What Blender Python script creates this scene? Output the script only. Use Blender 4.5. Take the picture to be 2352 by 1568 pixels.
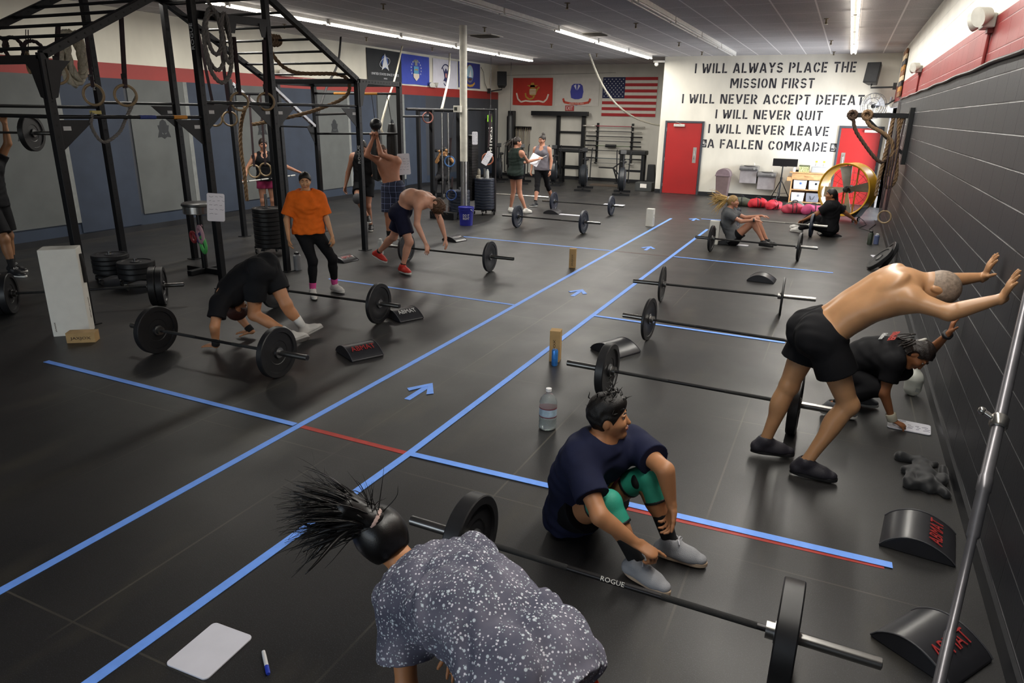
import bpy, math, random
import numpy as np
from mathutils import Vector, Matrix
C = bpy.context.scene.collection
for o in list(bpy.data.objects): bpy.data.objects.remove(o)
sc = bpy.context.scene
PI = math.pi

# ------------------------------------------------------------ camera, world, exposure
cam = bpy.data.objects.new('camera', bpy.data.cameras.new('camera')); C.objects.link(cam)
cam.data.lens = 24.43; cam.data.sensor_width = 36; cam.data.clip_start = 0.05; cam.data.clip_end = 200
_r, _u, _f = Vector((0.907,0.421,0.017)), Vector((-0.146,0.277,0.95)), Vector((-0.395,0.864,-0.312))
_r.normalize(); _f = (_f - _r * _f.dot(_r)).normalized(); _u = _r.cross(_f)
cam.matrix_world = Matrix(((_r.x, _u.x, -_f.x, 0), (_r.y, _u.y, -_f.y, 0), (_r.z, _u.z, -_f.z, 2.22), (0, 0, 0, 1)))
sc.camera = cam
sc.view_settings.view_transform = 'Standard'; sc.view_settings.look = 'None'
sc.view_settings.gamma = 1; sc.view_settings.use_curve_mapping = False
sc.view_settings.exposure = 0.0
w = bpy.data.worlds.new('sky'); sc.world = w; w.use_nodes = True
_bg = w.node_tree.nodes['Background']; _sky = w.node_tree.nodes.new('ShaderNodeTexSky')
_sky.sky_type = 'NISHITA'; _sky.sun_elevation = 0.9; _sky.sun_rotation = 2.0; _sky.sun_disc = False
w.node_tree.links.new(_sky.outputs[0], _bg.inputs[0]); _bg.inputs[1].default_value = 0.35

def area(name, loc, sx, sy, energy, color=(1, 1, 1), rot=(0, 0, 0)):
    l = bpy.data.lights.new(name, 'AREA'); l.shape = 'RECTANGLE'; l.size = sx; l.size_y = sy; l.energy = energy; l.color = color
    o = bpy.data.objects.new(name, l); C.objects.link(o); o.location = loc; o.rotation_euler = rot
    return o
CEIL, LX, RX, TY, RY, BY = 3.84, -11.8, 0.95, 21.4, 24.2, -5.0   # ceiling, left wall, right wall, lettered wall, rear wall, wall behind
# the fluorescent strips: an area light under each lit run of tubes; the near, unseen end of the first is assumed
STRIPS = [(-0.17, 0.8, 20.3, 24), (-5.4, 12.4, 20.9, 36), (-9.2, 7.2, 21.2, 34)]
for _x, _a, _b, _e in STRIPS:
    area('tube_light', (_x, (_a + _b) / 2, 3.72), 0.10, _b - _a, _e * (_b - _a), (1.0, 0.96, 0.88))
# daylight through the open roll-up door in the right wall, and assumed daylight through an unseen opening added behind the camera
area('daylight', (1.9, 19.65, 1.3), 2.4, 2.6, 380, (0.90, 0.95, 1.0), (0, PI / 2, 0))
area('assumed_front_daylight', (-5.2, -5.6, 1.6), 8.0, 2.8, 130, (0.95, 0.97, 1.0), (PI / 2, 0, 0))

# ------------------------------------------------------------ materials
def lin(h):
    h = h.lstrip('#'); o = []
    for i in (0, 2, 4):
        c = int(h[i:i + 2], 16) / 255; o.append(c / 12.92 if c <= 0.04045 else ((c + 0.055) / 1.055) ** 2.4)
    return o
MATS = {}
def M(name, hx='808080', rough=0.6, metal=0.0, spec=0.5, var=0.12, vs=9.0, bump=0.0, bs=60.0, emit=0.0, trans=0.0, sss=0.0, coat=0.0, sheen=0.0, ior=1.45):
    """a principled material whose colour drifts a little with a noise texture, with an optional bump"""
    if name in MATS: return MATS[name]
    m = bpy.data.materials.new(name); m.use_nodes = True; MATS[name] = m
    n = m.node_tree.nodes; L = m.node_tree.links; b = n['Principled BSDF']
    c = lin(hx); b.inputs['Base Color'].default_value = (*c, 1)
    b.inputs['Roughness'].default_value = rough; b.inputs['Metallic'].default_value = metal
    b.inputs['Specular IOR Level'].default_value = spec; b.inputs['IOR'].default_value = ior
    if trans: b.inputs['Transmission Weight'].default_value = trans
    if coat: b.inputs['Coat Weight'].default_value = coat
    if sheen: b.inputs['Sheen Weight'].default_value = sheen
    if sss:
        b.inputs['Subsurface Weight'].default_value = sss; b.inputs['Subsurface Radius'].default_value = (0.02, 0.008, 0.005)
    tc = n.new('ShaderNodeTexCoord')
    if var:
        t = n.new('ShaderNodeTexNoise'); t.inputs['Scale'].default_value = vs; t.inputs['Detail'].default_value = 4
        r = n.new('ShaderNodeMapRange'); r.inputs[1].default_value = 0.3; r.inputs[2].default_value = 0.7
        r.inputs[3].default_value = 1 - var; r.inputs[4].default_value = 1 + var
        x = n.new('ShaderNodeVectorMath'); x.operation = 'SCALE'; x.inputs[0].default_value = c
        L.new(tc.outputs['Object'], t.inputs['Vector']); L.new(t.outputs[0], r.inputs[0]); L.new(r.outputs[0], x.inputs['Scale'])
        L.new(x.outputs[0], b.inputs['Base Color'])
    if bump:
        t2 = n.new('ShaderNodeTexNoise'); t2.inputs['Scale'].default_value = bs; t2.inputs['Detail'].default_value = 3
        bp = n.new('ShaderNodeBump'); bp.inputs['Strength'].default_value = bump; bp.inputs['Distance'].default_value = 0.01
        L.new(tc.outputs['Object'], t2.inputs['Vector']); L.new(t2.outputs[0], bp.inputs['Height']); L.new(bp.outputs[0], b.inputs['Normal'])
    if emit:
        b.inputs['Emission Color'].default_value = (*c, 1); b.inputs['Emission Strength'].default_value = emit
    return m
def nodes_of(m): return m.node_tree.nodes, m.node_tree.links, m.node_tree.nodes['Principled BSDF']

# ------------------------------------------------------------ mesh building
def V(*a): return Vector(a if len(a) > 1 else a[0])
def frame(d, up=(0, 0, 1)):
    d = Vector(d).normalized(); u = Vector(up)
    if abs(d.dot(u.normalized())) > 0.98: u = Vector((1, 0, 0)) if abs(d.x) < 0.9 else Vector((0, 1, 0))
    x = u.cross(d).normalized(); y = d.cross(x)
    return Matrix((x, y, d)).transposed()          # columns: across, up, along
def RZ(a): return Matrix.Rotation(a, 3, 'Z')
class MB:
    def __init__(s): s.v = []; s.f = []; s.m = []
    def add(s, vs, fs, mi=0):
        o = len(s.v); s.v += [tuple(p) for p in vs]; s.f += [tuple(i + o for i in f) for f in fs]; s.m += [mi] * len(fs); return s
    def box(s, c, d, R=None, mi=0):
        R = R or Matrix.Identity(3); c = Vector(c)
        vs = [c + R @ Vector((sx * d[0] / 2, sy * d[1] / 2, sz * d[2] / 2)) for sz in (-1, 1) for sx, sy in ((-1, -1), (1, -1), (1, 1), (-1, 1))]
        return s.add(vs, [(3, 2, 1, 0), (4, 5, 6, 7), (0, 1, 5, 4), (1, 2, 6, 5), (2, 3, 7, 6), (3, 0, 4, 7)], mi)
    def bx(s, a, b, mi=0): return s.box([(a[i] + b[i]) / 2 for i in range(3)], [abs(b[i] - a[i]) for i in range(3)], None, mi)
    def beam(s, a, b, w, h, up=(0, 0, 1), mi=0):
        a, b = Vector(a), Vector(b); return s.box((a + b) / 2, (w, h, (b - a).length), frame(b - a, up), mi)
    def tube(s, pts, r, n=8, closed=False, mi=0):
        P = [Vector(p) for p in pts]; k = len(P); rs = r if isinstance(r, (list, tuple)) else [r] * k
        vs = []; R = None
        for i in range(k):
            a = P[i - 1] if (i or closed) else P[0]; b = P[(i + 1) % k] if (i < k - 1 or closed) else P[-1]
            d = (b - a).normalized()
            if R is None: R = frame(d)
            else:
                x = R.col[0] - d * R.col[0].dot(d)
                x = x.normalized() if x.length > 1e-5 else frame(d).col[0].copy()
                R = Matrix((x, d.cross(x), d)).transposed()
            for j in range(n):
                t = 2 * PI * j / n; vs.append(P[i] + R @ Vector((math.cos(t) * rs[i], math.sin(t) * rs[i], 0)))
        fs = []
        for i in range(k if closed else k - 1):
            i2 = (i + 1) % k
            for j in range(n): fs.append((i * n + j, i * n + (j + 1) % n, i2 * n + (j + 1) % n, i2 * n + j))
        if not closed: fs += [tuple(range(n))[::-1], tuple((k - 1) * n + j for j in range(n))]
        return s.add(vs, fs, mi)
    def cyl(s, a, b, r, n=20, r2=None, mi=0): return s.tube([a, b], [r, r if r2 is None else r2], n, False, mi)
    def lathe(s, prof, o=(0, 0, 0), ax=(0, 0, 1), n=28, mi=0):
        R = frame(ax); o = Vector(o); vs = []; k = len(prof)
        for r, h in prof:
            for j in range(n):
                t = 2 * PI * j / n; vs.append(o + R @ Vector((math.cos(t) * r, math.sin(t) * r, h)))
        fs = [(i * n + j, i * n + (j + 1) % n, (i + 1) * n + (j + 1) % n, (i + 1) * n + j) for i in range(k - 1) for j in range(n)]
        if prof[0][0] > 1e-4 and prof[0] != prof[-1]: fs.append(tuple(range(n))[::-1])
        if prof[-1][0] > 1e-4 and prof[0] != prof[-1]: fs.append(tuple((k - 1) * n + j for j in range(n)))
        return s.add(vs, fs, mi)
    def torus(s, c, ax, R, r, n=32, m=10, mi=0):
        F = frame(ax); c = Vector(c)
        return s.tube([c + F @ Vector((math.cos(2 * PI * i / n) * R, math.sin(2 * PI * i / n) * R, 0)) for i in range(n)], r, m, True, mi)
    def ell(s, c, r, R=None, n=16, m=10, mi=0):
        R = R or Matrix.Identity(3); c = Vector(c); vs = []
        for i in range(m + 1):
            p = PI * i / m
            for j in range(n):
                t = 2 * PI * j / n; vs.append(c + R @ Vector((r[0] * math.sin(p) * math.cos(t), r[1] * math.sin(p) * math.sin(t), -r[2] * math.cos(p))))
        return s.add(vs, [(i * n + j, i * n + (j + 1) % n, (i + 1) * n + (j + 1) % n, (i + 1) * n + j) for i in range(m) for j in range(n)], mi)
    def prism(s, poly, o, ux, uy, dep, mi=0):
        o, ux, uy, dep = Vector(o), Vector(ux), Vector(uy), Vector(dep); k = len(poly)
        if ux.cross(uy).dot(dep) < 0: poly = poly[::-1]
        a = [o + ux * p[0] + uy * p[1] for p in poly]
        return s.add(a + [p + dep for p in a], [tuple(range(k))[::-1], tuple(range(k, 2 * k))] + [(i, (i + 1) % k, (i + 1) % k + k, i + k) for i in range(k)], mi)
    def sheet(s, fn, nu, nv, thick=None, mi=0):
        """a surface fn(u, v) in 0..1; with thick (a vector) it gets a back and sides"""
        g = [[Vector(fn(i / nu, j / nv)) for j in range(nv + 1)] for i in range(nu + 1)]; W = nv + 1
        vs = [p for r in g for p in r]; N = len(vs)
        fs = [(i * W + j, (i + 1) * W + j, (i + 1) * W + j + 1, i * W + j + 1) for i in range(nu) for j in range(nv)]
        if thick is not None:
            t = Vector(thick); vs += [p - t for p in vs[:N]]; fs += [tuple(x + N for x in f)[::-1] for f in fs[:]]
            ring = [i * W for i in range(nu + 1)] + [nu * W + j for j in range(1, nv + 1)] + [i * W + nv for i in range(nu - 1, -1, -1)] + [j for j in range(nv - 1, 0, -1)]
            fs += [(ring[(i + 1) % len(ring)], ring[i], ring[i] + N, ring[(i + 1) % len(ring)] + N) for i in range(len(ring))]
        return s.add(vs, fs, mi)
    def build(s, name, mat, parent=None, smooth=0, bevel=0, world=False):
        """smooth: sharp-edge angle in degrees (0 = flat). world: the coordinates are world ones, else they are local to the parent"""
        me = bpy.data.meshes.new(name); me.from_pydata(s.v, [], s.f); me.update()
        mats = mat if isinstance(mat, (list, tuple)) else [mat]
        for m in mats: me.materials.append(m)
        if len(mats) > 1: me.polygons.foreach_set('material_index', s.m)
        return link(name, me, parent, smooth, bevel, world)
def link(name, me, parent=None, smooth=0, bevel=0, world=False):
    if smooth:
        me.shade_smooth()
        if smooth < 180: me.set_sharp_from_angle(angle=math.radians(smooth))
    o = bpy.data.objects.new(name, me); C.objects.link(o)
    if parent is not None:
        o.parent = parent
        if world: o.matrix_parent_inverse = Matrix.Translation(-base_of(parent))
    if bevel:
        b = o.modifiers.new('bevel', 'BEVEL'); b.width = bevel; b.segments = 2; b.limit_method = 'ANGLE'; b.angle_limit = 0.7
    return o
def base_of(o):
    if o.type != 'EMPTY': return Vector((0, 0, 0))       # a part built in world coordinates already carries its root's offset
    return Vector(o.location)
def tag(o, label=None, cat=None, group=None, kind=None):
    if label: o['label'] = label
    if cat: o['category'] = cat
    if group: o['group'] = group
    if kind: o['kind'] = kind
    return o
def thing(name, label, cat, loc=(0, 0, 0), rz=0, group=None):
    o = bpy.data.objects.new(name, None); C.objects.link(o); o.empty_display_size = 0.1
    o.location = loc; o.rotation_euler = (0, 0, rz)
    return tag(o, label, cat, group)
def dup(root, loc, rz=0, label=None, group=None):
    r = root.copy(); C.objects.link(r); r.location = loc; r.rotation_euler = (0, 0, rz)
    if label: r['label'] = label
    if group: r['group'] = group
    for ch in list(root.children):
        c = ch.copy(); C.objects.link(c); c.parent = r
        for g in ch.children:
            d = g.copy(); C.objects.link(d); d.parent = c
    return r
def solo(name, mb, mat, label, cat, loc=(0, 0, 0), rz=0, group=None, smooth=0, bevel=0):
    o = mb.build(name, mat, None, smooth, bevel); o.location = loc; o.rotation_euler = (0, 0, rz)
    return tag(o, label, cat, group)
def structure(name, mb, mat, parent=None, smooth=0, bevel=0):
    return tag(mb.build(name, mat, parent, smooth, bevel), kind='structure')

# lettering: the built-in font as a thin mesh laid on a surface (ux along the line, uy up the letters)
_TX = {}
def text_geo(t, ext=0.0):
    if (t, ext) not in _TX:
        cu = bpy.data.curves.new('t', 'FONT'); cu.body = t; cu.align_x = 'CENTER'; cu.align_y = 'CENTER'; cu.extrude = ext; cu.resolution_u = 2
        o = bpy.data.objects.new('t', cu); C.objects.link(o)
        bpy.context.view_layer.update()
        me = bpy.data.meshes.new_from_object(o.evaluated_get(bpy.context.evaluated_depsgraph_get()))
        _TX[(t, ext)] = ([v.co.copy() for v in me.vertices], [tuple(p.vertices) for p in me.polygons])
        bpy.data.objects.remove(o); bpy.data.curves.remove(cu); bpy.data.meshes.remove(me)
    return _TX[(t, ext)]
def text(mb, t, o, ux, uy, size, width=None, mi=0):
    """write t centred on o; size is the letters' height, width squeezes the line to that length"""
    vs, fs = text_geo(t, 0.004); o = Vector(o); ux, uy = Vector(ux).normalized(), Vector(uy).normalized(); n = ux.cross(uy)
    xs = [v.x for v in vs]; ys = [v.y for v in vs]; w = max(xs) - min(xs); h = max(ys) - min(ys)
    sy = size / h; sx = (width / w) if width else sy; cx = (max(xs) + min(xs)) / 2; cy = (max(ys) + min(ys)) / 2
    return mb.add([o + ux * ((v.x - cx) * sx) + uy * ((v.y - cy) * sy) + n * (v.z * 0.4) for v in vs], fs, mi)


# ------------------------------------------------------------ blended solids (one continuous skin) for people, clothing, shoes, bags
A3 = lambda p: np.array(p, dtype=np.float64)
def unit(v): v = A3(v); return v / (np.linalg.norm(v) + 1e-12)
class Blend:
    def __init__(s): s.ops = []
    def cone(s, a, b, rad, k=0.03, side=None, fl=1.0, flat=False, sub=False):
        """tapered limb from a to b; rad is (r0, r1) or [(t, r), ...]; fl < 1 flattens it across 'side'; flat cuts it square at b"""
        a, b = A3(a), A3(b)
        prof = [(0, rad[0]), (1, rad[1])] if not isinstance(rad[0], (tuple, list)) else list(rad)
        s.ops.append(('cone', a, b, prof, k, None if side is None else A3(side), fl, flat, sub)); return s
    def ell(s, c, r, k=0.03, R=None, sub=False): s.ops.append(('ell', A3(c), A3(r), k, np.eye(3) if R is None else np.array(R, dtype=float), sub)); return s
    def cut(s, c, n): s.ops.append(('cut', A3(c), unit(n))); return s
    def wave(s, amp, freq, d, seed=0): s.ops.append(('wave', amp, freq, unit(d), seed)); return s
    def mesh(s, vox):
        lo, hi = A3([1e9] * 3), A3([-1e9] * 3)
        for o in s.ops:
            if o[0] == 'cone' and not o[8]:
                m = max(r for t, r in o[3])
                for p in (o[1], o[2]): lo = np.minimum(lo, p - m); hi = np.maximum(hi, p + m)
            elif o[0] == 'ell' and not o[5]:
                e = np.abs(o[4]) @ o[2]; lo = np.minimum(lo, o[1] - e); hi = np.maximum(hi, o[1] + e)
        lo -= 4 * vox + 0.02; hi += 4 * vox + 0.02
        n = np.ceil((hi - lo) / vox).astype(int) + 1
        D = np.full(n, 9.0, dtype=np.float32)
        ax = [(lo[i] + vox * np.arange(n[i])).astype(np.float32) for i in range(3)]
        def local(l, h):
            i0 = np.maximum(((l - lo) / vox).astype(int), 0); i1 = np.minimum(((h - lo) / vox).astype(int) + 2, n)
            return i0, i1, [ax[i][i0[i]:i1[i]].reshape([-1 if j == i else 1 for j in range(3)]) for i in range(3)]
        for o in s.ops:
            if o[0] == 'cone':
                _, a, b, prof, k, side, fl, flat, sub = o
                m = max(r for t, r in prof) + k + 3 * vox
                i0, i1, (X, Y, Z) = local(np.minimum(a, b) - m, np.maximum(a, b) + m)
                if (i1 <= i0).any(): continue
                ba = b - a; l2 = ba @ ba
                T = ((X - a[0]) * ba[0] + (Y - a[1]) * ba[1] + (Z - a[2]) * ba[2]) / l2
                Tc = np.clip(T, 0, 1) if not flat else np.clip(T, 0, 1.6)
                r = np.interp(Tc, [t for t, _ in prof], [q for _, q in prof])
                if flat: r = r + np.maximum(Tc - 1, 0) * (prof[-1][1] - prof[-2][1]) / max(prof[-1][0] - prof[-2][0], 1e-3)
                qx, qy, qz = X - a[0] - Tc * ba[0], Y - a[1] - Tc * ba[1], Z - a[2] - Tc * ba[2]
                q2 = qx * qx + qy * qy + qz * qz
                if fl != 1.0:
                    w = np.cross(unit(ba), unit(side - unit(ba) * (side @ unit(ba))))
                    dw = qx * w[0] + qy * w[1] + qz * w[2]; q2 = q2 + dw * dw * (1 / fl ** 2 - 1)
                d = np.sqrt(q2) - r
                if fl < 1: d = d * (fl + (1 - fl) * 0.35)
                if flat: d = np.maximum(d, (T - 1) * math.sqrt(l2))
            elif o[0] == 'ell':
                _, c, rr, k, R, sub = o
                e = np.abs(R) @ rr + k + 3 * vox
                i0, i1, (X, Y, Z) = local(c - e, c + e)
                if (i1 <= i0).any(): continue
                k0 = 0; k1 = 0
                for j in range(3):
                    q = (X - c[0]) * R[0, j] + (Y - c[1]) * R[1, j] + (Z - c[2]) * R[2, j]
                    k0 = k0 + (q / rr[j]) ** 2; k1 = k1 + (q / rr[j] ** 2) ** 2
                k0 = np.sqrt(k0); d = k0 * (k0 - 1) / (np.sqrt(k1) + 1e-6)
            elif o[0] == 'cut':
                _, c, nn = o
                D = np.maximum(D, ((ax[0] - c[0]) * nn[0])[:, None, None] + ((ax[1] - c[1]) * nn[1])[None, :, None] + ((ax[2] - c[2]) * nn[2])[None, None, :]).astype(np.float32); continue
            else:
                _, amp, fr, dd, seed = o
                g = np.random.RandomState(seed); m = np.abs(D) < 3 * vox + 2 * amp; ii = np.argwhere(m); P = lo + ii * vox; v = 0
                for q in range(4):
                    h = unit(dd + g.normal(0, 0.8, 3)); v = v + np.sin(P @ h * fr * (0.35 + 0.35 * q) + g.rand() * 6 + 1.3 * np.sin(P @ unit(g.normal(0, 1, 3)) * fr * 0.6))
                D[m] += (amp * v / 2.2).astype(np.float32); continue
            d = d.astype(np.float32); sl = tuple(slice(i0[i], i1[i]) for i in range(3)); cur = D[sl]
            if sub:
                h = np.maximum(k - np.abs(-d - cur), 0) / max(k, 1e-6); D[sl] = np.maximum(cur, -d) + h * h * k / 4
            else:
                h = np.maximum(k - np.abs(d - cur), 0) / max(k, 1e-6); D[sl] = np.minimum(cur, d) - h * h * k / 4
        return nets(D, lo, vox)
    def build(s, name, mat, parent, vox, smooth=180):
        v, f = s.mesh(vox); me = bpy.data.meshes.new(name)
        me.vertices.add(len(v)); me.vertices.foreach_set('co', v.astype(np.float32).ravel())
        me.loops.add(len(f) * 4); me.loops.foreach_set('vertex_index', f.ravel().astype(np.int32))
        me.polygons.add(len(f)); me.polygons.foreach_set('loop_start', np.arange(0, len(f) * 4, 4, dtype=np.int32))
        me.update(calc_edges=True); me.validate(); me.materials.append(mat)
        return link(name, me, parent, smooth, 0, True)
def nets(D, lo, vox):
    S = D < 0; n = np.array(D.shape) - 1
    cnt = np.zeros(n, dtype=np.int8); cs = [(i, j, k) for i in (0, 1) for j in (0, 1) for k in (0, 1)]
    for i, j, k in cs: cnt += S[i:i + n[0], j:j + n[1], k:k + n[2]]
    act = (cnt > 0) & (cnt < 8); ids = np.argwhere(act); idx = np.full(n, -1, dtype=np.int64); idx[act] = np.arange(len(ids))
    val = np.stack([D[ids[:, 0] + i, ids[:, 1] + j, ids[:, 2] + k] for i, j, k in cs], 1).astype(np.float64)
    acc = np.zeros((len(ids), 3)); num = np.zeros(len(ids))
    for a in range(8):
        for b in range(a + 1, 8):
            if sum(abs(cs[a][q] - cs[b][q]) for q in range(3)) != 1: continue
            x = (val[:, a] < 0) != (val[:, b] < 0); t = np.where(x, val[:, a] / np.where(x, val[:, a] - val[:, b], 1), 0)
            acc += (A3(cs[a]) + t[:, None] * (A3(cs[b]) - A3(cs[a]))) * x[:, None]; num += x
    v = lo + (ids + acc / num[:, None]) * vox; F = []
    for ax in range(3):
        o1, o2 = [(1, 2), (2, 0), (0, 1)][ax]
        A = S[:-1, :-1, :-1]; sh = [slice(0, n[q]) for q in range(3)]; sh[ax] = slice(1, n[ax] + 1); B = S[tuple(sh)]
        e = np.argwhere(A != B); e = e[(e[:, o1] > 0) & (e[:, o2] > 0)]
        ins = A[e[:, 0], e[:, 1], e[:, 2]]
        def cell(d1, d2):
            c = e.copy(); c[:, o1] -= d1; c[:, o2] -= d2; return idx[c[:, 0], c[:, 1], c[:, 2]]
        q = np.stack([cell(1, 1), cell(0, 1), cell(0, 0), cell(1, 0)], 1)
        q[~ins] = q[~ins][:, ::-1]; F.append(q[(q >= 0).all(1)])
    return v, np.concatenate(F)

# ------------------------------------------------------------ people
class Body:
    """joints are world points; s is size (1 = 1.76 m), g is girth"""
    def __init__(b, J, s=1.0, g=1.0, fem=False, vox=0.009):
        b.J = {k: A3(v) for k, v in J.items()}; b.s = s; b.g = g; b.fem = fem; b.vox = vox; J = b.J
        b.P = (J['HL'] + J['HR']) / 2; b.side = unit(J['HL'] - J['HR'])
        b.S = (J['SL'] + J['SR']) / 2; b.ss = unit(J['SL'] - J['SR'])
        b.N = J['N']; b.up0 = unit(J.get('W', b.N) - b.P)
        W = J.get('W', b.P + (b.N - b.P) * 0.40); b.W = W
        b.C = J.get('C', W + (b.N - W) * 0.5)
        b.up1 = unit(b.N - b.C); b.f0 = unit(np.cross(b.side, unit(W - b.P))); b.f1 = unit(np.cross(b.ss, unit(b.N - W)))
        b.hu = unit(J['T'] - J['H']) if 'T' in J else unit(J['H'] - b.N)   # up axis of the head
        fd = unit(J['F']); b.fd = unit(fd - b.hu * (fd @ b.hu)); b.hs = np.cross(b.hu, b.fd)
    def torso(b, B, o=0.0, k=0.05, muscle=True):
        s, g = b.s, b.g; u0 = unit(b.W - b.P); u1 = unit(b.N - b.W); wd = 0.94 if b.fem else 1.0
        R0 = np.stack([b.side, b.f0, u0], 1); R1 = np.stack([b.ss, b.f1, u1], 1)
        B.ell(b.P + u0 * 0.03 * s, A3([0.158 * g * (1.06 if b.fem else 1), 0.112 * g, 0.115]) * s + o, k, R0)
        B.cone(b.P + u0 * 0.02 * s, b.W, ((0.15 * g) * s + o, 0.137 * g * wd * s + o), k, b.side, 0.72)
        B.cone(b.W, b.C, (0.137 * g * wd * s + o, 0.152 * g * wd * s + o), k, b.ss, 0.74)
        B.ell(b.C + u1 * 0.03 * s, A3([0.158 * g * wd, 0.117 * g, 0.18]) * s + o, k, R1)
        for q, sg in (('L', 1), ('R', -1)):
            S = b.J['S' + q]; m = b.N - u1 * 0.03 * s
            B.cone(m, S - b.ss * sg * 0.02 * s, (0.055 * s * g + o, 0.056 * s * g + o), k)
            B.cone(S - u1 * 0.03 * s - b.ss * sg * 0.03 * s, b.C - u1 * 0.1 * s + b.ss * sg * 0.1 * s * g, (0.062 * s * g + o, 0.05 * s * g + o), k)
            if b.fem: B.ell(b.C + b.f1 * 0.085 * s * g + u1 * 0.01 * s + b.ss * sg * 0.07 * s, A3([0.062, 0.06, 0.062]) * s * g + o, k)
            else: B.ell(b.C + b.f1 * 0.065 * s * g + u1 * 0.075 * s + b.ss * sg * 0.075 * s, A3([0.085, 0.05, 0.065]) * s * g + o, 0.035, R1)
            if muscle and not b.fem:
                B.ell(b.C - b.f1 * 0.072 * s * g + u1 * 0.07 * s + b.ss * sg * 0.085 * s, A3([0.055, 0.034, 0.085]) * s * g + o, 0.025, R1)
                B.cone(b.P + u0 * 0.1 * s - b.f0 * 0.075 * s * g + b.side * sg * 0.04 * s, b.C + b.ss * sg * 0.045 * s - b.f1 * 0.082 * s * g, (0.035 * s + o, 0.036 * s + o), 0.03)
            B.ell(b.J['H' + q] - b.f0 * 0.055 * s - u0 * 0.025 * s - b.side * sg * 0.012 * s, A3([0.088, 0.09, 0.1]) * s * g + o, k, R0)
    def thigh(b, B, q, o=0.0, t=1.0, flat=False, flare=0.0, k=0.04):
        s, g = b.s, b.g; H, K = b.J['H' + q], b.J['K' + q]; e = H + (K - H) * t
        pr = [(0, 0.083), (0.35, 0.08), (0.75, 0.064), (1, 0.052)]; ts = [p[0] for p in pr]; rs = [p[1] for p in pr]
        B.cone(H, e, [(x, float(np.interp(x * t, ts, rs)) * s * g + o + flare * x) for x in (0, 0.3, 0.6, 0.8, 1)], k, None, 1.0, flat)
    def shank(b, B, q, o=0.0, t0=0.0, t1=1.0, flat=False, k=0.03):
        s, g = b.s, b.g; K, A = b.J['K' + q], b.J['A' + q]
        pr = [(0, 0.052), (0.15, 0.05), (0.32, 0.053), (0.65, 0.04), (0.9, 0.033), (1, 0.034)]; ts = [p[0] for p in pr]; rs = [p[1] for p in pr]
        a, e = K + (A - K) * t0, K + (A - K) * t1
        back = unit((b.J['H' + q] - K) - unit(A - K) * ((b.J['H' + q] - K) @ unit(A - K))) * -1
        B.cone(a, e, [(x, float(np.interp(t0 + (t1 - t0) * x, ts, rs)) * s * g + o) for x in (0, 0.2, 0.4, 0.6, 0.8, 1)], k, None, 1.0, flat)
        if t0 < 0.3: B.ell(K + (A - K) * 0.28 + b.calf(q) * 0.022 * s, A3([0.042, 0.042, 0.09]) * s * g + o, 0.03, frame3(A - K))
    def calf(b, q):
        K, A, H = b.J['K' + q], b.J['A' + q], b.J['H' + q]; u = unit(A - K)
        t = b.J['O' + q] - A if 'O' + q in b.J else -(unit(H - K))
        v = -(t - u * (t @ u)); return unit(v) if np.linalg.norm(v) > 0.02 else A3([0, 0, 0])
    def upper(b, B, q, o=0.0, t=1.0, flat=False, flare=0.0, k=0.03):
        s, g = b.s, b.g ** 0.8 * (0.86 if b.fem else 1); S, E = b.J['S' + q], b.J['E' + q]; e = S + (E - S) * t
        pr = [(0, 0.056), (0.25, 0.054), (0.5, 0.05), (0.8, 0.041), (1, 0.04)]; ts = [p[0] for p in pr]; rs = [p[1] for p in pr]
        B.cone(S, e, [(x, float(np.interp(x * t, ts, rs)) * s * g + o + flare * x) for x in (0, 0.3, 0.6, 1)], k, None, 1.0, flat)
    def fore(b, B, q, k=0.025):
        s, g = b.s, b.g ** 0.7 * (0.86 if b.fem else 1); E, Wr = b.J['E' + q], b.J['R' + q]
        B.cone(E, Wr, [(0, 0.041 * s * g), (0.22, 0.043 * s * g), (0.6, 0.034 * s * g), (0.9, 0.026 * s * g), (1, 0.026 * s * g)], k)
    def hand(b, B, q, h):
        """h: d finger direction, n palm normal, curl degrees (or four), spread, thumb"""
        s = b.s * (0.94 if b.fem else 1); Wr = b.J['R' + q]; d = unit(h['d']); n = A3(h['n']); n = unit(n - d * (n @ d)); w = np.cross(d, n) * (1 if q == 'R' else -1)
        # w points to the thumb side
        curl = h.get('curl', 25); curl = [curl] * 4 if not isinstance(curl, (list, tuple)) else curl; sp = h.get('spread', 4); fr = max(0.0085 * s, b.vox * 0.92)
        B.cone(Wr - d * 0.01 * s, Wr + d * 0.078 * s, (0.029 * s, 0.04 * s), 0.012, w, 0.42)
        for i in range(4):
            base = Wr + d * (0.083, 0.089, 0.086, 0.077)[i] * s + w * (0.031, 0.0105, -0.0105, -0.031)[i] * s
            a = math.radians((1.5 - i) * sp); dd = d * math.cos(a) + w * math.sin(a); L = (0.072, 0.08, 0.075, 0.06)[i] * s; p = base - dd * 0.012; c = math.radians(curl[i]) * 0.8
            for j, (f, r) in enumerate(((0.46, 1.05), (0.31, 0.98), (0.25, 0.9))):
                v = dd * math.cos(c) + n * math.sin(c); e = p + v * (L * f + (0.012 if j == 0 else 0)); B.cone(p, e, (fr * r, fr * r * 0.93), 0.005); p = e; c += math.radians(curl[i])
        tb = Wr + d * 0.022 * s + w * 0.024 * s; th = h.get('thumb', 40); t1 = unit(d * math.cos(math.radians(th)) + w * math.sin(math.radians(th)) + n * 0.25)
        m = tb + t1 * 0.042 * s; t2 = unit(t1 + d * 0.35 + n * h.get('tcurl', 0.1)); e = m + t2 * 0.03 * s
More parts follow.
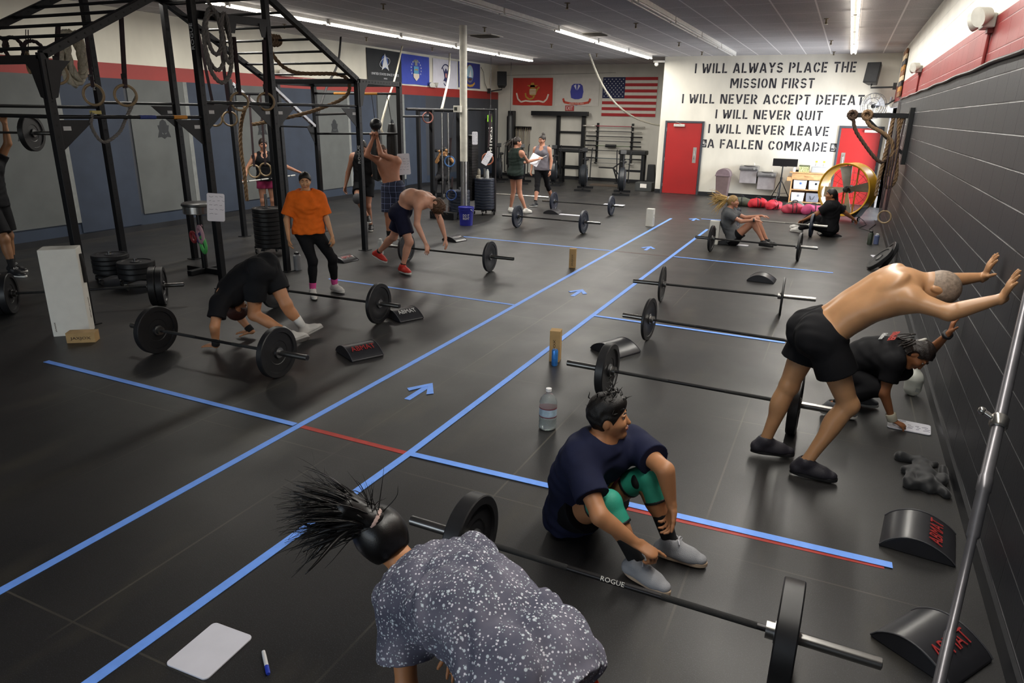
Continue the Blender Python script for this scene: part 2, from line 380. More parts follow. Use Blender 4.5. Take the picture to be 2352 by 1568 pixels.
        B.cone(tb, m, (0.017 * s, fr * 1.25), 0.012); B.cone(m, e, (fr * 1.2, fr * 1.1), 0.006); B.cone(e, e + unit(t2 + n * h.get('tcurl', 0.1)) * 0.024 * s, (fr * 1.1, fr * 0.95), 0.005)
    def head(b, B):
        s = b.s; Hc, fd, hu, hs = b.J['H'], b.fd, b.hu, b.hs; R = np.stack([hs, fd, hu], 1); q = 0.95 if b.fem else 1.0
        B.cone(b.N - b.up1 * 0.02 * s, Hc - hu * 0.045 * s - fd * 0.018 * s, (0.058 * s * q * b.g ** .5, 0.054 * s * q * b.g ** .5), 0.03)
        B.ell(Hc + hu * 0.022 * s - fd * 0.008 * s, A3([0.076, 0.096, 0.097]) * s * q, 0.03, R)
        B.cone(Hc - hu * 0.03 * s + fd * 0.035 * s, Hc - hu * 0.088 * s + fd * 0.064 * s, (0.063 * s * q, 0.03 * s * q), 0.035, hs, 0.9)
        B.cone(Hc + hu * 0.012 * s + fd * 0.083 * s, Hc - hu * 0.028 * s + fd * 0.103 * s, (0.009 * s, 0.013 * s), 0.012)
        for sg in (1, -1):
            B.ell(Hc + hu * 0.012 * s + fd * 0.094 * s + hs * sg * 0.032 * s, A3([0.017, 0.016, 0.012]) * s, 0.012, R, sub=True)
            B.ell(Hc + hu * 0.030 * s + fd * 0.083 * s + hs * sg * 0.03 * s, A3([0.026, 0.012, 0.008]) * s, 0.012, R)
            B.ell(Hc - hu * 0.022 * s + fd * 0.068 * s + hs * sg * 0.04 * s, A3([0.02, 0.022, 0.022]) * s, 0.025, R)
            B.ell(Hc - hu * 0.005 * s - fd * 0.006 * s + hs * sg * 0.076 * s * q, A3([0.009, 0.019, 0.031]) * s, 0.006, R)
        B.ell(Hc - hu * 0.052 * s + fd * 0.088 * s, A3([0.026, 0.012, 0.006]) * s, 0.006, R)
        B.ell(Hc - hu * 0.062 * s + fd * 0.086 * s, A3([0.022, 0.012, 0.007]) * s, 0.006, R)
    def skin(b, root, mat, hands, name='body', cover=()):
        B = Blend(); b.torso(B); s = b.s
        for q in 'LR':
            if 'K' + q in b.J: b.thigh(B, q); b.shank(B, q); b.foot(B, q)
            b.upper(B, q); b.fore(B, q)
            if hands.get(q): b.hand(B, q, hands[q])
            S, E = b.J['S' + q], b.J['E' + q]; g = b.g * (0.86 if b.fem else 1)
            B.ell(S + (E - S) * 0.1, A3([0.06, 0.06, 0.066]) * s * g, 0.03)
            if 'K' + q in b.J: B.ell(b.J['K' + q] - b.calf(q) * 0.012 * s, A3([0.047, 0.047, 0.05]) * s * b.g, 0.03)
        b.head(B)
        return B.build(name, mat, root, b.vox)
    def foot(b, B, q):
        s = b.s; A, O = b.J['A' + q], b.J['O' + q]; f = unit(O - A)
        B.cone(A, A + (O - A) * 0.3, (0.033 * s, 0.022 * s), 0.02)
    def eyes(b, root, iris='2a1a12', lip='8a4a42', brow='1a1310'):
        s = b.s; Hc, fd, hu, hs = b.J['H'], b.fd, b.hu, b.hs; R = Matrix(np.stack([hs, fd, hu], 1).tolist())
        lp = MB()
        for sg in (1, -1):
            m = MB(); w = MB()
            c = Hc + hu * 0.010 * s + fd * 0.0735 * s + hs * sg * 0.032 * s
            m.ell(c, (0.0125 * s, 0.0125 * s, 0.009 * s), R, 12, 8, 0); m.ell(c + fd * 0.0085 * s, (0.0065 * s, 0.005 * s, 0.0065 * s), R, 10, 6, 1)
            w.tube([Hc + hu * (0.032 + 0.006 * math.sin(t * PI)) * s + fd * (0.093 - 0.012 * t) * s + hs * sg * (0.014 + 0.036 * t) * s for t in (0, 0.33, 0.66, 1)], [0.004 * s, 0.005 * s, 0.0045 * s, 0.002 * s], 6)
            m.build('eye', [M('eye_white', 'b9b2a8', 0.25), M('iris_' + iris, iris, 0.1)], root, 60, 0, True); w.build('eyebrow', M('brow_' + brow, brow, 0.8), root, 60, 0, True)
        lp.ell(Hc - hu * 0.053 * s + fd * 0.089 * s, (0.025 * s, 0.0125 * s, 0.0055 * s), R, 12, 8); lp.ell(Hc - hu * 0.062 * s + fd * 0.0875 * s, (0.021 * s, 0.0125 * s, 0.006 * s), R, 12, 8)
        lp.build('lips', M('lips_' + lip, lip, 0.45), root, 60, 0, True)
    def hair(b, root, mat, vol=0.014, low=0.0, extra=None, name='hair', wave=0.0, fr=(-0.78, 0.62, 0.03)):
        """a cap over the skull, cut clear of the face; low > 0 lets it fall that far below the ears"""
        s = b.s; Hc, fd, hu, hs = b.J['H'], b.fd, b.hu, b.hs; R = np.stack([hs, fd, hu], 1); B = Blend(); q = 0.95 if b.fem else 1.0
        B.ell(Hc + hu * 0.024 * s - fd * 0.01 * s, (A3([0.076, 0.096, 0.098]) * q + vol) * s, 0.02, R)
        if low: B.cone(Hc - fd * 0.03 * s, Hc - fd * 0.05 * s - hu * low * s, (0.085 * s, 0.07 * s), 0.03, hs, 0.75)
        if wave: B.wave(wave, 120 / s, hu, 3)
        for sg in (1, -1): B.ell(Hc - hu * 0.012 * s + fd * 0.004 * s + hs * sg * 0.088 * s, A3([0.03, 0.024, 0.036]) * s, 0.008, R, sub=True)
        B.cut(Hc + fd * fr[2] * s, fd * -fr[0] - hu * fr[1])
        B.cut(Hc - hu * (0.062 + low) * s, -hu)
        if extra: extra(B)
        return B.build(name, mat, root, min(b.vox, 0.008))
    def shirt(b, root, mat, sleeve=0.55, o=0.014, hem=-0.04, name='shirt', flare=0.012, wave=0.004, neck=0.072, tank=False, low=0.0):
        s = b.s; B = Blend(); b.torso(B, o * s, 0.06, False); u0 = unit(b.W - b.P); u1 = unit(b.N - b.W)
        B.cone(b.W, b.P - u0 * 0.12 * s, ((0.145 * b.g) * s + o, (0.166 * b.g) * s + o), 0.05, b.side, 0.78)
        B.cut(b.P + u0 * hem * s, -u0)
        if wave: B.wave(wave * s, 55 / s, b.ss + 0.5 * u1, 5)
        if sleeve:
            for q in 'LR': b.upper(B, q, o * s, sleeve, True, flare * s, 0.04)
        if tank:
            for q, sg in (('L', 1), ('R', -1)): B.ell(b.J['S' + q] + b.ss * sg * 0.05 * s, A3([0.11, 0.11, 0.125]) * s, 0.02, np.stack([b.ss, b.f1, u1], 1), sub=True)
        B.cone(b.N + b.up1 * 0.02 * s - b.f1 * 0.0 * s + b.f1 * low * 0.4 * s, b.N + unit(b.J['H'] - b.N) * 0.2 * s, (neck * s, (neck + 0.05) * s), 0.012, sub=True)
        if low: B.ell(b.N + b.f1 * 0.08 * s - u1 * low * s, A3([0.065, 0.07, 0.075]) * s, 0.012, np.stack([b.ss, b.f1, u1], 1), sub=True)
        return B.build(name, mat, root, b.vox)
    def shorts(b, root, mat, t=0.5, o=0.012, top=0.1, name='shorts', flare=0.02, wave=0.003):
        s = b.s; B = Blend(); b.torso(B, o * s, 0.05, False); u0 = unit(b.W - b.P)
        B.cut(b.P + u0 * top * s, u0)
        if wave: B.wave(wave * s, 60 / s, b.side, 9)
        for q in 'LR': b.thigh(B, q, o * s, t, True, flare * s, 0.03)
        return B.build(name, mat, root, b.vox)
    def leggings(b, root, mat, t=0.95, o=0.007, top=0.1, name='leggings', wave=0.0015):
        s = b.s; B = Blend(); b.torso(B, o * s, 0.05, False); u0 = unit(b.W - b.P); B.cut(b.P + u0 * top * s, u0)
        for q in 'LR':
            b.thigh(B, q, o * s); b.shank(B, q, o * s, 0.0, t, True); B.ell(b.J['K' + q] - b.calf(q) * 0.012 * s, A3([0.047, 0.047, 0.05]) * s * b.g + o * s, 0.03)
        if wave: B.wave(wave * s, 70 / s, A3([0, 0, 1]), 4)
        return B.build(name, mat, root, b.vox)
    def sock(b, root, mat, q, t0=0.72, o=0.006, name='sock'):
        B = Blend(); K, A = b.J['K' + q], b.J['A' + q]; a = K + (A - K) * t0
        B.cone(A + (K - A) * 0.03, a, (0.03 * b.s * b.g + o, 0.036 * b.s * b.g + o + 0.006 * (1 - t0)), 0.01, None, 1, True)
        return B.build(name, mat, root, min(b.vox, 0.008))
    def shoe(b, root, mat, q, sole, up=(0, 0, 1), lace=None, name='shoe', solen='sole', size=1.0, drop=0.082):
        """A is the ankle, O the ball of the foot"""
        s = b.s * size; A, O = b.J['A' + q], b.J['O' + q]; up = unit(up); f = O - A; f = unit(f - up * (f @ up)); lat = np.cross(up, f)
        g = A - up * drop * s; B = Blend()                     # g: under the ankle, on the sole
        B.cone(g + up * 0.052 * s - f * 0.045 * s, A + up * 0.012 * s, (0.037 * s, 0.043 * s), 0.03)
        B.cone(A - f * 0.0 * s, g + f * 0.10 * s + up * 0.052 * s, (0.042 * s, 0.034 * s), 0.03, lat, 0.95)
        B.cone(g + f * 0.08 * s + up * 0.04 * s, g + f * 0.155 * s + up * 0.034 * s, (0.043 * s, 0.036 * s), 0.03, lat, 0.72)
        B.cone(g - f * 0.045 * s + up * 0.035 * s, g + f * 0.1 * s + up * 0.03 * s, (0.036 * s, 0.043 * s), 0.03, lat, 0.9)
        B.cut(g + up * 0.02 * s, -up); B.cone(A + up * 0.005 * s, A + up * 0.1 * s, (0.03 * s, 0.034 * s), 0.006, sub=True)
        o = B.build(name, mat, root, min(b.vox, 0.007))
        pl = []
        for i in range(28):
            t = 2 * PI * i / 28; x = math.cos(t); y = math.sin(t); px = 0.055 + 0.14 * x; pl.append((px, y * (0.043 + 0.007 * x - 0.006 * math.sin(px * 25)) * (1 - 0.25 * max(0, -x) ** 4)))
        m = MB(); m.prism([(a * s, c * s) for a, c in pl], g, f, lat, up * 0.028 * s)
        m.build(solen, sole, o, 40, 0.006 * s, True)
        if lace:
            m = MB()
            for i in range(4):
                c = g + f * (0.035 + 0.024 * i) * s + up * (0.098 - 0.009 * i) * s
                m.tube([c - lat * 0.026 * s - up * 0.012 * s, c + up * 0.002 * s, c + lat * 0.026 * s - up * 0.012 * s], 0.0035 * s, 6)
            c = g + f * 0.03 * s + up * 0.105 * s
            for sg in (1, -1): m.tube([c, c + lat * sg * 0.02 * s + up * 0.02 * s + f * 0.01 * s, c + lat * sg * 0.035 * s + up * 0.006 * s + f * 0.02 * s, c + lat * sg * 0.012 * s - up * 0.004 * s + f * 0.012 * s], 0.003 * s, 6)
            m.build('laces', lace, o, 60, 0, True)
        return o
def frame3(d):
    R = frame(Vector(d)); return np.array([list(r) for r in R])
def strands(mb, base, dirs, n, length, r, seed, spread=0.3, droop=0.3, jitter=0.02, wig=0.03, sides=5):
    """locks of flying hair: tapering tubes from around base"""
    g = np.random.RandomState(seed)
    for i in range(n):
        d0 = dirs[g.randint(len(dirs))]; d = unit(unit(d0) + g.normal(0, spread, 3)); L = length * (0.55 + 0.45 * g.rand()); p = A3(base) + g.normal(0, jitter, 3); pts = [p]; ph = g.rand() * 6
        c = g.normal(0, 0.5, 3)
        for k in range(1, 9):
            t = k / 8; d = unit(d + c * 0.08 + A3([0, 0, -droop * 0.12])); p = p + d * L / 8 + c * wig * math.sin(ph + t * 5) * 0.3; pts.append(p)
        rr = r * (0.6 + 0.8 * g.rand()); mb.tube(pts, [rr * (1 - 0.85 * (j / 8) ** 1.5) for j in range(9)], sides)


# ------------------------------------------------------------ the room
def grid_lines(n, L, sep, period, off, width, axis):
    """1 on thin lines every `period` metres along one axis"""
    a = n.new('ShaderNodeMath'); a.operation = 'ADD'; a.inputs[1].default_value = off; L.new(sep.outputs[axis], a.inputs[0])
    p = n.new('ShaderNodeMath'); p.operation = 'PINGPONG'; p.inputs[1].default_value = period / 2; L.new(a.outputs[0], p.inputs[0])
    c = n.new('ShaderNodeMath'); c.operation = 'LESS_THAN'; c.inputs[1].default_value = width / 2; L.new(p.outputs[0], c.inputs[0]); return c
def mixc(n, L, fac, a, b):
    m = n.new('ShaderNodeMix'); m.data_type = 'RGBA'
    for i, x in ((0, fac), (6, a), (7, b)):
        if hasattr(x, 'links') or hasattr(x, 'is_linked'): L.new(x, m.inputs[i])
        else: m.inputs[i].default_value = x if i == 0 else (*x, 1)
    return m.outputs[2]
def noise(n, L, tc, scale, lo=0.35, hi=0.65, detail=5, sc3=(1, 1, 1)):
    mp = n.new('ShaderNodeMapping'); mp.inputs['Scale'].default_value = sc3; L.new(tc.outputs['Object'], mp.inputs[0])
    t = n.new('ShaderNodeTexNoise'); t.inputs['Scale'].default_value = scale; t.inputs['Detail'].default_value = detail; L.new(mp.outputs[0], t.inputs['Vector'])
    r = n.new('ShaderNodeMapRange'); r.inputs[1].default_value = lo; r.inputs[2].default_value = hi; L.new(t.outputs[0], r.inputs[0]); return r.outputs[0]
def floor_mat():
    m = M('rubber_floor', '2a2a2c', 0.42, var=0); n, L, b = nodes_of(m); tc = n.new('ShaderNodeTexCoord'); sp = n.new('ShaderNodeSeparateXYZ'); L.new(tc.outputs['Object'], sp.inputs[0])
    c = mixc(n, L, noise(n, L, tc, 0.7), lin('1f1f20'), lin('2c2b2a'))
    c = mixc(n, L, noise(n, L, tc, 3.0, 0.55, 0.8, 8, (1, 0.35, 1)), c, lin('39362f'))        # scuffs dragged along the lane
    c = mixc(n, L, noise(n, L, tc, 220, 0.62, 0.66, 1), c, lin('3c3c40'))                     # flecks
    s1 = grid_lines(n, L, sp, 1.22, 0.42, 0.012, 0); s2 = grid_lines(n, L, sp, 1.83, 0.3, 0.010, 1)
    mx = n.new('ShaderNodeMath'); mx.operation = 'MAXIMUM'; L.new(s1.outputs[0], mx.inputs[0]); L.new(s2.outputs[0], mx.inputs[1])
    wr = n.new('ShaderNodeMath'); wr.operation = 'MULTIPLY'; L.new(mx.outputs[0], wr.inputs[0]); L.new(noise(n, L, tc, 0.9, 0.4, 0.62), wr.inputs[1])
    c = mixc(n, L, wr.outputs[0], c, lin('4a4740')); L.new(c, b.inputs['Base Color'])
    rr = n.new('ShaderNodeMapRange'); rr.inputs[3].default_value = 0.40; rr.inputs[4].default_value = 0.47; L.new(noise(n, L, tc, 2.2, 0.3, 0.7, 8), rr.inputs[0]); L.new(rr.outputs[0], b.inputs['Roughness'])
    bp = n.new('ShaderNodeBump'); bp.inputs['Strength'].default_value = 0.12; bp.inputs['Distance'].default_value = 0.004
    t = n.new('ShaderNodeTexNoise'); t.inputs['Scale'].default_value = 160; L.new(tc.outputs['Object'], t.inputs['Vector']); L.new(t.outputs[0], bp.inputs['Height']); L.new(bp.outputs[0], b.inputs['Normal'])
    return m
def banded(name, bands, block=False, rough=0.55):
    """a painted wall: bands = [(height up to which, colour), ...]; block adds the courses of concrete block"""
    m = M(name, '808080', rough, var=0); n, L, b = nodes_of(m); tc = n.new('ShaderNodeTexCoord'); sp = n.new('ShaderNodeSeparateXYZ'); L.new(tc.outputs['Object'], sp.inputs[0])
    c = lin(bands[0][1])
    for i in range(1, len(bands)):
        g = n.new('ShaderNodeMath'); g.operation = 'GREATER_THAN'; g.inputs[1].default_value = bands[i - 1][0]; L.new(sp.outputs[2], g.inputs[0])
        c = mixc(n, L, g.outputs[0], c, lin(bands[i][1]))
    dk = n.new('ShaderNodeVectorMath'); dk.operation = 'SCALE'; dk.inputs['Scale'].default_value = 1
    if hasattr(c, 'links'): L.new(c, dk.inputs[0])
    else: dk.inputs[0].default_value = c
    v = n.new('ShaderNodeMapRange'); v.inputs[3].default_value = 0.88; v.inputs[4].default_value = 1.1; L.new(noise(n, L, tc, 1.6, 0.3, 0.7, 6, (1, 1, 0.5)), v.inputs[0]); L.new(v.outputs[0], dk.inputs['Scale'])
    c = dk.outputs[0]
    if block:
        h = grid_lines(n, L, sp, 0.2032, -0.112, 0.012, 2)
        fl = n.new('ShaderNodeMath'); fl.operation = 'MULTIPLY'; L.new(h.outputs[0], fl.inputs[0]); L.new(noise(n, L, tc, 1.3, 0.4, 0.6, 4), fl.inputs[1])
        k = n.new('ShaderNodeMath'); k.operation = 'MULTIPLY'; k.inputs[1].default_value = 0.35; L.new(fl.outputs[0], k.inputs[0])
        c = mixc(n, L, k.outputs[0], c, lin('a8a8a8'))  # paler course joints: their whitish reflection is painted into the wall colour
        mp = n.new('ShaderNodeMapping'); mp.inputs['Rotation'].default_value = (0, PI / 2, PI / 2) ; mp.inputs['Rotation'].default_value = (PI / 2, 0, PI / 2)
        cb = n.new('ShaderNodeCombineXYZ'); L.new(sp.outputs[1], cb.inputs[0]); ad = n.new('ShaderNodeMath'); ad.inputs[1].default_value = -0.112; L.new(sp.outputs[2], ad.inputs[0]); L.new(ad.outputs[0], cb.inputs[1])
        bt = n.new('ShaderNodeTexBrick'); bt.inputs['Scale'].default_value = 1; bt.inputs['Brick Width'].default_value = 0.4064; bt.inputs['Row Height'].default_value = 0.2032
        bt.inputs['Mortar Size'].default_value = 0.006; bt.inputs['Mortar Smooth'].default_value = 0.6; L.new(cb.outputs[0], bt.inputs['Vector'])
        t = n.new('ShaderNodeTexNoise'); t.inputs['Scale'].default_value = 45; t.inputs['Detail'].default_value = 6; L.new(tc.outputs['Object'], t.inputs['Vector'])
        q = n.new('ShaderNodeMath'); q.operation = 'MULTIPLY_ADD'; q.inputs[1].default_value = 0.18; L.new(t.outputs[0], q.inputs[0])
        iv = n.new('ShaderNodeMath'); iv.operation = 'SUBTRACT'; iv.inputs[0].default_value = 1; L.new(bt.outputs['Fac'], iv.inputs[1]); L.new(iv.outputs[0], q.inputs[2])
        bp = n.new('ShaderNodeBump'); bp.inputs['Strength'].default_value = 0.55; bp.inputs['Distance'].default_value = 0.008; L.new(q.outputs[0], bp.inputs['Height']); L.new(bp.outputs[0], b.inputs['Normal'])
    L.new(c, b.inputs['Base Color']); return m
def ceiling_mat():
    m = M('ceiling_tiles', 'b0aeb0', 0.9, var=0); n, L, b = nodes_of(m); tc = n.new('ShaderNodeTexCoord'); sp = n.new('ShaderNodeSeparateXYZ'); L.new(tc.outputs['Object'], sp.inputs[0])
    c = mixc(n, L, noise(n, L, tc, 1.1, 0.3, 0.7, 5), lin('a9a7aa'), lin('b9b7b9')); c = mixc(n, L, noise(n, L, tc, 90, 0.6, 0.64, 2), c, lin('908e92'))
    s1 = grid_lines(n, L, sp, 0.61, 0.1, 0.026, 0); s2 = grid_lines(n, L, sp, 1.22, 0.2, 0.024, 1)
    c = mixc(n, L, s2.outputs[0], c, lin('d2d0d2')); c = mixc(n, L, s1.outputs[0], c, lin('e4e2e2')); L.new(c, b.inputs['Base Color'])
    return m
WHITE = M('white_paint', 'd9d6cc', 0.5, var=0.04, vs=2)
m = MB(); m.bx((LX - 0.2, BY - 6, -0.1), (RX + 6, RY + 0.2, 0)); structure('floor', m, floor_mat())
m = MB(); m.bx((LX - 0.2, BY, CEIL), (RX + 0.2, RY + 0.2, CEIL + 0.1)); structure('ceiling', m, ceiling_mat())
OP = (18.3, 21.0, 2.5)                                   # the roll-up door opening in the right wall
m = MB(); m.bx((RX, BY, 0), (RX + 0.2, OP[0], CEIL)); m.bx((RX, OP[0], OP[2]), (RX + 0.2, OP[1], CEIL)); m.bx((RX, OP[1], 0), (RX + 0.2, TY + 0.2, CEIL))
wall_right = structure('wall_right', m, banded('block_wall', [(2.65, '202126'), (3.03, '8e2a2a'), (9, 'dcd9d0')], True, 0.5))
m = MB(); m.bx((LX - 0.2, BY, 0), (LX, RY + 0.2, CEIL))
wall_left = structure('wall_left', m, banded('left_wall', [(0.32, '2e3848'), (2.68, '3a3d44'), (2.93, '8f2a26'), (9, 'd6d2c4')]))
m = MB(); m.bx((LX, RY, 0), (-5.1, RY + 0.2, CEIL)); wall_rear = structure('wall_rear', m, banded('rear_wall', [(9, 'cbc8bf')]))
m = MB(); m.bx((-5.1, TY, 0), (RX + 0.2, TY + 0.2, CEIL)); m.bx((-5.1, TY + 0.2, 0), (-4.9, RY, CEIL)); wall_back = structure('wall_back', m, banded('lettered_wall', [(9, 'e0dcd0')]))
m = MB(); m.bx((LX, BY - 0.2, 0), (-9.4, BY, CEIL)); m.bx((-1.0, BY - 0.2, 0), (RX + 0.2, BY, CEIL)); m.bx((-9.4, BY - 0.2, 3.1), (-1.0, BY, CEIL)); structure('wall_front', m, banded('front_wall', [(9, 'b9b6ae')]))  # unseen; its wide opening is assumed, added to let the front light in
m = MB(); m.bx((RX - 0.05, OP[0] - 0.11, 0), (RX + 0.2, OP[0], OP[2] + 0.1)); m.bx((RX - 0.05, OP[1], 0), (RX + 0.2, OP[1] + 0.1, OP[2] + 0.1)); m.bx((RX - 0.05, OP[0], OP[2]), (RX + 0.2, OP[1], OP[2] + 0.1))
structure('trim_1', m, M('steel_jamb', '6f6c6c', 0.5))
BLK = M('baseboard', '1b1c20', 0.45)
m = MB(); m.bx((-5.1, TY - 0.012, 0), (-4.93, TY, 0.11)); m.bx((-3.79, TY - 0.012, 0), (-0.25, TY, 0.11)); m.bx((0.85, TY - 0.012, 0), (RX, TY, 0.11)); structure('baseboard_back', m, BLK)
m = MB(); m.bx((LX, 5, 0), (LX + 0.012, RY, 0.1)); structure('baseboard_left', m, BLK)
m = MB(); m.bx((LX, RY - 0.012, 0), (-5.1, RY, 0.1)); structure('baseboard_rear', m, BLK)
m = MB(); m.bx((RX - 0.02, 0, 0), (RX, OP[0] - 0.11, 0.1)); structure('baseboard_right', m, BLK)
# padded panels on the left wall, with the hooded emblem on the grey ones
GP = M('grey_panel', '585b5b', 0.7, var=0.1, vs=3); BP = M('blue_panel', '2f3848', 0.7, var=0.12, vs=3); LP = M('pale_strip', '7a7d7c', 0.7); EMB = M('emblem_black', '25282c', 0.7)
EM = [(0, 1.0), (0.32, 0.8), (0.42, 0.5), (0.62, 0.5), (0.55, 0.22), (0.5, 0.05), (0.72, -0.5), (0.3, -0.45), (0, -0.62), (-0.3, -0.45), (-0.72, -0.5), (-0.5, 0.05), (-0.55, 0.22), (-0.62, 0.5), (-0.42, 0.5), (-0.32, 0.8)]
for a in (6.5, 9.05, 11.6, 14.1, 16.65):
    m = MB(); m.bx((LX, a, 0.3), (LX + 0.02, a + 1.22, 2.68)); structure('wall_panel', m, GP, wall_left)
    m = MB(); m.bx((LX, a + 1.22, 0.3), (LX + 0.024, a + 1.31, 2.68)); structure('panel_strip', m, LP, wall_left)
    m = MB(); m.bx((LX, a + 1.31, 0.12), (LX + 0.02, a + 2.48, 2.68)); structure('wall_panel', m, BP, wall_left)
    m = MB(); m.prism([(x * 0.2, y * 0.22) for x, y in EM], (LX + 0.02, a + 0.66, 1.78), (0, 1, 0), (0, 0, 1), (0.004, 0, 0))
    e = structure('emblem', m, EMB, wall_left)
    m = MB(); [m.prism([(-0.05, 0.02), (-0.012, -0.005), (-0.02, -0.015), (-0.045, -0.008)], (LX + 0.0245, a + 0.66, 1.74), (0, sg, 0), (0, 0, 1), (0.002, 0, 0)) for sg in (1, -1)]
    structure('emblem_eyes', m, GP, e)
# the stencilled creed on the back wall: every letter drawn from straight strokes and arcs with stencil gaps
def stencil(ch):
    t = 0.17
    def seg(a, b): return ('s', a, b)
    def arc(cx, cy, rx, ry, a0, a1): return ('a', cx, cy, rx, ry, a0, a1)
    Vt = lambda x, y0=0, y1=1: seg((x, y0), (x, y1)); L, R = 0.085, 0.53
    G = {'I': ([Vt(L)], 0.17), 'L': ([Vt(L), seg((0.21, 0.085), (0.5, 0.085))], 0.52),
         'T': ([seg((0, 0.915), (0.56, 0.915)), Vt(0.28, 0, 0.8)], 0.56), 'H': ([Vt(L), Vt(R), seg((0.2, 0.5), (0.42, 0.5))], 0.62),
         'E': ([Vt(L), seg((0.21, 0.915), (0.5, 0.915)), seg((0.21, 0.5), (0.46, 0.5)), seg((0.21, 0.085), (0.5, 0.085))], 0.52),
         'F': ([Vt(L), seg((0.21, 0.915), (0.5, 0.915)), seg((0.21, 0.5), (0.46, 0.5))], 0.5),
         'A': ([seg((0.08, 0), (0.30, 1)), seg((0.62, 0), (0.40, 0.9)), seg((0.27, 0.27), (0.46, 0.27))], 0.7),
         'V': ([seg((0.08, 1), (0.32, 0)), seg((0.6, 1), (0.40, 0.18))], 0.68), 'Y': ([Vt(0.32, 0, 0.42), seg((0.08, 1), (0.3, 0.5)), seg((0.57, 1), (0.38, 0.56))], 0.64),
         'N': ([Vt(L), Vt(0.59), seg((0.17, 1), (0.5, 0.02))], 0.68), 'M': ([Vt(L), Vt(0.75), seg((0.18, 1), (0.41, 0.28)), seg((0.66, 1), (0.46, 0.42))], 0.84),
         'W': ([seg((0.08, 1), (0.22, 0)), seg((0.38, 0.62), (0.26, 0.05)), seg((0.5, 0.95), (0.62, 0)), seg((0.86, 1), (0.7, 0.1))], 0.94),
         'U': ([Vt(L, 0.3, 1), Vt(R, 0.3, 1), arc(0.307, 0.3, 0.222, 0.215, 185, 262), arc(0.307, 0.3, 0.222, 0.215, 278, 355)], 0.62),
         'O': ([arc(0.32, 0.5, 0.235, 0.415, 98, 262), arc(0.32, 0.5, 0.235, 0.415, -82, 82)], 0.64),
         'Q': ([arc(0.32, 0.5, 0.235, 0.415, 98, 262), arc(0.32, 0.5, 0.235, 0.415, -82, 82), seg((0.4, 0.22), (0.58, -0.06))], 0.66),
         'C': ([arc(0.32, 0.5, 0.235, 0.415, 98, 262), arc(0.32, 0.5, 0.235, 0.415, 25, 82), arc(0.32, 0.5, 0.235, 0.415, -82, -25)], 0.6),
         'D': ([Vt(L), arc(0.24, 0.5, 0.3, 0.415, -84, -6), arc(0.24, 0.5, 0.3, 0.415, 6, 84)], 0.64),
         'P': ([Vt(L), arc(0.28, 0.71, 0.24, 0.205, -86, 86)], 0.6), 'R': ([Vt(L), arc(0.28, 0.71, 0.24, 0.205, -86, 86), seg((0.27, 0.45), (0.54, 0))], 0.63),
         'S': ([arc(0.29, 0.72, 0.205, 0.195, 20, 170), arc(0.29, 0.70, 0.205, 0.2, 190, 250), seg((0.22, 0.55), (0.4, 0.43)), arc(0.29, 0.29, 0.205, 0.2, 0, 60), arc(0.29, 0.28, 0.205, 0.195, 190, 345)], 0.58)}
    return G[ch]
def write_stencil(mb, line, x0, x1, z0, h, y):
    cur = 0; gl = []
    for ch in line:
        if ch == ' ': cur += 0.42; continue
        g, wd = stencil(ch); gl.append((cur, g)); cur += wd + 0.15
    k = (x1 - x0) / (cur - 0.15); t = 0.165
    for c, g in gl:
        for q in g:
            if q[0] == 's':
                a, b = Vector(q[1]), Vector(q[2]); d = (b - a).normalized(); nx = Vector((-d.y, d.x)) * t / 2
                if abs(d.x) > 0.02 and abs(d.y) > 0.3: nx = Vector((t / 2 / abs(d.y), 0)) * (1 if d.y < 0 else -1)
                p = [a + nx, a - nx, b - nx, b + nx]
            else:
                _, cx, cy, rx, ry, a0, a1 = q; ts = [math.radians(a0 + (a1 - a0) * i / 8) for i in range(9)]
                p = [Vector((cx + (rx + t / 2) * math.cos(s), cy + (ry + t / 2) * math.sin(s))) for s in ts] + [Vector((cx + (rx - t / 2) * math.cos(s), cy + (ry - t / 2) * math.sin(s))) for s in ts[::-1]]
            mb.prism([(x0 + (c + v.x) * k, z0 + v.y * h) for v in p], (0, y, 0), (1, 0, 0), (0, 0, 1), (0, -0.003, 0))
for line, x0, x1, z0, h in (('I WILL ALWAYS PLACE THE', -4.22, -0.06, 3.385, 0.26), ('MISSION FIRST', -3.20, -1.02, 2.99, 0.255), ('I WILL NEVER ACCEPT DEFEAT', -4.51, 0.25, 2.575, 0.255),
                            ('I WILL NEVER QUIT', -3.52, -0.70, 2.175, 0.245), ('I WILL NEVER LEAVE', -3.68, -0.48, 1.77, 0.25), ('A FALLEN COMRADE', -3.66, -0.47, 1.36, 0.25)):
    m = MB(); write_stencil(m, line, x0, x1, z0, h, TY); structure('lettering', m, M('stencil_paint', '2b2b33', 0.6), wall_back)
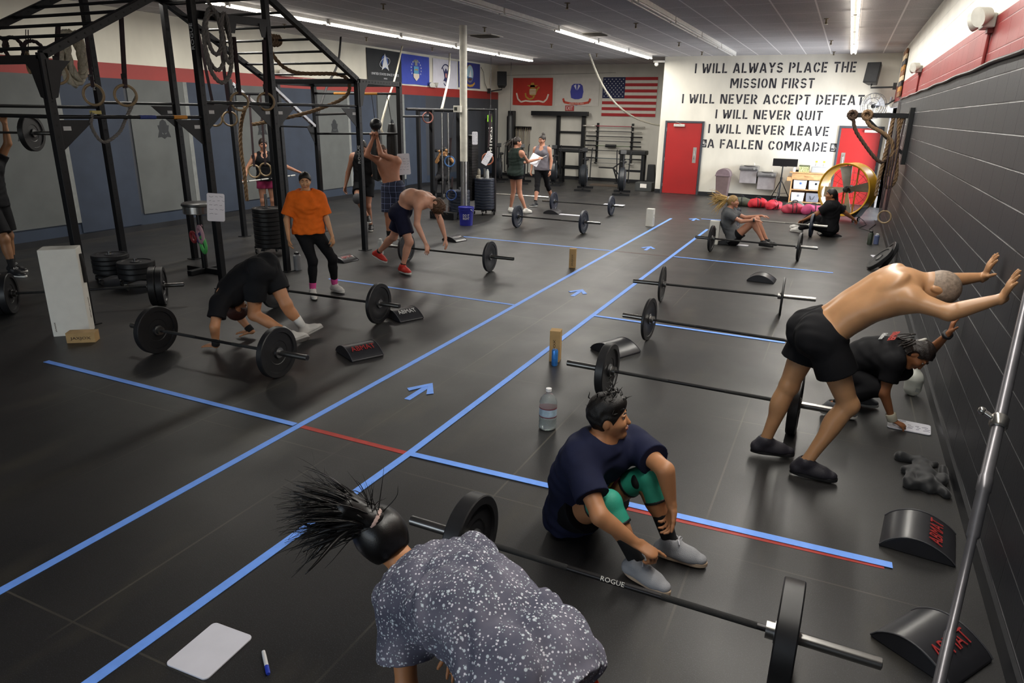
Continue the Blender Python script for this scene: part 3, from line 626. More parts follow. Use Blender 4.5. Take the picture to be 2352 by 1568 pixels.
# doors
RED = M('red_door_paint', 'a02222', 0.35, var=0.06, vs=2); FRM = M('door_frame_grey', '3c3e46', 0.5); STL = M('brushed_steel', 'b9b7b3', 0.3, 0.9)
def red_door(name, x0, x1, z1, hinge_left, y=TY):
    d = MB(); d.bx((x0 + 0.06, y - 0.035, 0.01), (x1 - 0.06, y - 0.004, z1 - 0.06)); r = structure(name, d, RED, None, 0, 0.004)
    f = MB(); f.bx((x0, y - 0.05, 0), (x0 + 0.055, y, z1)); f.bx((x1 - 0.055, y - 0.05, 0), (x1, y, z1)); f.bx((x0 + 0.055, y - 0.05, z1 - 0.055), (x1 - 0.055, y, z1)); structure('door_frame', f, FRM, r, 0, 0.004)
    hx = x1 - 0.20 if hinge_left else x0 + 0.20
    p = MB(); p.bx((hx - 0.05, y - 0.041, 0.92), (hx + 0.05, y - 0.035, 1.36)); q = structure('door_handle', p, STL, r)
    p = MB(); p.tube([(hx, y - 0.042, 1.03), (hx, y - 0.085, 1.05), (hx, y - 0.085, 1.25), (hx, y - 0.042, 1.27)], 0.012, 8); structure('pull', p, STL, q, 50)
    p = MB(); cx = x0 + 0.42 if hinge_left else x1 - 0.3
    p.bx((cx - 0.16, y - 0.1, z1 - 0.16), (cx + 0.16, y - 0.036, z1 - 0.09)); p.beam((cx + 0.05, y - 0.07, z1 - 0.08), (cx - 0.02, y - 0.16, z1 - 0.05), 0.02, 0.01); p.beam((cx - 0.02, y - 0.16, z1 - 0.05), (cx - 0.12, y - 0.05, z1 - 0.03), 0.02, 0.01); structure('door_closer', p, M('closer_silver', 'c9c7c0', 0.35, 0.6), r, 0, 0.006)
    for hz_ in (0.25, 1.0, z1 - 0.25):
        p = MB(); e = x0 + 0.058 if hinge_left else x1 - 0.058; p.cyl((e, y - 0.045, hz_ - 0.05), (e, y - 0.045, hz_ + 0.05), 0.009, 8); structure('hinge', p, STL, r, 40)
red_door('door_1', -4.93, -3.80, 2.09, True); red_door('door_2', -0.24, 0.84, 2.05, False)
# things fixed to the right wall: the ledge under the red band
m = MB(); m.tube([(RX - 0.02, y, 2.655 + 0.006 * math.sin(y * 3)) for y in np.linspace(3, 18.2, 40)], 0.016, 6); structure('trim_2', m, M('conduit_dark', '2c2b2e', 0.5), None, 60)


# ------------------------------------------------------------ floor tape
BT = M('blue_tape', '74a6ff', 0.55, var=0.08, vs=14); RT = M('red_paint_line', 'a8342c', 0.55, var=0.15, vs=14)
def tape(pts, wd=0.05, mat=BT, z=0.002):
    m = MB()
    for a, b in zip(pts[:-1], pts[1:]):
        a, b = Vector((*a, z)), Vector((*b, z)); m.beam(a, b, 0.002, wd, (0, 0, 1)) if False else m.box((a + b) / 2, ((b - a).length, wd, 0.002), RZ(math.atan2(b.y - a.y, b.x - a.x)))
    return structure('floor_marking', m, mat)
tape([(-3.37, 1.0), (-3.36, 5.8), (-3.38, 16.0)], 0.055); tape([(-2.47, 1.0), (-2.40, 3.6), (-2.36, 14.8)], 0.055, BT, 0.003)
tape([(-6.32, 3.63), (-3.40, 3.6)], 0.052, BT, 0.004); tape([(-3.34, 3.6), (-2.41, 3.59)], 0.045, RT, 0.001); tape([(-2.38, 3.59), (0.54, 3.66)], 0.055, BT, 0.005); tape([(-0.9, 3.585), (0.5, 3.635)], 0.045, RT, 0.0005)
tape([(-6.22, 7.48), (-3.38, 7.45)], 0.045); tape([(-2.36, 7.46), (-0.28, 7.43)], 0.05, BT, 0.004)
tape([(-6.36, 11.44), (-3.38, 11.48)], 0.045); tape([(-2.33, 11.49), (0.10, 11.44)], 0.05, BT, 0.004); tape([(-3.36, 11.48), (-2.38, 11.49)], 0.03, M('faded_line', '5a3a34', 0.6), 0.001)
tape([(-2.76, 16.3), (-2.3, 16.35)], 0.05)
def arrow(x, y, k=1.0):
    m = MB(); w_ = 0.055
    m.prism([(-w_ / 2, 0), (w_ / 2, 0), (w_ / 2, 0.36 * k), (-w_ / 2, 0.36 * k)], (x, y, 0.001), (1, 0, 0), (0, 1, 0), (0, 0, 0.002))
    for sg in (1, -1): m.prism([(0, 0.40 * k), (sg * 0.13, 0.20 * k), (sg * 0.085, 0.16 * k), (0, 0.32 * k)], (x, y, 0.0035), (1, 0, 0), (0, 1, 0), (0, 0, 0.002))
    structure('floor_marking', m, BT)
arrow(-2.93, 4.38); arrow(-2.91, 8.2); arrow(-2.90, 11.83); arrow(-2.88, 15.9)

# ------------------------------------------------------------ ceiling: strip lights, sprinklers, vents
HOUS = M('fixture_white', 'd8d6d0', 0.45); TUBE_ON = M('lit_tube', 'fff6e6', 0.4, var=0, emit=9.0); TUBE_OFF = M('dark_tube', 'c8c6c4', 0.3)
ORD = ['first', 'second', 'third', 'fourth', 'fifth', 'sixth', 'seventh', 'eighth']
def strip_light(lit):
    r = thing('strip_light', '', 'ceiling light'); L = 2.38
    m = MB(); m.bx((-0.055, -L / 2, -0.06), (0.055, L / 2, 0)); m.prism([(-0.055, -0.06), (0.055, -0.06), (0.03, -0.078), (-0.03, -0.078)], (0, -L / 2, 0), (1, 0, 0), (0, 0, 1), (0, L, 0)); m.build('housing', HOUS, r, 0, 0.004)
    for sg in (1, -1):
        m = MB(); m.cyl((sg * 0.045, -L / 2 + 0.03, -0.085), (sg * 0.045, L / 2 - 0.03, -0.085), 0.0165, 10); m.build('tube', TUBE_ON if lit else TUBE_OFF, r, 50)
        m = MB(); [m.bx((sg * 0.045 - 0.012, e - 0.012, -0.1), (sg * 0.045 + 0.012, e + 0.012, -0.058)) for e in (-L / 2 + 0.02, L / 2 - 0.02)]; m.build('socket', HOUS, r)
    return r
ON, OFF = strip_light(True), strip_light(False); used = set()
def place_light(lit, x, y, lab):
    src = ON if lit else OFF
    r = src if lit not in used else dup(src, (0, 0, 0)); used.add(lit); r.location = (x, y, CEIL); r['label'] = lab; r['group'] = 'fluorescent strip lights'
for i in range(8): place_light(True, -0.17, 19.1 - 2.44 * i, '%s lit strip light from the lettered wall, in the row near the block wall' % ORD[i])  # the nearest of the row are out of view: assumed, to light near things
for i in range(6): place_light(False, -3.02, 19.1 - 2.44 * i, '%s switched-off strip light from the lettered wall, in the middle unlit row' % ORD[i])
for i in range(3): place_light(True, -5.4, 19.7 - 2.44 * i, '%s lit strip light from the far end, in the row between pole and lettered wall' % ORD[i])
for i in range(2): place_light(False, -5.4, 19.7 - 2.44 * (i + 3), '%s dark strip light nearer than the lit ones, in the row by the pole' % ORD[i])
for i in range(6): place_light(True, -9.2, 20.0 - 2.44 * i, '%s lit strip light from the far corner, in the row over the black rig' % ORD[i])
def sprinkler():
    r = thing('sprinkler', '', 'sprinkler'); m = MB(); m.lathe([(0.045, 0), (0.045, -0.008), (0.014, -0.014), (0.012, -0.05), (0.016, -0.07), (0.006, -0.085)], (0, 0, 0)); m.build('sprinkler_body', M('sprinkler_metal', '6a5f4c', 0.4, 0.7), r, 40)
    m = MB(); m.lathe([(0.0, -0.097), (0.034, -0.093), (0.034, -0.089), (0.0, -0.088)], (0, 0, 0)); m.tube([(-0.01, 0, -0.05), (-0.022, 0, -0.07), (0, 0, -0.092), (0.022, 0, -0.07), (0.01, 0, -0.05)], 0.004, 6); m.build('deflector', M('sprinkler_pale', 'c9c3b4', 0.4, 0.5), r, 40)
    return r
sp0 = sprinkler(); first = True
for x, y, lab in ((-7.03, 10.2, 'sprinkler head hanging between the rig and the pole top'), (-10.5, 14.5, 'sprinkler head above the black flag'), (-10.35, 17.2, 'sprinkler head above the blue and white wall flags'), (-9.4, 18.9, 'sprinkler head by the end of the lit strip above the corner speaker'),
                  (-6.9, 13.5, 'sprinkler head just right of the pole top'), (-6.9, 17.1, 'sprinkler head left of the middle lit strip, before the red flag'), (-3.86, 13.7, 'nearer sprinkler head between the lit and unlit strips'), (-3.85, 17.4, 'sprinkler head second from the lettered wall, left of the unlit strip'),
                  (-3.8, 20.0, 'sprinkler head at the top of the lettered wall, left side'), (-0.62, 14.0, 'largest sprinkler head left of the strip by the block wall'), (-0.63, 17.8, 'middle sprinkler head left of the strip by the block wall'), (-0.63, 20.7, 'sprinkler head right above the word THE on the wall'), (-4.2, 11.0, 'nearest sprinkler head, at the upper edge of the picture'), (-6.7, 20.0, 'sprinkler head where the white rope leaves the ceiling'), (-10.6, 11.9, 'sprinkler head beyond the sloping ladder of the rig')):
    r = sp0 if first else dup(sp0, (0, 0, 0)); first = False; r.location = (x, y, CEIL); r['label'] = lab; r['group'] = 'ceiling sprinklers'
for x, y, lab in ((-7.6, 14.9, 'square ceiling vent right of the pole'), (-5.2, 15.2, 'dark ceiling vent beside the lit middle strip')):
    r = thing('ceiling_vent', lab, 'vent', (x, y, CEIL)); m = MB(); m.bx((-0.3, -0.3, -0.012), (0.3, 0.3, 0)); m.build('vent_frame', M('vent_white', 'b9b6b0', 0.5), r)
    m = MB(); [m.box((0, -0.22 + 0.055 * i, -0.02), (0.5, 0.05, 0.004), Matrix.Rotation(0.5, 3, 'X')) for i in range(9)]; m.build('vent_slats', M('vent_dark', '6d6a66', 0.5), r)

# ------------------------------------------------------------ the steel pole with its control box
r = thing('support_pole', 'white steel pole from floor to ceiling with bare metal lower part', 'pole', (-7.17, 13.1, 0)); r['kind'] = 'structure'
m = MB(); m.cyl((0, 0, 1.25), (0, 0, CEIL), 0.075, 28); m.build('painted_sleeve', M('pole_cream', 'cfccc0', 0.5), r, 50)
m = MB(); m.cyl((0, 0, 0), (0, 0, 1.25), 0.068, 28); m.bx((-0.12, -0.12, 0), (0.12, 0.12, 0.012)); m.build('bare_pipe', M('bare_steel', 'a9a8a6', 0.28, 0.9), r, 50)
r = thing('thermostat', 'white control box with small screen clamped to the white pole', 'thermostat', (-7.21, 12.99, 2.28)); m = MB(); m.bx((-0.11, -0.05, -0.065), (0.05, 0.045, 0.065)); m.build('case', M('off_white_plastic', 'd2cfc4', 0.45), r, 0, 0.008)
m = MB(); m.bx((-0.085, -0.056, -0.03), (-0.02, -0.049, 0.035)); m.build('screen', M('lcd_dark', '3f4340', 0.2), r)

# ------------------------------------------------------------ flags
def flag(name, lab, a, b, zt, zb, mat, n, seed=1):
    """a cloth hung flat on a wall between ground points a and b; n points into the room; returns root and a placer for emblem shapes"""
    a, b, n = Vector((*a, 0)), Vector((*b, 0)), Vector(n); h = zt - zb; Z = Vector((0, 0, 1)); r = thing(name, lab, 'flag', (a + b) / 2 + Z * zb, 0, 'military and national flags')
    o = Vector(r.location); ph = seed * 1.7
    def rip(u, v): return n * (0.02 + 0.006 * math.sin(6 * u + ph) * (1 - v) + 0.004 * math.sin(15 * u + 3 * v + ph))
    m = MB(); m.sheet(lambda u, v: a.lerp(b, u) + Z * (zb + h * v + 0.006 * math.sin(9 * u + ph) * (1 - v)) + rip(u, v) - o, 28, 12, n * 0.004); m.build('cloth', mat, r, 60)
    L = (b - a).length; d = (b - a) / L
    def put(part, mat, polys, lift=0.010):
        q = MB()
        for p in polys: q.prism([(x, y) for x, y in p], (a + b) / 2 + Z * (zb + h / 2) + n * (0.026 + lift) - o, d, Z, -n * 0.004)
        return q.build(part, mat, r)
    def write(part, mat, t, x, y, size, width=None, lift=0.012):
        q = MB(); text(q, t, (a + b) / 2 + Z * (zb + h / 2 + y) + d * x + n * (0.026 + lift) - o, d, Z, size, width); return q.build(part, mat, r)
    return r, put, write
def disc(cx, cy, rx, ry, n=24, a0=0, a1=360): return [(cx + rx * math.cos(math.radians(a0 + (a1 - a0) * i / n)), cy + ry * math.sin(math.radians(a0 + (a1 - a0) * i / n))) for i in range(n)]
def star(cx, cy, r): return [(cx + (r if i % 2 == 0 else r * 0.4) * math.sin(PI * i / 5), cy + (r if i % 2 == 0 else r * 0.4) * math.cos(PI * i / 5)) for i in range(10)]
def ribbon(pts, w): 
    out = []
    for (x0, y0), (x1, y1) in zip(pts[:-1], pts[1:]):
        l = math.hypot(x1 - x0, y1 - y0) or 1; nx, ny = -(y1 - y0) / l * w / 2, (x1 - x0) / l * w / 2; out.append([(x0 + nx, y0 + ny), (x0 - nx, y0 - ny), (x1 - nx, y1 - ny), (x1 + nx, y1 + ny)])
    return out
cl = lambda n, h: M(n, h, 0.75, var=0.05, vs=6, sheen=0.15)
SILV, GOLD, NAVY, CREAM = cl('emblem_silver', 'cfd2d8'), cl('emblem_gold', 'b98b3a'), cl('emblem_navy', '2a2f5e'), cl('emblem_cream', 'e2d3c4')
r, put, write = flag('flag', 'black flag with a silver delta emblem, first of four on the long wall', (LX, 16.24), (LX, 17.86), 3.79, 2.99, cl('flag_black', '23262a'), (1, 0, 0), 1)
put('globe', cl('globe_blue', '4a62a0'), [disc(0, 0.1, 0.16, 0.17)], 0.006); put('orbit', SILV, ribbon([(0.24 * math.cos(t), 0.08 + 0.13 * math.sin(t + 0.5)) for t in np.linspace(0, 6.3, 24)], 0.014), 0.010)
put('delta', cl('delta_white', 'd9dde2'), [[(0, 0.31), (0.17, -0.12), (0, -0.03), (-0.17, -0.12)]], 0.016); write('lettering', SILV, 'UNITED STATES SPACE FORCE', 0, -0.22, 0.06, 1.3); write('date', SILV, 'MMXIX', 0, -0.33, 0.035)
r, put, write = flag('flag', 'bright blue flag with a shield inside a ring of stars, on the long wall', (LX, 17.88), (LX, 19.38), 3.77, 2.97, cl('flag_blue', '3a4bb0'), (1, 0, 0), 2)
put('stars', cl('star_white', 'e8e8ee'), [star(0.27 * math.cos(t), 0.02 + 0.25 * math.sin(t), 0.028) for t in np.linspace(-0.5, PI + 0.5, 13)]); put('shield', cl('shield_blue', '5f9fc4'), [[(-0.13, 0.1), (0.13, 0.1), (0.13, -0.1), (-0.13, -0.1)]]); put('shield_point', CREAM, [[(-0.16, -0.1), (0.16, -0.1), (0.15, -0.2), (0, -0.3), (-0.15, -0.2)]])
put('eagle', cl('eagle_grey', '8a8c8a'), [[(-0.16, 0.24), (-0.06, 0.2), (-0.07, 0.12), (0.07, 0.12), (0.06, 0.2), (0.16, 0.24), (0.07, 0.27), (0, 0.3), (-0.07, 0.27)]]); put('bolts', GOLD, ribbon([(-0.08, 0), (0, 0.02), (0.08, 0)], 0.03), 0.016)
r, put, write = flag('flag', 'white flag with a dark spread eagle, on the long wall', (LX, 19.6), (LX, 21.12), 3.77, 2.93, cl('flag_white', 'd8d6e0'), (1, 0, 0), 3)
put('eagle', NAVY, [[(-0.2, 0.2), (-0.12, 0.02), (-0.08, -0.12), (-0.16, -0.2), (-0.02, -0.22), (0, -0.28), (0.02, -0.22), (0.16, -0.2), (0.08, -0.12), (0.12, 0.02), (0.2, 0.2), (0.06, 0.06), (0.03, 0.16), (-0.03, 0.16), (-0.06, 0.06)]])
put('breast_shield', cl('pale_red', 'c98a86'), [[(-0.05, 0.02), (0.05, 0.02), (0.05, -0.08), (0, -0.12), (-0.05, -0.08)]], 0.016); put('motto_arcs', NAVY, ribbon([(0.28 * math.cos(t), 0.28 * math.sin(t)) for t in np.linspace(0.5, PI - 0.5, 12)], 0.03) + ribbon([(0.16 * math.cos(t), -0.18 + 0.16 * math.sin(t)) for t in np.linspace(PI + 0.6, 2 * PI - 0.6, 8)], 0.03))
r, put, write = flag('flag', 'dark blue flag with a ship in an oval, beside the corner speaker', (LX, 21.2), (LX, 22.72), 3.79, 2.99, cl('flag_navy', '2c3480'), (1, 0, 0), 4)
put('oval_rope', GOLD, [disc(0, 0.06, 0.25, 0.28)], 0.006); put('oval', cl('sea_sky', '9fc0d0'), [disc(0, 0.06, 0.23, 0.26)], 0.010); put('sea', cl('sea_blue', '3c6aa0'), [disc(0, 0.06, 0.23, 0.26, 16, 200, 340)], 0.014)
put('ship', cl('ship_brown', '5a3a30'), [[(-0.14, -0.08), (0.14, -0.08), (0.08, -0.16), (-0.1, -0.16)]], 0.018); put('sails', cl('sail_white', 'e6e6e6'), [[(-0.1, -0.05), (0.1, -0.05), (0.03, 0.2)]], 0.018); put('scroll', GOLD, ribbon([(-0.3, -0.24), (-0.2, -0.3), (0, -0.33), (0.2, -0.3), (0.34, -0.22)], 0.07))
r, put, write = flag('flag', 'red flag with a gold eagle, globe and anchor over a scroll', (-11.2, RY), (-9.66, RY), 3.42, 2.50, cl('flag_red', 'b83428'), (0, -1, 0), 5)
put('anchor', GOLD, ribbon([(-0.27, -0.05), (-0.25, -0.17), (-0.12, -0.26), (0.03, -0.22), (0.2, 0.1), (0.27, 0.15)], 0.06)); put('eagle', GOLD, [[(-0.22, 0.22), (0.22, 0.22), (0.1, 0.15), (0.05, 0.3), (-0.05, 0.3), (-0.1, 0.15)]]); put('globe', cl('globe_gold', 'a8823c'), [disc(0.02, 0.0, 0.15, 0.15)], 0.014)
put('globe_stripes', CREAM, [[(-0.1, y), (0.14, y), (0.14, y + 0.025), (-0.1, y + 0.025)] for y in (-0.09, -0.04, 0.01, 0.06)], 0.018); put('scroll', CREAM, ribbon([(-0.62, -0.05), (-0.56, -0.25), (-0.44, -0.35), (-0.25, -0.31), (-0.08, -0.33), (0.08, -0.33), (0.25, -0.31), (0.44, -0.35), (0.56, -0.25), (0.62, -0.08)], 0.055))
r, put, write = flag('flag', 'creased white flag with a blue emblem above a red scroll', (-9.55, RY), (-7.95, RY), 3.42, 2.5, cl('flag_offwhite', 'cfcbc4'), (0, -1, 0), 6)
AB = cl('army_blue', '4448a0'); put('emblem', AB, [[(-0.2, 0.2), (-0.12, 0.26), (0.12, 0.26), (0.2, 0.2), (0.24, 0), (0.2, -0.2), (0.08, -0.24), (-0.08, -0.24), (-0.2, -0.2), (-0.24, 0)]]); put('fan', cl('fan_white', 'd6d6e2'), [[(-0.12, 0.2), (-0.02, 0.05), (-0.04, 0.24)], [(0.12, 0.2), (0.02, 0.05), (0.04, 0.24)]], 0.016)
put('scroll', cl('scroll_red', 'c04a38'), ribbon([(-0.5, -0.22), (-0.46, -0.34), (-0.2, -0.39), (0.2, -0.39), (0.46, -0.34), (0.5, -0.22)], 0.075)); write('lettering', CREAM, 'UNITED STATES ARMY', 0, -0.39, 0.045, 0.55); write('date', AB, '1775', 0, -0.445, 0.03)
r, put, write = flag('flag', 'striped red and white national flag with a starred blue corner', (-7.82, RY), (-5.94, RY), 3.43, 2.18, cl('flag_stripe_white', 'd6d2c8'), (0, -1, 0), 7)
w_, h_ = 1.88, 1.25; put('red_stripes', cl('stripe_red', 'a82c30'), [[(-w_ / 2, h_ / 2 - h_ / 13 * (2 * i + 1)), (w_ / 2, h_ / 2 - h_ / 13 * (2 * i + 1)), (w_ / 2, h_ / 2 - h_ / 13 * 2 * i), (-w_ / 2, h_ / 2 - h_ / 13 * 2 * i)] for i in range(7)], 0.006)
put('canton', cl('canton_blue', '262c50'), [[(-w_ / 2, h_ / 2 - h_ * 7 / 13), (-w_ / 2 + 0.78, h_ / 2 - h_ * 7 / 13), (-w_ / 2 + 0.78, h_ / 2), (-w_ / 2, h_ / 2)]], 0.012)
put('stars', cl('star_pale', 'dcdcdc'), [star(-w_ / 2 + 0.065 * (1 + (i % 2)) + 0.13 * j, h_ / 2 - h_ * 7 / 13 / 10 * (i + 1), 0.026) for i in range(9) for j in range(6 if i % 2 == 0 else 5)], 0.018)

# ------------------------------------------------------------ signs, speakers, emergency lights
r = thing('exit_sign', 'small red EXIT sign under the white flag', 'sign', (-9.0, RY - 0.02, 2.42)); m = MB(); m.bx((-0.16, -0.012, -0.09), (0.16, 0.012, 0.09)); m.build('panel', M('sign_red', 'a83230', 0.4), r); m = MB(); text(m, 'EXIT', (0, -0.014, 0), (1, 0, 0), (0, 0, 1), 0.12, 0.25); m.build('lettering', M('sign_white', 'e6e2dc', 0.5), r)
for x, lab in ((-3.77, 'black restroom sign beside the left red door, before the last line of letters'), (-0.31, 'black restroom sign beside the right red door, after the last line of letters')):
    r = thing('restroom_sign', lab, 'sign', (x, TY, 1.48), 0, 'restroom signs'); m = MB(); m.bx((-0.08, -0.008, -0.11), (0.08, 0, 0.11)); m.build('plate', M('sign_black', '20232a', 0.4), r, 0, 0.004)
    m = MB(); 
    for dx in (-0.04, -0.005): m.prism(disc(dx, 0.07, 0.012, 0.012, 10), (0, -0.008, 0), (1, 0, 0), (0, 0, 1), (0, -0.002, 0)); m.prism([(dx - 0.015, 0.05), (dx + 0.015, 0.05), (dx + 0.01, -0.02), (dx - 0.01, -0.02)], (0, -0.008, 0), (1, 0, 0), (0, 0, 1), (0, -0.002, 0))
    for p in ribbon([(0.03, 0.05), (0.03, 0.0), (0.06, 0.0), (0.07, -0.03)], 0.01) + ribbon([(0.04 + 0.025 * math.cos(t), -0.015 + 0.025 * math.sin(t)) for t in np.linspace(2.4, 6.2, 8)], 0.008) + [[(-0.05, -0.075), (0.05, -0.075), (0.05, -0.06), (-0.05, -0.06)]]: m.prism(p, (0, -0.008, 0), (1, 0, 0), (0, 0, 1), (0, -0.002, 0))
    m.build('pictograms', M('sign_white'), r)
def speaker(lab, c, yaw, pitch, wall):
    r = thing('loudspeaker', lab, 'speaker', c); R = RZ(yaw) @ Matrix.Rotation(pitch, 3, 'X'); sb = M('speaker_black', '1d1e20', 0.5)
    m = MB(); m.prism([(-0.17, -0.13), (0.17, -0.13), (0.11, 0.13), (-0.11, 0.13)], R @ Vector((0, 0, -0.25)), R @ Vector((1, 0, 0)), R @ Vector((0, 1, 0)), R @ Vector((0, 0, 0.5))); m.build('cabinet', sb, r, 0, 0.015)
    m = MB(); m.box(R @ Vector((0, -0.135, 0)), (0.31, 0.012, 0.46), R); m.build('grille', M('grille_black', '28292b', 0.7, bump=0.5, bs=200), r, 0, 0.01)
    e = Vector(wall) - Vector(c); m = MB(); m.tube([R @ Vector((0, 0.05, -0.25)), R @ Vector((0, 0.05, -0.33)), e + Vector((0, 0, -0.02))], 0.022, 8); m.box(e, (0.08, 0.08, 0.16)); m.build('bracket', sb, r, 40)
speaker('black loudspeaker tilted on a bracket in the far left corner', (-11.35, 23.55, 3.33), 0.5, -0.35, (-11.72, 23.3, 2.95)); speaker('black loudspeaker on a bracket high beside the word THE', (0.36, 20.9, 3.32), -0.35, -0.25, (0.88, 20.75, 3.02))
def twin_light(lab, c, n, conduit=None):
    """emergency light: a box with two lamp heads; n points away from the wall"""
    n = Vector(n); d = Vector((-n.y, n.x, 0)); r = thing('emergency_light', lab, 'emergency light', c, 0, 'emergency lights'); wp = M('emergency_white', 'd0cec6', 0.4)
    m = MB(); m.beam(-d * 0.12 + n * 0.045, d * 0.12 + n * 0.045, 0.09, 0.11); m.build('case', wp, r, 0, 0.012)
    for sg in (1, -1):
        p = d * sg * 0.15 + n * 0.1 + Vector((0, 0, 0.03)); ax = (n * 1.0 + d * sg * 0.6 + Vector((0, 0, -0.35))).normalized(); m = MB(); m.lathe([(0.02, -0.07), (0.05, -0.05), (0.075, 0.03), (0.078, 0.05)], p, ax, 16); h = m.build('lamp_head', wp, r, 40)
        m = MB(); m.lathe([(0.0, 0.046), (0.07, 0.046), (0.07, 0.044)], p, ax, 16); m.build('lens', M('lens_clear', 'b8bcc0', 0.12, var=0), h, 40)
    if conduit:
        m = MB(); m.tube([(-c[0] + RX - 0.015, 0.0, -0.05), (-c[0] + RX - 0.015, 0.03, -0.36)], 0.014, 8); m.box((-c[0] + RX - 0.02, 0, -0.04), (0.04, 0.1, 0.1)); m.build('conduit', M('conduit_red', '7c2624', 0.5), r, 50)
twin_light('nearer white twin emergency light on the red band of the block wall', (RX, 7.3, 3.0), (-1, 0, 0), True); twin_light('farther white twin emergency light on the block wall, seen along it', (RX, 14.1, 3.03), (-1, 0, 0), True)
twin_light('white twin emergency light on the long wall, behind the sloping ladder', (LX, 13.1, 2.98), (1, 0, 0)); twin_light('white twin emergency light between the blue flag and the white flag', (LX, 19.5, 2.98), (1, 0, 0))
r = thing('security_camera', 'small white dome camera on a bracket at the end of the lit strip', 'camera', (-5.35, 21.3, 3.7)); m = MB(); m.bx((-0.05, -0.05, -0.02), (0.25, 0.09, 0.03)); m.build('bracket', HOUS, r); m = MB(); m.ell((0.05, -0.06, -0.07), (0.06, 0.06, 0.06)); m.build('dome', HOUS, r, 60)
m = MB(); m.tube([(-11.76, 22.75, 3.7), (-11.74, 22.9, 3.55), (-11.74, 23.0, 3.2), (-11.74, 23.2, 3.0)], 0.008, 6); solo('speaker_cable', m, M('cable_black', '1a1a1c', 0.6), 'thin black cable running down the wall to the corner speaker', 'cable', smooth=60)
m = MB(); m.tube([(-11.8 + 0.05, RY - 0.03, 3.5), (-8, RY - 0.03, 3.56), (-7.4, RY - 0.03, 3.57)], 0.008, 6); solo('wall_cable', m, M('conduit_grey', '8a8880', 0.6), 'thin grey cable along the rear wall above the flags', 'cable', smooth=60)
r = thing('plank_sign', 'slatted wooden board of brown, white and black planks high on the block wall', 'sign', (RX - 0.02, 19.0, 3.22)); cols = [M('plank_brown', '7a5234', 0.6), M('plank_pale', 'cdb795', 0.6), M('plank_black', '2c2a2c', 0.6), M('plank_ochre', 'a87838', 0.6)]
for i in range(9): m = MB(); m.bx((-0.035, -0.55 + 0.05 * (i % 3), -0.5 + 0.112 * i), (0, 0.55, -0.395 + 0.112 * i)); m.build('plank', cols[(i * 7) % 4], r, 0, 0.004)
r = thing('wall_box', 'white sanitizer box with a pump on the corner of the block wall', 'dispenser', (0.86, 20.98, 2.55)); m = MB(); m.bx((-0.06, -0.05, -0.15), (0.07, 0.06, 0.1)); m.build('case', M('off_white_plastic'), r, 0, 0.01); m = MB(); m.cyl((0, -0.01, 0.1), (0, -0.01, 0.22), 0.03, 12); m.bx((0.005, -0.055, -0.12), (0.045, -0.048, -0.02)); m.build('pump', M('pump_grey', '9a9aa0', 0.4), r, 40)
r = thing('wall_fan', 'round caged fan on an arm beside the word DEFEAT', 'fan', (0.5, 20.75, 2.55)); mw = M('cage_chrome', '8f8f92', 0.3, 0.8); AX = Vector((-0.45, -0.85, -0.1)).normalized(); F = frame(AX)
m = MB(); [m.torus(F @ Vector((0, 0, z)), AX, R, 0.006, 36, 6) for R, z in ((0.31, 0), (0.31, 0.1), (0.2, 0.13), (0.1, 0.14), (0.2, -0.03))]
for i in range(24): t = 2 * PI * i / 24; m.tube([F @ Vector((R * math.cos(t), R * math.sin(t), z)) for R, z in ((0.05, 0.145), (0.2, 0.13), (0.31, 0.1), (0.31, 0), (0.2, -0.03), (0.08, -0.03))], 0.0025, 4)
m.build('cage', mw, r, 60)
for i in range(3):
    m = MB(); t = 2 * PI * i / 3 + 0.4; m.sheet(lambda u, v: F @ Vector((math.cos(t + (v - 0.5) * 1.0 * (0.4 + 0.6 * u)) * (0.05 + 0.23 * u), math.sin(t + (v - 0.5) * 1.0 * (0.4 + 0.6 * u)) * (0.05 + 0.23 * u), 0.05 + 0.06 * (v - 0.5))), 6, 6, F @ Vector((0, 0, 0.004))); m.build('blade', M('blade_pale', 'c2c4c8', 0.35, 0.3), r, 60)
m = MB(); m.cyl(F @ Vector((0, 0, -0.16)), F @ Vector((0, 0, 0.07)), 0.055, 16); m.tube([F @ Vector((0, 0, -0.12)), (0.3, 0.0, 0.05), (0.43, 0.0, 0.15)], 0.02, 8); m.build('motor', M('speaker_black'), r, 50)

# ------------------------------------------------------------ along the lettered wall
r = thing('trash_can', 'tall brown plastic bin with a swing lid by the left red door', 'trash can', (-3.05, 21.0, 0)); br = M('bin_brown', '6d5c5c', 0.4)
m = MB(); m.prism([(-0.15, -0.15), (0.15, -0.15), (0.15, 0.15), (-0.15, 0.15)], (0, 0, 0), (1, 0, 0), (0, 1, 0), (0, 0, 0.64)); m.v = [(x * (1 + 0.28 * z / 0.64), y * (1 + 0.28 * z / 0.64), z) for x, y, z in m.v]; m.build('bin', br, r, 0, 0.02)
m = MB(); m.prism([(-0.21, 0)] + [(0.2 * math.cos(t), 0.02 + 0.16 * math.sin(t)) for t in np.linspace(PI, 0, 12)] + [(0.21, 0)], (0, -0.2, 0.65), (1, 0, 0), (0, 0, 1), (0, 0.4, 0)); m.bx((-0.21, -0.21, 0.62), (0.21, 0.21, 0.66)); m.build('swing_lid', M('bin_lid', '75646a', 0.4), r, 40, 0.006)
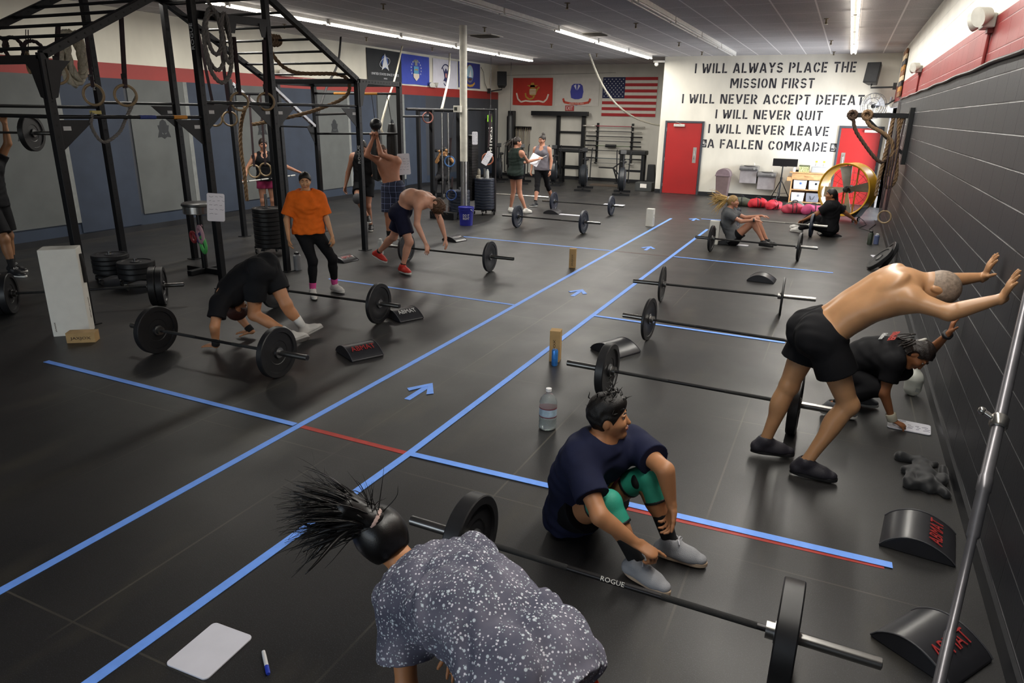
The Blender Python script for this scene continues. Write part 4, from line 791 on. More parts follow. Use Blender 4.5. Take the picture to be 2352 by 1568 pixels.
for x, z, lab in ((-2.4, 0.92, 'upper steel drinking fountain, left of the pair'), (-1.9, 0.77, 'lower steel drinking fountain, right of the pair')):
    r = thing('drinking_fountain', lab, 'drinking fountain', (x, TY, z), 0, 'steel drinking fountains'); fm = M('fountain_steel', 'a6a4a4', 0.3, 0.75)
    m = MB(); m.bx((-0.23, -0.28, -0.48), (0.23, 0, -0.13)); m.build('cabinet', M('fountain_panel', 'a29c9e', 0.4, 0.3), r, 0, 0.01)
    m = MB(); m.prism([(0, -0.13), (0, 0.0), (-0.1, 0.01), (-0.33, -0.01), (-0.38, -0.06), (-0.36, -0.12), (-0.3, -0.13)], (-0.25, 0, 0), (0, 1, 0), (0, 0, 1), (0.5, 0, 0)); m.build('basin', fm, r, 0, 0.012)
    m = MB(); m.lathe([(0, 0.004), (0.15, 0.006), (0.16, 0.012), (0.15, 0.015), (0.0, 0.002)], (0, -0.2, 0.0), (0, 0, 1), 20); m.build('bowl', M('fountain_bright', 'cfcdcb', 0.2, 0.8), r, 50)
    m = MB(); m.tube([(0.12, -0.1, 0), (0.12, -0.1, 0.06), (0.1, -0.14, 0.08)], 0.012, 8); m.build('spout', M('sign_white'), r, 50); m = MB(); m.cyl((0.16, -0.36, -0.06), (0.16, -0.395, -0.06), 0.03, 14); m.build('push_button', STL, r, 40)
r = thing('monitor_stand', 'black tripod stand carrying a wide black panel, left of the shelf', 'stand', (-1.5, 21.0, 0)); bk = M('stand_black', '141416', 0.45)
m = MB(); m.box((0.05, -0.02, 1.06), (0.64, 0.05, 0.2), Matrix.Rotation(0.15, 3, 'X')); m.build('panel', bk, r, 0, 0.008); m = MB(); m.cyl((0, 0, 0.1), (0, 0, 1.0), 0.018, 10); m.cyl((0, 0, 0.55), (0, 0, 0.66), 0.03, 10); m.bx((-0.06, -0.02, 0.95), (0.1, 0.02, 0.99)); m.build('column', bk, r, 50)
for a in (0.35, 2.45, 4.55): m = MB(); e = Vector((0.33 * math.cos(a), 0.33 * math.sin(a) * 0.75, 0.01)); m.tube([(0, 0, 0.6), e], 0.013, 8); m.tube([(0, 0, 0.22), e * 0.62 + Vector((0, 0, 0.23))], 0.008, 6); m.build('leg', bk, r, 50)
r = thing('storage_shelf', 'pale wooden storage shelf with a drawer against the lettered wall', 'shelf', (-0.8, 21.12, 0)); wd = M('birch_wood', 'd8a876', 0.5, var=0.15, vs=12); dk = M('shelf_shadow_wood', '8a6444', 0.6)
for sg in (1, -1): m = MB(); m.bx((sg * 0.42 - 0.015, -0.2, 0), (sg * 0.42 + 0.015, 0.2, 0.72)); m.build('side_panel', wd, r)
m = MB(); m.bx((-0.5, -0.23, 0.80), (0.5, 0.21, 0.825)); m.build('top', wd, r, 0, 0.004)
for z in (0.03, 0.36, 0.64): m = MB(); m.bx((-0.41, -0.2, z - 0.012), (0.41, 0.2, z + 0.012)); m.build('shelf_board', wd, r)
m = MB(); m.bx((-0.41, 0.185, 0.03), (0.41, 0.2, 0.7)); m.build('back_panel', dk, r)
m = MB(); m.bx((-0.43, -0.205, 0.655), (0.43, 0.2, 0.795)); d = m.build('drawer', wd, r, 0, 0.004); m = MB(); m.tube([(-0.1, -0.208, 0.73), (-0.08, -0.222, 0.725), (0.08, -0.222, 0.725), (0.1, -0.208, 0.73)], 0.008, 6); m.build('drawer_pull', wd, d, 50)
for sg in (1, -1): m = MB(); m.bx((sg * 0.44, -0.2, 0.58), (sg * 0.55, 0.18, 0.68)); m.build('side_ledge', wd, r, 0, 0.006)
def bin_(lab, x, z, mat, deco):
    b = thing('storage_bin', lab, 'storage bin', (-0.8 + x, 21.09, z), 0, 'fabric bins in the shelf'); m = MB(); m.bx((-0.17, -0.18, 0), (0.17, 0.16, 0.235)); m.v = [(x_ * (0.9 + 0.1 * z_ / 0.235), y_, z_) for x_, y_, z_ in m.v]; m.build('box', mat, b, 0, 0.012)
    m = MB()
    if deco: m.lathe([(0.0, 0), (0.028, 0), (0.03, 0.004), (0.0, 0.006)], (0.02, -0.181, 0.16), (0, -1, 0), 14); m.build('grommet', M('grommet_' + deco, deco, 0.4), b, 40)
    else:
        for sg in (1, -1): m.tube([(sg * 0.06, -0.182, 0.17), (sg * 0.035, -0.188, 0.1), (0.0 + sg * 0.012, -0.182, 0.07)], 0.007, 6)
        m.build('rope_handle', M('handle_grey', '55575e', 0.6), b, 60)
wbin = M('bin_white', 'd6d8de', 0.7); bin_('white fabric bin with blue grommet, upper left in the shelf', -0.2, 0.375, wbin, '5a78b0'); bin_('white fabric bin with black grommet, upper right in the shelf', 0.19, 0.375, M('bin_bluewhite', 'cdd2dc', 0.7), '1c1c1e'); bin_('white bin stuffed with paper, lower left in the shelf', -0.22, 0.045, M('bin_crumpled', 'd2d4da', 0.7, bump=0.6, bs=25), '8a8c94'); bin_('grey felt bin with rope handle, lower right in the shelf', 0.16, 0.045, M('bin_grey', '7e808a', 0.85), None)
m = MB(); m.lathe([(0, 0), (0.035, 0), (0.038, 0.01), (0.038, 0.1), (0.02, 0.12), (0.012, 0.125), (0.012, 0.15), (0.006, 0.152), (0.006, 0.18), (0.0, 0.18)]); m.tube([(0, 0, 0.175), (0.0, -0.01, 0.19), (-0.035, -0.03, 0.185)], 0.007, 6); solo('sanitizer_bottle', m, M('sanitizer_white', 'dfe0e2', 0.35), 'white pump bottle on the left end of the shelf top', 'bottle', (-1.2, 21.0, 0.825), smooth=50)
m = MB(); m.bx((-0.06, -0.05, 0), (0.06, 0.05, 0.05)); solo('card_reader', m, M('speaker_black'), 'small black device on the shelf behind the pump bottle', 'device', (-1.1, 21.12, 0.825), bevel=0.006)
cm = M('camo_print', '7e8a5c', 0.7, var=0); n, L, b_ = nodes_of(cm); t = n.new('ShaderNodeTexVoronoi'); t.inputs['Scale'].default_value = 26; rp = n.new('ShaderNodeValToRGB'); rp.color_ramp.interpolation = 'CONSTANT'
for p, c in ((0.0, '4d5a3c'), (0.3, 'd8d8a0'), (0.6, '8a9a60'), (0.8, 'e8e8c8')): e = rp.color_ramp.elements.new(p); e.color = (*lin(c), 1)
L.new(t.outputs['Color'], rp.inputs[0]); L.new(rp.outputs[0], b_.inputs['Base Color'])
r = thing('camo_box', 'green camouflage box on the middle of the shelf top', 'box', (-0.95, 21.08, 0.825)); m = MB(); m.bx((-0.13, -0.1, 0), (0.13, 0.1, 0.17)); m.build('box', cm, r, 0, 0.006); m = MB(); m.bx((-0.135, -0.105, 0.155), (0.135, 0.105, 0.18)); m.build('lid', M('camo_lid', '50583c', 0.6), r, 0, 0.005)
r = thing('clear_tote', 'clear plastic tote holding bottles on the right end of the shelf top', 'tote', (-0.58, 21.08, 0.825)); m = MB(); m.bx((-0.19, -0.14, 0), (0.19, 0.12, 0.16)); m.build('tub', M('clear_plastic', 'd6dade', 0.2, var=0, trans=0.55), r, 0, 0.02); m = MB(); m.bx((-0.2, -0.15, 0.16), (0.2, 0.13, 0.175)); m.build('rim', M('frosted_plastic', 'd9dde0', 0.35), r, 0, 0.006)
for x, lab in ((-0.66, 'spray bottle with a yellow top standing left in the clear tote'), (-0.47, 'spray bottle with a yellow top standing right in the clear tote')):
    r = thing('spray_bottle', lab, 'bottle', (x, 21.06, 1.0)); m = MB(); m.lathe([(0, 0), (0.032, 0), (0.032, 0.05), (0.014, 0.08), (0.014, 0.09), (0, 0.09)]); m.build('flask', M('bottle_frost', 'c2c4bc', 0.3), r, 50); m = MB(); m.bx((-0.035, -0.02, 0.09), (0.025, 0.02, 0.135)); m.build('trigger_top', M('yellow_plastic', 'e0a83a', 0.4), r, 0, 0.006)
def sandbag(lab, c, rz, col, L=0.5, seed=0, strap='1c1c1e'):
    r = thing('sandbag', lab, 'sandbag', c, 0, 'sandbags along the wall'); R = RZ(rz); o = np.array(c); B = Blend(); dx = np.array(R @ Vector((1, 0, 0))); dy = np.array(R @ Vector((0, 1, 0)))
    B.cone(o - dx * L * 0.3 + [0, 0, 0.1], o + dx * L * 0.3 + [0, 0, 0.1], (0.115, 0.11), 0.05); B.ell(o + dx * L * 0.12 * (-1) ** seed + [0, 0, 0.14], (0.14, 0.12, 0.1), 0.06); B.cone(o - dx * L * 0.42 + [0, 0, 0.07], o + dx * L * 0.42 + [0, 0, 0.08], (0.06, 0.07), 0.05)
    B.wave(0.012, 32, dx, seed + 1); B.cut(o + [0, 0, 0.004], (0, 0, -1)); B.build('bag', M('sandbag_' + col, col, 0.65, var=0.2, vs=8, bump=0.3, bs=30), r, 0.011)
    for k in (-0.1, 0.1):
        m = MB(); m.tube([dx * L * 0.9 * k + dy * 0.128 * math.cos(t) + Vector((0, 0, 0.105 + 0.133 * math.sin(t))) if True else None for t in np.linspace(-0.6, PI + 0.6, 12)], 0.011, 6); m.build('strap', M('strap_' + strap, strap, 0.7), r, 60)
    m = MB(); m.tube([Vector(dx) * (L * 0.16 * math.cos(t)) + Vector((0, 0, 0.24 + 0.035 * math.sin(t))) for t in np.linspace(PI, 0, 8)], 0.012, 6); m.build('handle', M('strap_' + strap), r, 60)
sandbag('dark green sandbag, first from the brown bin', (-2.34, 19.35, 0), 0.15, '4a4d40', 0.62, 1); sandbag('smaller red sandbag beside the green one', (-1.86, 19.25, 0), 0.4, 'b8202e', 0.42, 2); sandbag('red sandbag standing apart from the pink pile', (-1.46, 19.1, 0), 0.9, 'c42838', 0.42, 3)
sandbag('pinkish red sandbag at the near end of the pile by the shelf', (-0.95, 18.55, 0), 0.3, 'b03a4e', 0.5, 4); sandbag('pink sandbag at the right end of the pile by the shelf', (-0.50, 18.5, 0), 0.1, 'c04a78', 0.5, 5); sandbag('grey-green sandbag at the back of the pile before the shelf', (-0.95, 18.95, 0), -0.1, '5a6058', 0.4, 6)

# the yellow drum fan on casters
r = thing('drum_fan', 'large yellow drum fan with broad blades standing on casters', 'fan', (0.27, 17.75, 0)); ye = M('fan_yellow', 'b88a1c', 0.35, var=0.12, vs=5); A = Vector((-0.42, -0.9, 0)).normalized(); F = frame(A); Cc = Vector((-0.1, 0.1, 0.70)); R_ = 0.56
m = MB(); m.lathe([(R_, -0.2), (R_ + 0.02, -0.21), (R_ + 0.02, 0.21), (R_, 0.2), (R_ - 0.012, 0.19), (R_ - 0.012, -0.19), (R_, -0.2)], Cc, A, 56); m.build('drum', ye, r, 40)
for z in (-0.2, 0.2): m = MB(); m.torus(Cc + A * z, A, R_ + 0.018, 0.014, 56, 8); m.build('drum_rim', ye, r, 60)
m = MB(); [m.beam(Cc + F @ Vector((s * 0.13, 0, -0.12)) + Vector((0, 0, -R_)), Cc + F @ Vector((s * 0.13, 0, -0.12)) + Vector((0, 0, R_)), 0.05, 0.035) for s in (-1, 1)]; m.build('motor_post', M('fan_yellow_dark', '9a7020', 0.4), r)
for i in range(4):
    m = MB(); t = PI / 2 * i + 0.18; m.sheet(lambda u, v: Cc + F @ Vector((math.cos(t) * (0.06 + 0.46 * u) - math.sin(t) * (v - 0.5) * (0.1 + 0.13 * u), math.sin(t) * (0.06 + 0.46 * u) + math.cos(t) * (v - 0.5) * (0.1 + 0.13 * u), 0.04 + 0.1 * (v - 0.5))), 6, 6, F @ Vector((0, 0, 0.006))); m.build('blade', M('fan_blade', '8d8a80', 0.4, 0.4), r, 60)
m = MB(); m.lathe([(0, 0.14), (0.05, 0.13), (0.075, 0.06), (0.075, -0.02), (0.06, -0.03)], Cc, A, 18); m.build('hub', bk, r, 50); m = MB(); m.cyl(Cc - A * 0.16, Cc - A * 0.02, 0.09, 18); m.bx((-0.2, 0.05, 0.16), (0.02, 0.25, 0.34)); m.build('motor', M('motor_black', '1e2420', 0.5), r, 50)
m = MB(); [m.torus(Cc - A * 0.2, A, q, 0.004, 40, 5) for q in (0.2, 0.36, 0.5)]; [m.tube([Cc - A * 0.2 + F @ Vector((math.cos(t) * q, math.sin(t) * q, 0)) for q in (0.06, 0.55)], 0.003, 4) for t in np.linspace(0, 2 * PI, 21)[:-1]]; m.build('wire_guard', M('guard_dark', '5a4a3c', 0.4, 0.5), r, 60)
m = MB(); m.prism([(-0.34, 0.12), (0.34, 0.12), (0.46, 0.34), (0.3, 0.2), (0, 0.15), (-0.3, 0.2), (-0.46, 0.34)], Cc + F @ Vector((0, 0, -0.16)) - Vector((0, 0, 0.70)), F.col[0] if F.col[0].z ** 2 < 0.5 else F.col[1], (0, 0, 1), A * 0.32); m.build('cradle', bk, r)
for sx in (-1, 1):
    for sy in (-1, 1):
        p = Cc + Vector((A.y, -A.x, 0)) * sx * 0.3 + A * sy * 0.13; p.z = 0.05; m = MB(); m.cyl(p + Vector((A.y, -A.x, 0)) * -0.016, p + Vector((A.y, -A.x, 0)) * 0.016, 0.05, 18); c = m.build('caster', bk, r, 40); m = MB(); m.bx((p.x - 0.03, p.y - 0.03, 0.095), (p.x + 0.03, p.y + 0.03, 0.125)); m.cyl(p + Vector((0, 0, 0.0)), p + Vector((0, 0, 0.1)), 0.012, 8); m.build('caster_fork', STL, c)
m = MB(); m.tube([(0.45, 17.75, 0.14), (0.62, 17.8, 0.02), (0.66, 17.3, 0.008), (0.5, 16.7, 0.008), (0.75, 16.2, 0.008), (0.7, 16.6, 0.008), (0.85, 17.5, 0.008), (0.85, 18.3, 0.008)], 0.006, 6); solo('power_cord', m, M('cable_black'), 'black power cord trailing from the yellow fan to the wall', 'cord', smooth=60)

# wall arm with ropes at the block wall
r = thing('rope_bracket', 'black steel wall bracket with a long arm carrying ropes', 'wall bracket', (RX, 14.0, 0)); sb = M('rig_black', '17181b', 0.42, 0.3, var=0.1)
for dy in (-0.1, 0.1): m = MB(); m.bx((-0.07, dy - 0.05, 1.5), (0, dy + 0.05, 2.42)); m.build('back_plate', sb, r, 0, 0.004)
m = MB(); m.beam((-0.03, 0, 2.29), (-0.95, 0, 2.29), 0.08, 0.08); m.cyl((-0.95, 0, 2.29), (-1.0, 0, 2.29), 0.06, 14); m.build('arm', sb, r, 0, 0.004); m = MB(); m.beam((-0.04, 0, 1.66), (-0.72, 0, 2.26), 0.05, 0.06, (0, 1, 0)); m.build('brace', sb, r, 0, 0.004)
ROPE = M('manila_rope', '7a6248', 0.85, var=0.25, vs=60, bump=0.6, bs=120); DROPE = M('dark_rope', '4a3a30', 0.85, var=0.25, vs=60, bump=0.6, bs=120)
def twist(mb, pts, r, turns=7.0, strandsn=3, sub=6):
    """a laid rope: strands wound round a smooth path"""
    P = [Vector(p) for p in pts]; S = []
    for i in range(len(P) - 1):
        a, b, c, d = P[max(i - 1, 0)], P[i], P[i + 1], P[min(i + 2, len(P) - 1)]
        for k in range(sub):
            t = k / sub; S.append(0.5 * ((2 * b) + (c - a) * t + (2 * a - 5 * b + 4 * c - d) * t * t + (3 * b - a - 3 * c + d) * t ** 3))
    S.append(P[-1]); Ls = [0]
    for a, b in zip(S[:-1], S[1:]): Ls.append(Ls[-1] + (b - a).length)
    n = max(8, int(Ls[-1] / (r * 1.1))); Q = []; j = 0
    for i in range(n + 1):
        x = Ls[-1] * i / n
        while j < len(Ls) - 2 and Ls[j + 1] < x: j += 1
        Q.append(S[j].lerp(S[j + 1], (x - Ls[j]) / max(Ls[j + 1] - Ls[j], 1e-6)))
    fr = []; Rm = None
    for i in range(n + 1):
        d = (Q[min(i + 1, n)] - Q[max(i - 1, 0)]).normalized()
        if Rm is None: Rm = frame(d)
        else:
            x = Rm.col[0] - d * Rm.col[0].dot(d); x = x.normalized() if x.length > 1e-5 else frame(d).col[0].copy(); Rm = Matrix((x, d.cross(x), d)).transposed()
        fr.append(Rm.copy())
    for s in range(strandsn):
        mb.tube([Q[i] + fr[i] @ Vector((math.cos(2 * PI * s / strandsn + Ls[-1] * i / n / (r * turns) * 2 * PI), math.sin(2 * PI * s / strandsn + Ls[-1] * i / n / (r * turns) * 2 * PI), 0)) * r * 0.5 for i in range(n + 1)], r * 0.56, 6)
def rope(name, lab, pts, r, mat, group=None, knot=None, cat='rope'):
    m = MB(); twist(m, pts, r)
    for k in knot or []: [twist(m, [Vector(k) + Vector((math.cos(t) * r * 2.0, (j - 1) * r * 1.6, math.sin(t) * r * 2.0)) for t in np.linspace(0, 2 * PI, 9)], r) for j in range(3)]
    return solo(name, m, mat, lab, cat, group=group, smooth=60)
ax_, ay, az = 0.0, 14.0, 2.29
rope('climbing_rope', 'brown rope looped over the tip of the wall arm and sagging back to the wall', [(0.02, 13.93, 2.3), (0.1, 13.93, 2.05), (0.25, 13.92, 1.85), (0.45, 13.92, 1.62), (0.6, 13.93, 1.52), (0.68, 13.94, 1.62)], 0.032, DROPE, 'ropes on the wall arm', [(0.02, 13.97, 2.29)])
rope('climbing_rope', 'tan rope knotted further in on the wall arm and sagging to the wall', [(0.25, 14.0, 2.36), (0.26, 13.92, 2.2), (0.35, 13.92, 2.1), (0.55, 13.92, 2.0), (0.7, 13.93, 1.85), (0.76, 13.93, 1.55), (0.74, 13.93, 1.3)], 0.034, ROPE, 'ropes on the wall arm', [(0.25, 13.97, 2.29)])
rope('climbing_rope', 'long tan rope hanging down beside the bright doorway', [(0.66, 14.0, 2.27), (0.64, 13.95, 1.9), (0.62, 13.94, 1.5), (0.6, 13.94, 1.2), (0.60, 13.94, 0.95)], 0.032, ROPE, 'ropes on the wall arm'); rope('climbing_rope', 'tan rope doubled in a hanging loop against the block wall', [(0.74, 13.99, 2.27), (0.82, 13.95, 1.6), (0.86, 13.95, 1.3), (0.82, 13.95, 1.14), (0.72, 13.95, 1.12), (0.7, 13.96, 1.4), (0.76, 13.98, 1.9), (0.8, 14.0, 2.27)], 0.03, ROPE, 'ropes on the wall arm')
for i, (x, z, lab) in enumerate(((0.70, 0.75, 'dark strap hanging in front of the ropes on the wall arm'), (0.78, 0.72, 'dark strap with a ring at its end by the block wall'))):
    m = MB(); m.tube([(x - 0.04, 14.02, 2.3), (x - 0.02, 13.9, 1.6), (x, 13.9, z)], 0.014, 6); m.tube([(x + 0.06, 14.02, 2.3), (x + 0.03, 13.9, 1.5), (x + 0.02, 13.9, z)], 0.012, 6); solo('hanging_strap', m, M('strap_web', '33262a', 0.8), lab, 'strap', group='straps on the wall arm', smooth=60)
m = MB(); m.torus((0.79, 13.9, 0.60), (0.35, 1, 0), 0.105, 0.014, 32, 8); solo('gym_ring', m, M('ring_wood', '8f7a5c', 0.5, var=0.2, vs=20), 'wooden ring hanging low on a strap at the block wall', 'gym ring', smooth=60)


# ------------------------------------------------------------ barbells
RUB = M('bumper_rubber', '1b1b1d', 0.42, var=0.15, vs=30); RUBB = M('bumper_rubber_navy', '1d2433', 0.45); RUBG = M('bumper_grey_edge', '24262b', 0.4); HUBM = M('hub_steel', '8a8a8c', 0.3, 0.9)
BLKBAR = M('bar_black', '2c2b2c', 0.35, 0.7, var=0.1); CHROME = M('bar_chrome', 'a8a6a2', 0.22, 0.95, var=0.05); SLV = M('sleeve_steel', '7d7c7a', 0.28, 0.95); PALEBAR = M('bar_bright', 'c9c6bf', 0.3, 0.8); INK = M('white_ink', 'c8c6c0', 0.6)
def plate(r, x, R, th, mat, words=True):
    """a bumper plate standing across the x axis at x"""
    m = MB(); h = th / 2; m.lathe([(0.027, -h * 1.05), (0.05, -h * 1.05), (0.055, -h * 0.55), (0.1, -h * 0.5), (0.105, -h * 0.62), (R * 0.78, -h * 0.62), (R * 0.8, -h), (R - 0.006, -h), (R, -h + 0.006), (R, h - 0.006), (R - 0.006, h), (R * 0.8, h), (R * 0.78, h * 0.62), (0.105, h * 0.62), (0.1, h * 0.5), (0.055, h * 0.55), (0.05, h * 1.05), (0.027, h * 1.05)], (x, 0, R), (1, 0, 0), 44)
    p = m.build('plate', mat, r, 32); m = MB(); m.lathe([(0.026, -h * 1.1), (0.046, -h * 1.1), (0.046, h * 1.1), (0.026, h * 1.1)], (x, 0, R), (1, 0, 0), 20); m.build('hub_ring', HUBM, p, 40); return p
def barbell(name, lab, c, rz, L=2.2, R=0.225, th=0.055, shaft=BLKBAR, sleeve=SLV, mat=RUB, z=0.0, tilt=0.0, plates=(1, 1), logo=None):
    r = thing(name, lab, 'barbell', (*c, z), rz, 'loaded barbells'); m = MB(); m.cyl((-0.66, 0, R), (0.66, 0, R), 0.0143, 14); m.build('shaft', shaft, r, 40)
    m = MB(); [m.cyl((a, 0, R), (b, 0, R), 0.0147, 14) for a, b in ((-0.62, -0.22), (0.22, 0.62))]; m.build('knurling', M('knurl_' + shaft.name, '3a3a3a' if shaft is BLKBAR else '8c8a86', 0.6, 0.7, bump=0.6, bs=500), r, 40)
    for sg in (-1, 1):
        m = MB(); m.cyl((sg * 0.688, 0, R), (sg * L / 2, 0, R), 0.025, 20); s = m.build('sleeve', sleeve, r, 40); m = MB(); m.cyl((sg * 0.655, 0, R), (sg * 0.69, 0, R), 0.037, 20); m.build('collar', sleeve, s, 40)
        m = MB(); m.cyl((sg * (L / 2 - 0.002), 0, R), (sg * (L / 2 + 0.003), 0, R), 0.019, 16); m.build('end_cap', M('cap_dark', '1c1c1e', 0.4), s, 40)
        for k in range(plates[0]): plate(r, sg * (0.692 + th / 2 + k * (th + 0.004)), R, th, mat)
    if logo: m = MB(); text(m, logo, (0, -0.0115, R + 0.0095), (1, 0, 0), (0, 0.62, 0.78), 0.021, 0.11); m.build('lettering', INK, r)
    return r
barbell('barbell', 'nearest barbell, in front of the seated man, with its own small white lettering', (-0.665, 2.595), -0.018, 2.16, th=0.085, logo='ROGUE')
barbell('barbell', 'black barbell whose near end passes behind the shirtless man leaning on the wall', (-0.79, 5.19), -0.03, 2.16, th=0.07)
barbell('barbell', 'barbell lying along the blue cross tape, with a shiny sleeve', (-0.88, 6.81), -0.07, 1.98, th=0.03, sleeve=CHROME); barbell('barbell', 'barbell with thin plates beyond the taped cross line on the right', (-1.13, 8.53), 0.05, 2.14, th=0.026)
barbell('barbell', 'black barbell on the floor directly in front of the blonde woman', (-1.165, 12.27), -0.05, 1.98, th=0.04)
barbell('barbell', 'bright steel barbell rolled over the legs of the blonde woman', (-1.10, 15.0), -0.08, 2.0, th=0.05, shaft=PALEBAR, sleeve=PALEBAR, mat=RUBB)
barbell('barbell', 'barbell in front of the person bent over in black', (-4.92, 4.29), 0.02, 2.10, th=0.06, sleeve=SLV, logo=None); barbell('barbell', 'barbell at the feet of the woman in orange', (-5.09, 6.03), 0.03, 1.96, th=0.045)
barbell('barbell', 'barbell below the hands of the shirtless man in red shoes', (-5.2, 8.97), 0.02, 2.18, th=0.04, mat=RUBG); barbell('barbell', 'blue-plated barbell nearest the two women standing at the back', (-5.15, 12.97), -0.02, 2.12, th=0.05, mat=RUBB)
barbell('barbell', 'farthest blue-plated barbell, behind the curved mat with a pale board', (-5.45, 15.75), 0.0, 2.02, th=0.05, mat=RUBB)
r = thing('weight_bar', 'bare bright bar lying on the floor behind the woman in green', 'barbell', (-8.3, 18.12, 0), 0.0); m = MB(); m.cyl((-0.66, 0, 0.026), (0.66, 0, 0.026), 0.014, 12); m.build('shaft', PALEBAR, r, 40)
for sg in (-1, 1): m = MB(); m.cyl((sg * 0.66, 0, 0.026), (sg * 1.05, 0, 0.026), 0.025, 16); m.build('sleeve', PALEBAR, r, 40)

# ------------------------------------------------------------ curved sit-up mats
MATV = M('vinyl_black', '26262a', 0.33, var=0.1, vs=14); MATR = M('mat_red_print', '9a2c2c', 0.5); MATW = M('mat_white_print', 'c2c2c0', 0.5)
def situp_mat(lab, c, rz, word=None, red=True, L=0.38, W=0.30, H=0.085):
    r = thing('situp_mat', lab, 'exercise mat', (*c, 0), rz, 'curved sit-up mats'); pr = [(-L / 2, 0.0)] + [(-L / 2 + L * t, 0.012 + H * (math.sin(PI * min(t * 1.0, 1)) ** 0.75) * (1 - 0.25 * t)) for t in np.linspace(0.0, 1, 16)] + [(L / 2, 0.0)]
    m = MB(); m.prism(pr, (0, -W / 2, 0), (1, 0, 0), (0, 0, 1), (0, W, 0)); m.build('pad', MATV, r, 40, 0.006)
    m = MB(); [m.tube([(x, sg * W / 2, z + 0.001) for x, z in pr[1:-1]], 0.004, 6) for sg in (1, -1)]; m.build('piping', M('mat_piping', '3a3a3e', 0.5), r, 60)
    if word:
        i = 10; a, b = Vector((pr[i][0], 0, pr[i][1])), Vector((pr[i + 3][0], 0, pr[i + 3][1])); d = (b - a).normalized(); n = Vector((-d.z, 0, d.x)); m = MB(); text(m, word, (a + b) / 2 + n * 0.008, (0, 1, 0), -d, 0.07, W * 0.75); m.build('lettering', MATR if red else MATW, r)
    return r
situp_mat('curved black mat near the pole, with worn red print, by the blue tape end', (0.68, 3.98), -0.12, 'ABMAT', True, 0.36, 0.34, 0.1); situp_mat('curved black mat with large red print behind the leaning steel tube', (0.66, 3.06), -0.6, 'ABMAT', True, 0.36, 0.32, 0.1)
situp_mat('curved mat behind the left plate of the barbell by the can', (-1.78, 6.36), -0.45, None, True, 0.38, 0.32, 0.1); situp_mat('curved grey-edged mat by itself beyond the thin-plated barbell', (-0.82, 10.35), -0.05, None, True, 0.37, 0.26, 0.1)
situp_mat('curved black mat alone on the floor, left of the big taped arrow', (-3.95, 5.12), -0.49, 'ABMAT', True, 0.38, 0.32, 0.1); situp_mat('curved mat with white print beside the barbell at the orange woman', (-4.28, 6.38), -0.45, 'ABMAT', False, 0.38, 0.30, 0.1)
situp_mat('flat curved mat behind the woman in orange', (-6.83, 8.58), -0.16, 'ABMAT', True, 0.36, 0.3, 0.07); situp_mat('curved mat beyond the man in red shoes, near the tape corner', (-6.22, 11.0), -0.25, None, True, 0.36, 0.28, 0.08)
situp_mat('curved mat with a pale board beside it, near the blue-plated barbells', (-6.02, 15.35), 0.0, None, True, 0.38, 0.3, 0.09); situp_mat('curved mat under the person in black beside the yellow fan', (-0.05, 15.35), 0.2, None, True, 0.42, 0.3, 0.06); situp_mat('curved mat under the hips of the blonde woman', (-1.78, 13.25), 0.05, None, True, 0.34, 0.28, 0.07)
# score boards, marker, bottles, cartons
WB = M('whiteboard', 'd9d9e2', 0.3, var=0.03); SCR = M('marker_scrawl', '4a4a66', 0.6); CAN = M('can_metal', 'b6b8bb', 0.25, 0.9)
def board(lab, M4, w, h, lines=0, seed=0, edge=None, group='small score boards'):
    """a small rounded white board; M4 places it (its face is +z, its top is +y)"""
    r = thing('score_board', lab, 'whiteboard', M4.translation, 0, group); R3 = M4.to_3x3(); q = 0.022
    p = [(sx * (w / 2 - q) + q * math.cos(t), sy * (h / 2 - q) + q * math.sin(t)) for sx, sy, a in ((1, 1, 0), (-1, 1, 1), (-1, -1, 2), (1, -1, 3)) for t in [PI / 2 * (a + k / 5) for k in range(6)]]
    m = MB(); m.prism(p, (0, 0, 0), R3.col[0], R3.col[1], R3.col[2] * 0.008); m.build('panel', WB, r, 0, 0.002)
    if lines:
        m = MB(); g = random.Random(seed)
        for i in range(lines):
            y = h * (0.38 - 0.76 * i / max(lines, 4)); x = -w * 0.38
            while x < w * 0.36:
                l = g.uniform(0.02, 0.05); m.tube([R3 @ Vector((x + l * k / 3, y + g.uniform(-0.007, 0.007), 0.0085)) for k in range(4)], 0.0018, 4); x += l + g.uniform(0.012, 0.03)
                if g.random() < 0.12: break
        m.build('writing', SCR, r)
    return r
def flat(x, y, rz, z=0.001): return Matrix.Translation((x, y, z)) @ Matrix.Rotation(rz, 4, 'Z')
def facing(c, n, roll=0.0):
    n = Vector(n).normalized(); x = Vector((0, 0, 1)).cross(n).normalized(); y = n.cross(x); return Matrix.Translation(c) @ Matrix((x, y, n)).transposed().to_4x4() @ Matrix.Rotation(roll, 4, 'Z')
board('blank white score board lying on the floor at the lower left', flat(-2.165, 1.67, 0.04), 0.225, 0.275); board('white score board on the floor under the crouching woman\'s hand', flat(0.745, 5.67, -0.08), 0.29, 0.2, 5, 1)
board('white score board stuck on a rig post beside the round stool, written top half', facing((-6.965, 6.345, 1.05), (0.9, -0.45, 0.12), -0.12), 0.21, 0.34, 5, 2); board('white score board hung on the rig post beside the man lifting overhead', facing((-6.97, 10.56, 1.34), (0.75, -0.65, 0.05), 0.05), 0.22, 0.36, 6, 3)
board('white score board on the far machine post above the ring', facing((-7.33, 13.9, 1.69), (0.5, -0.85, 0.05)), 0.12, 0.27, 7, 4); board('white score board tilted behind the red and wood ring', facing((-7.08, 14.0, 1.27), (0.5, -0.85, 0.2), -0.55), 0.14, 0.30, 6, 5)
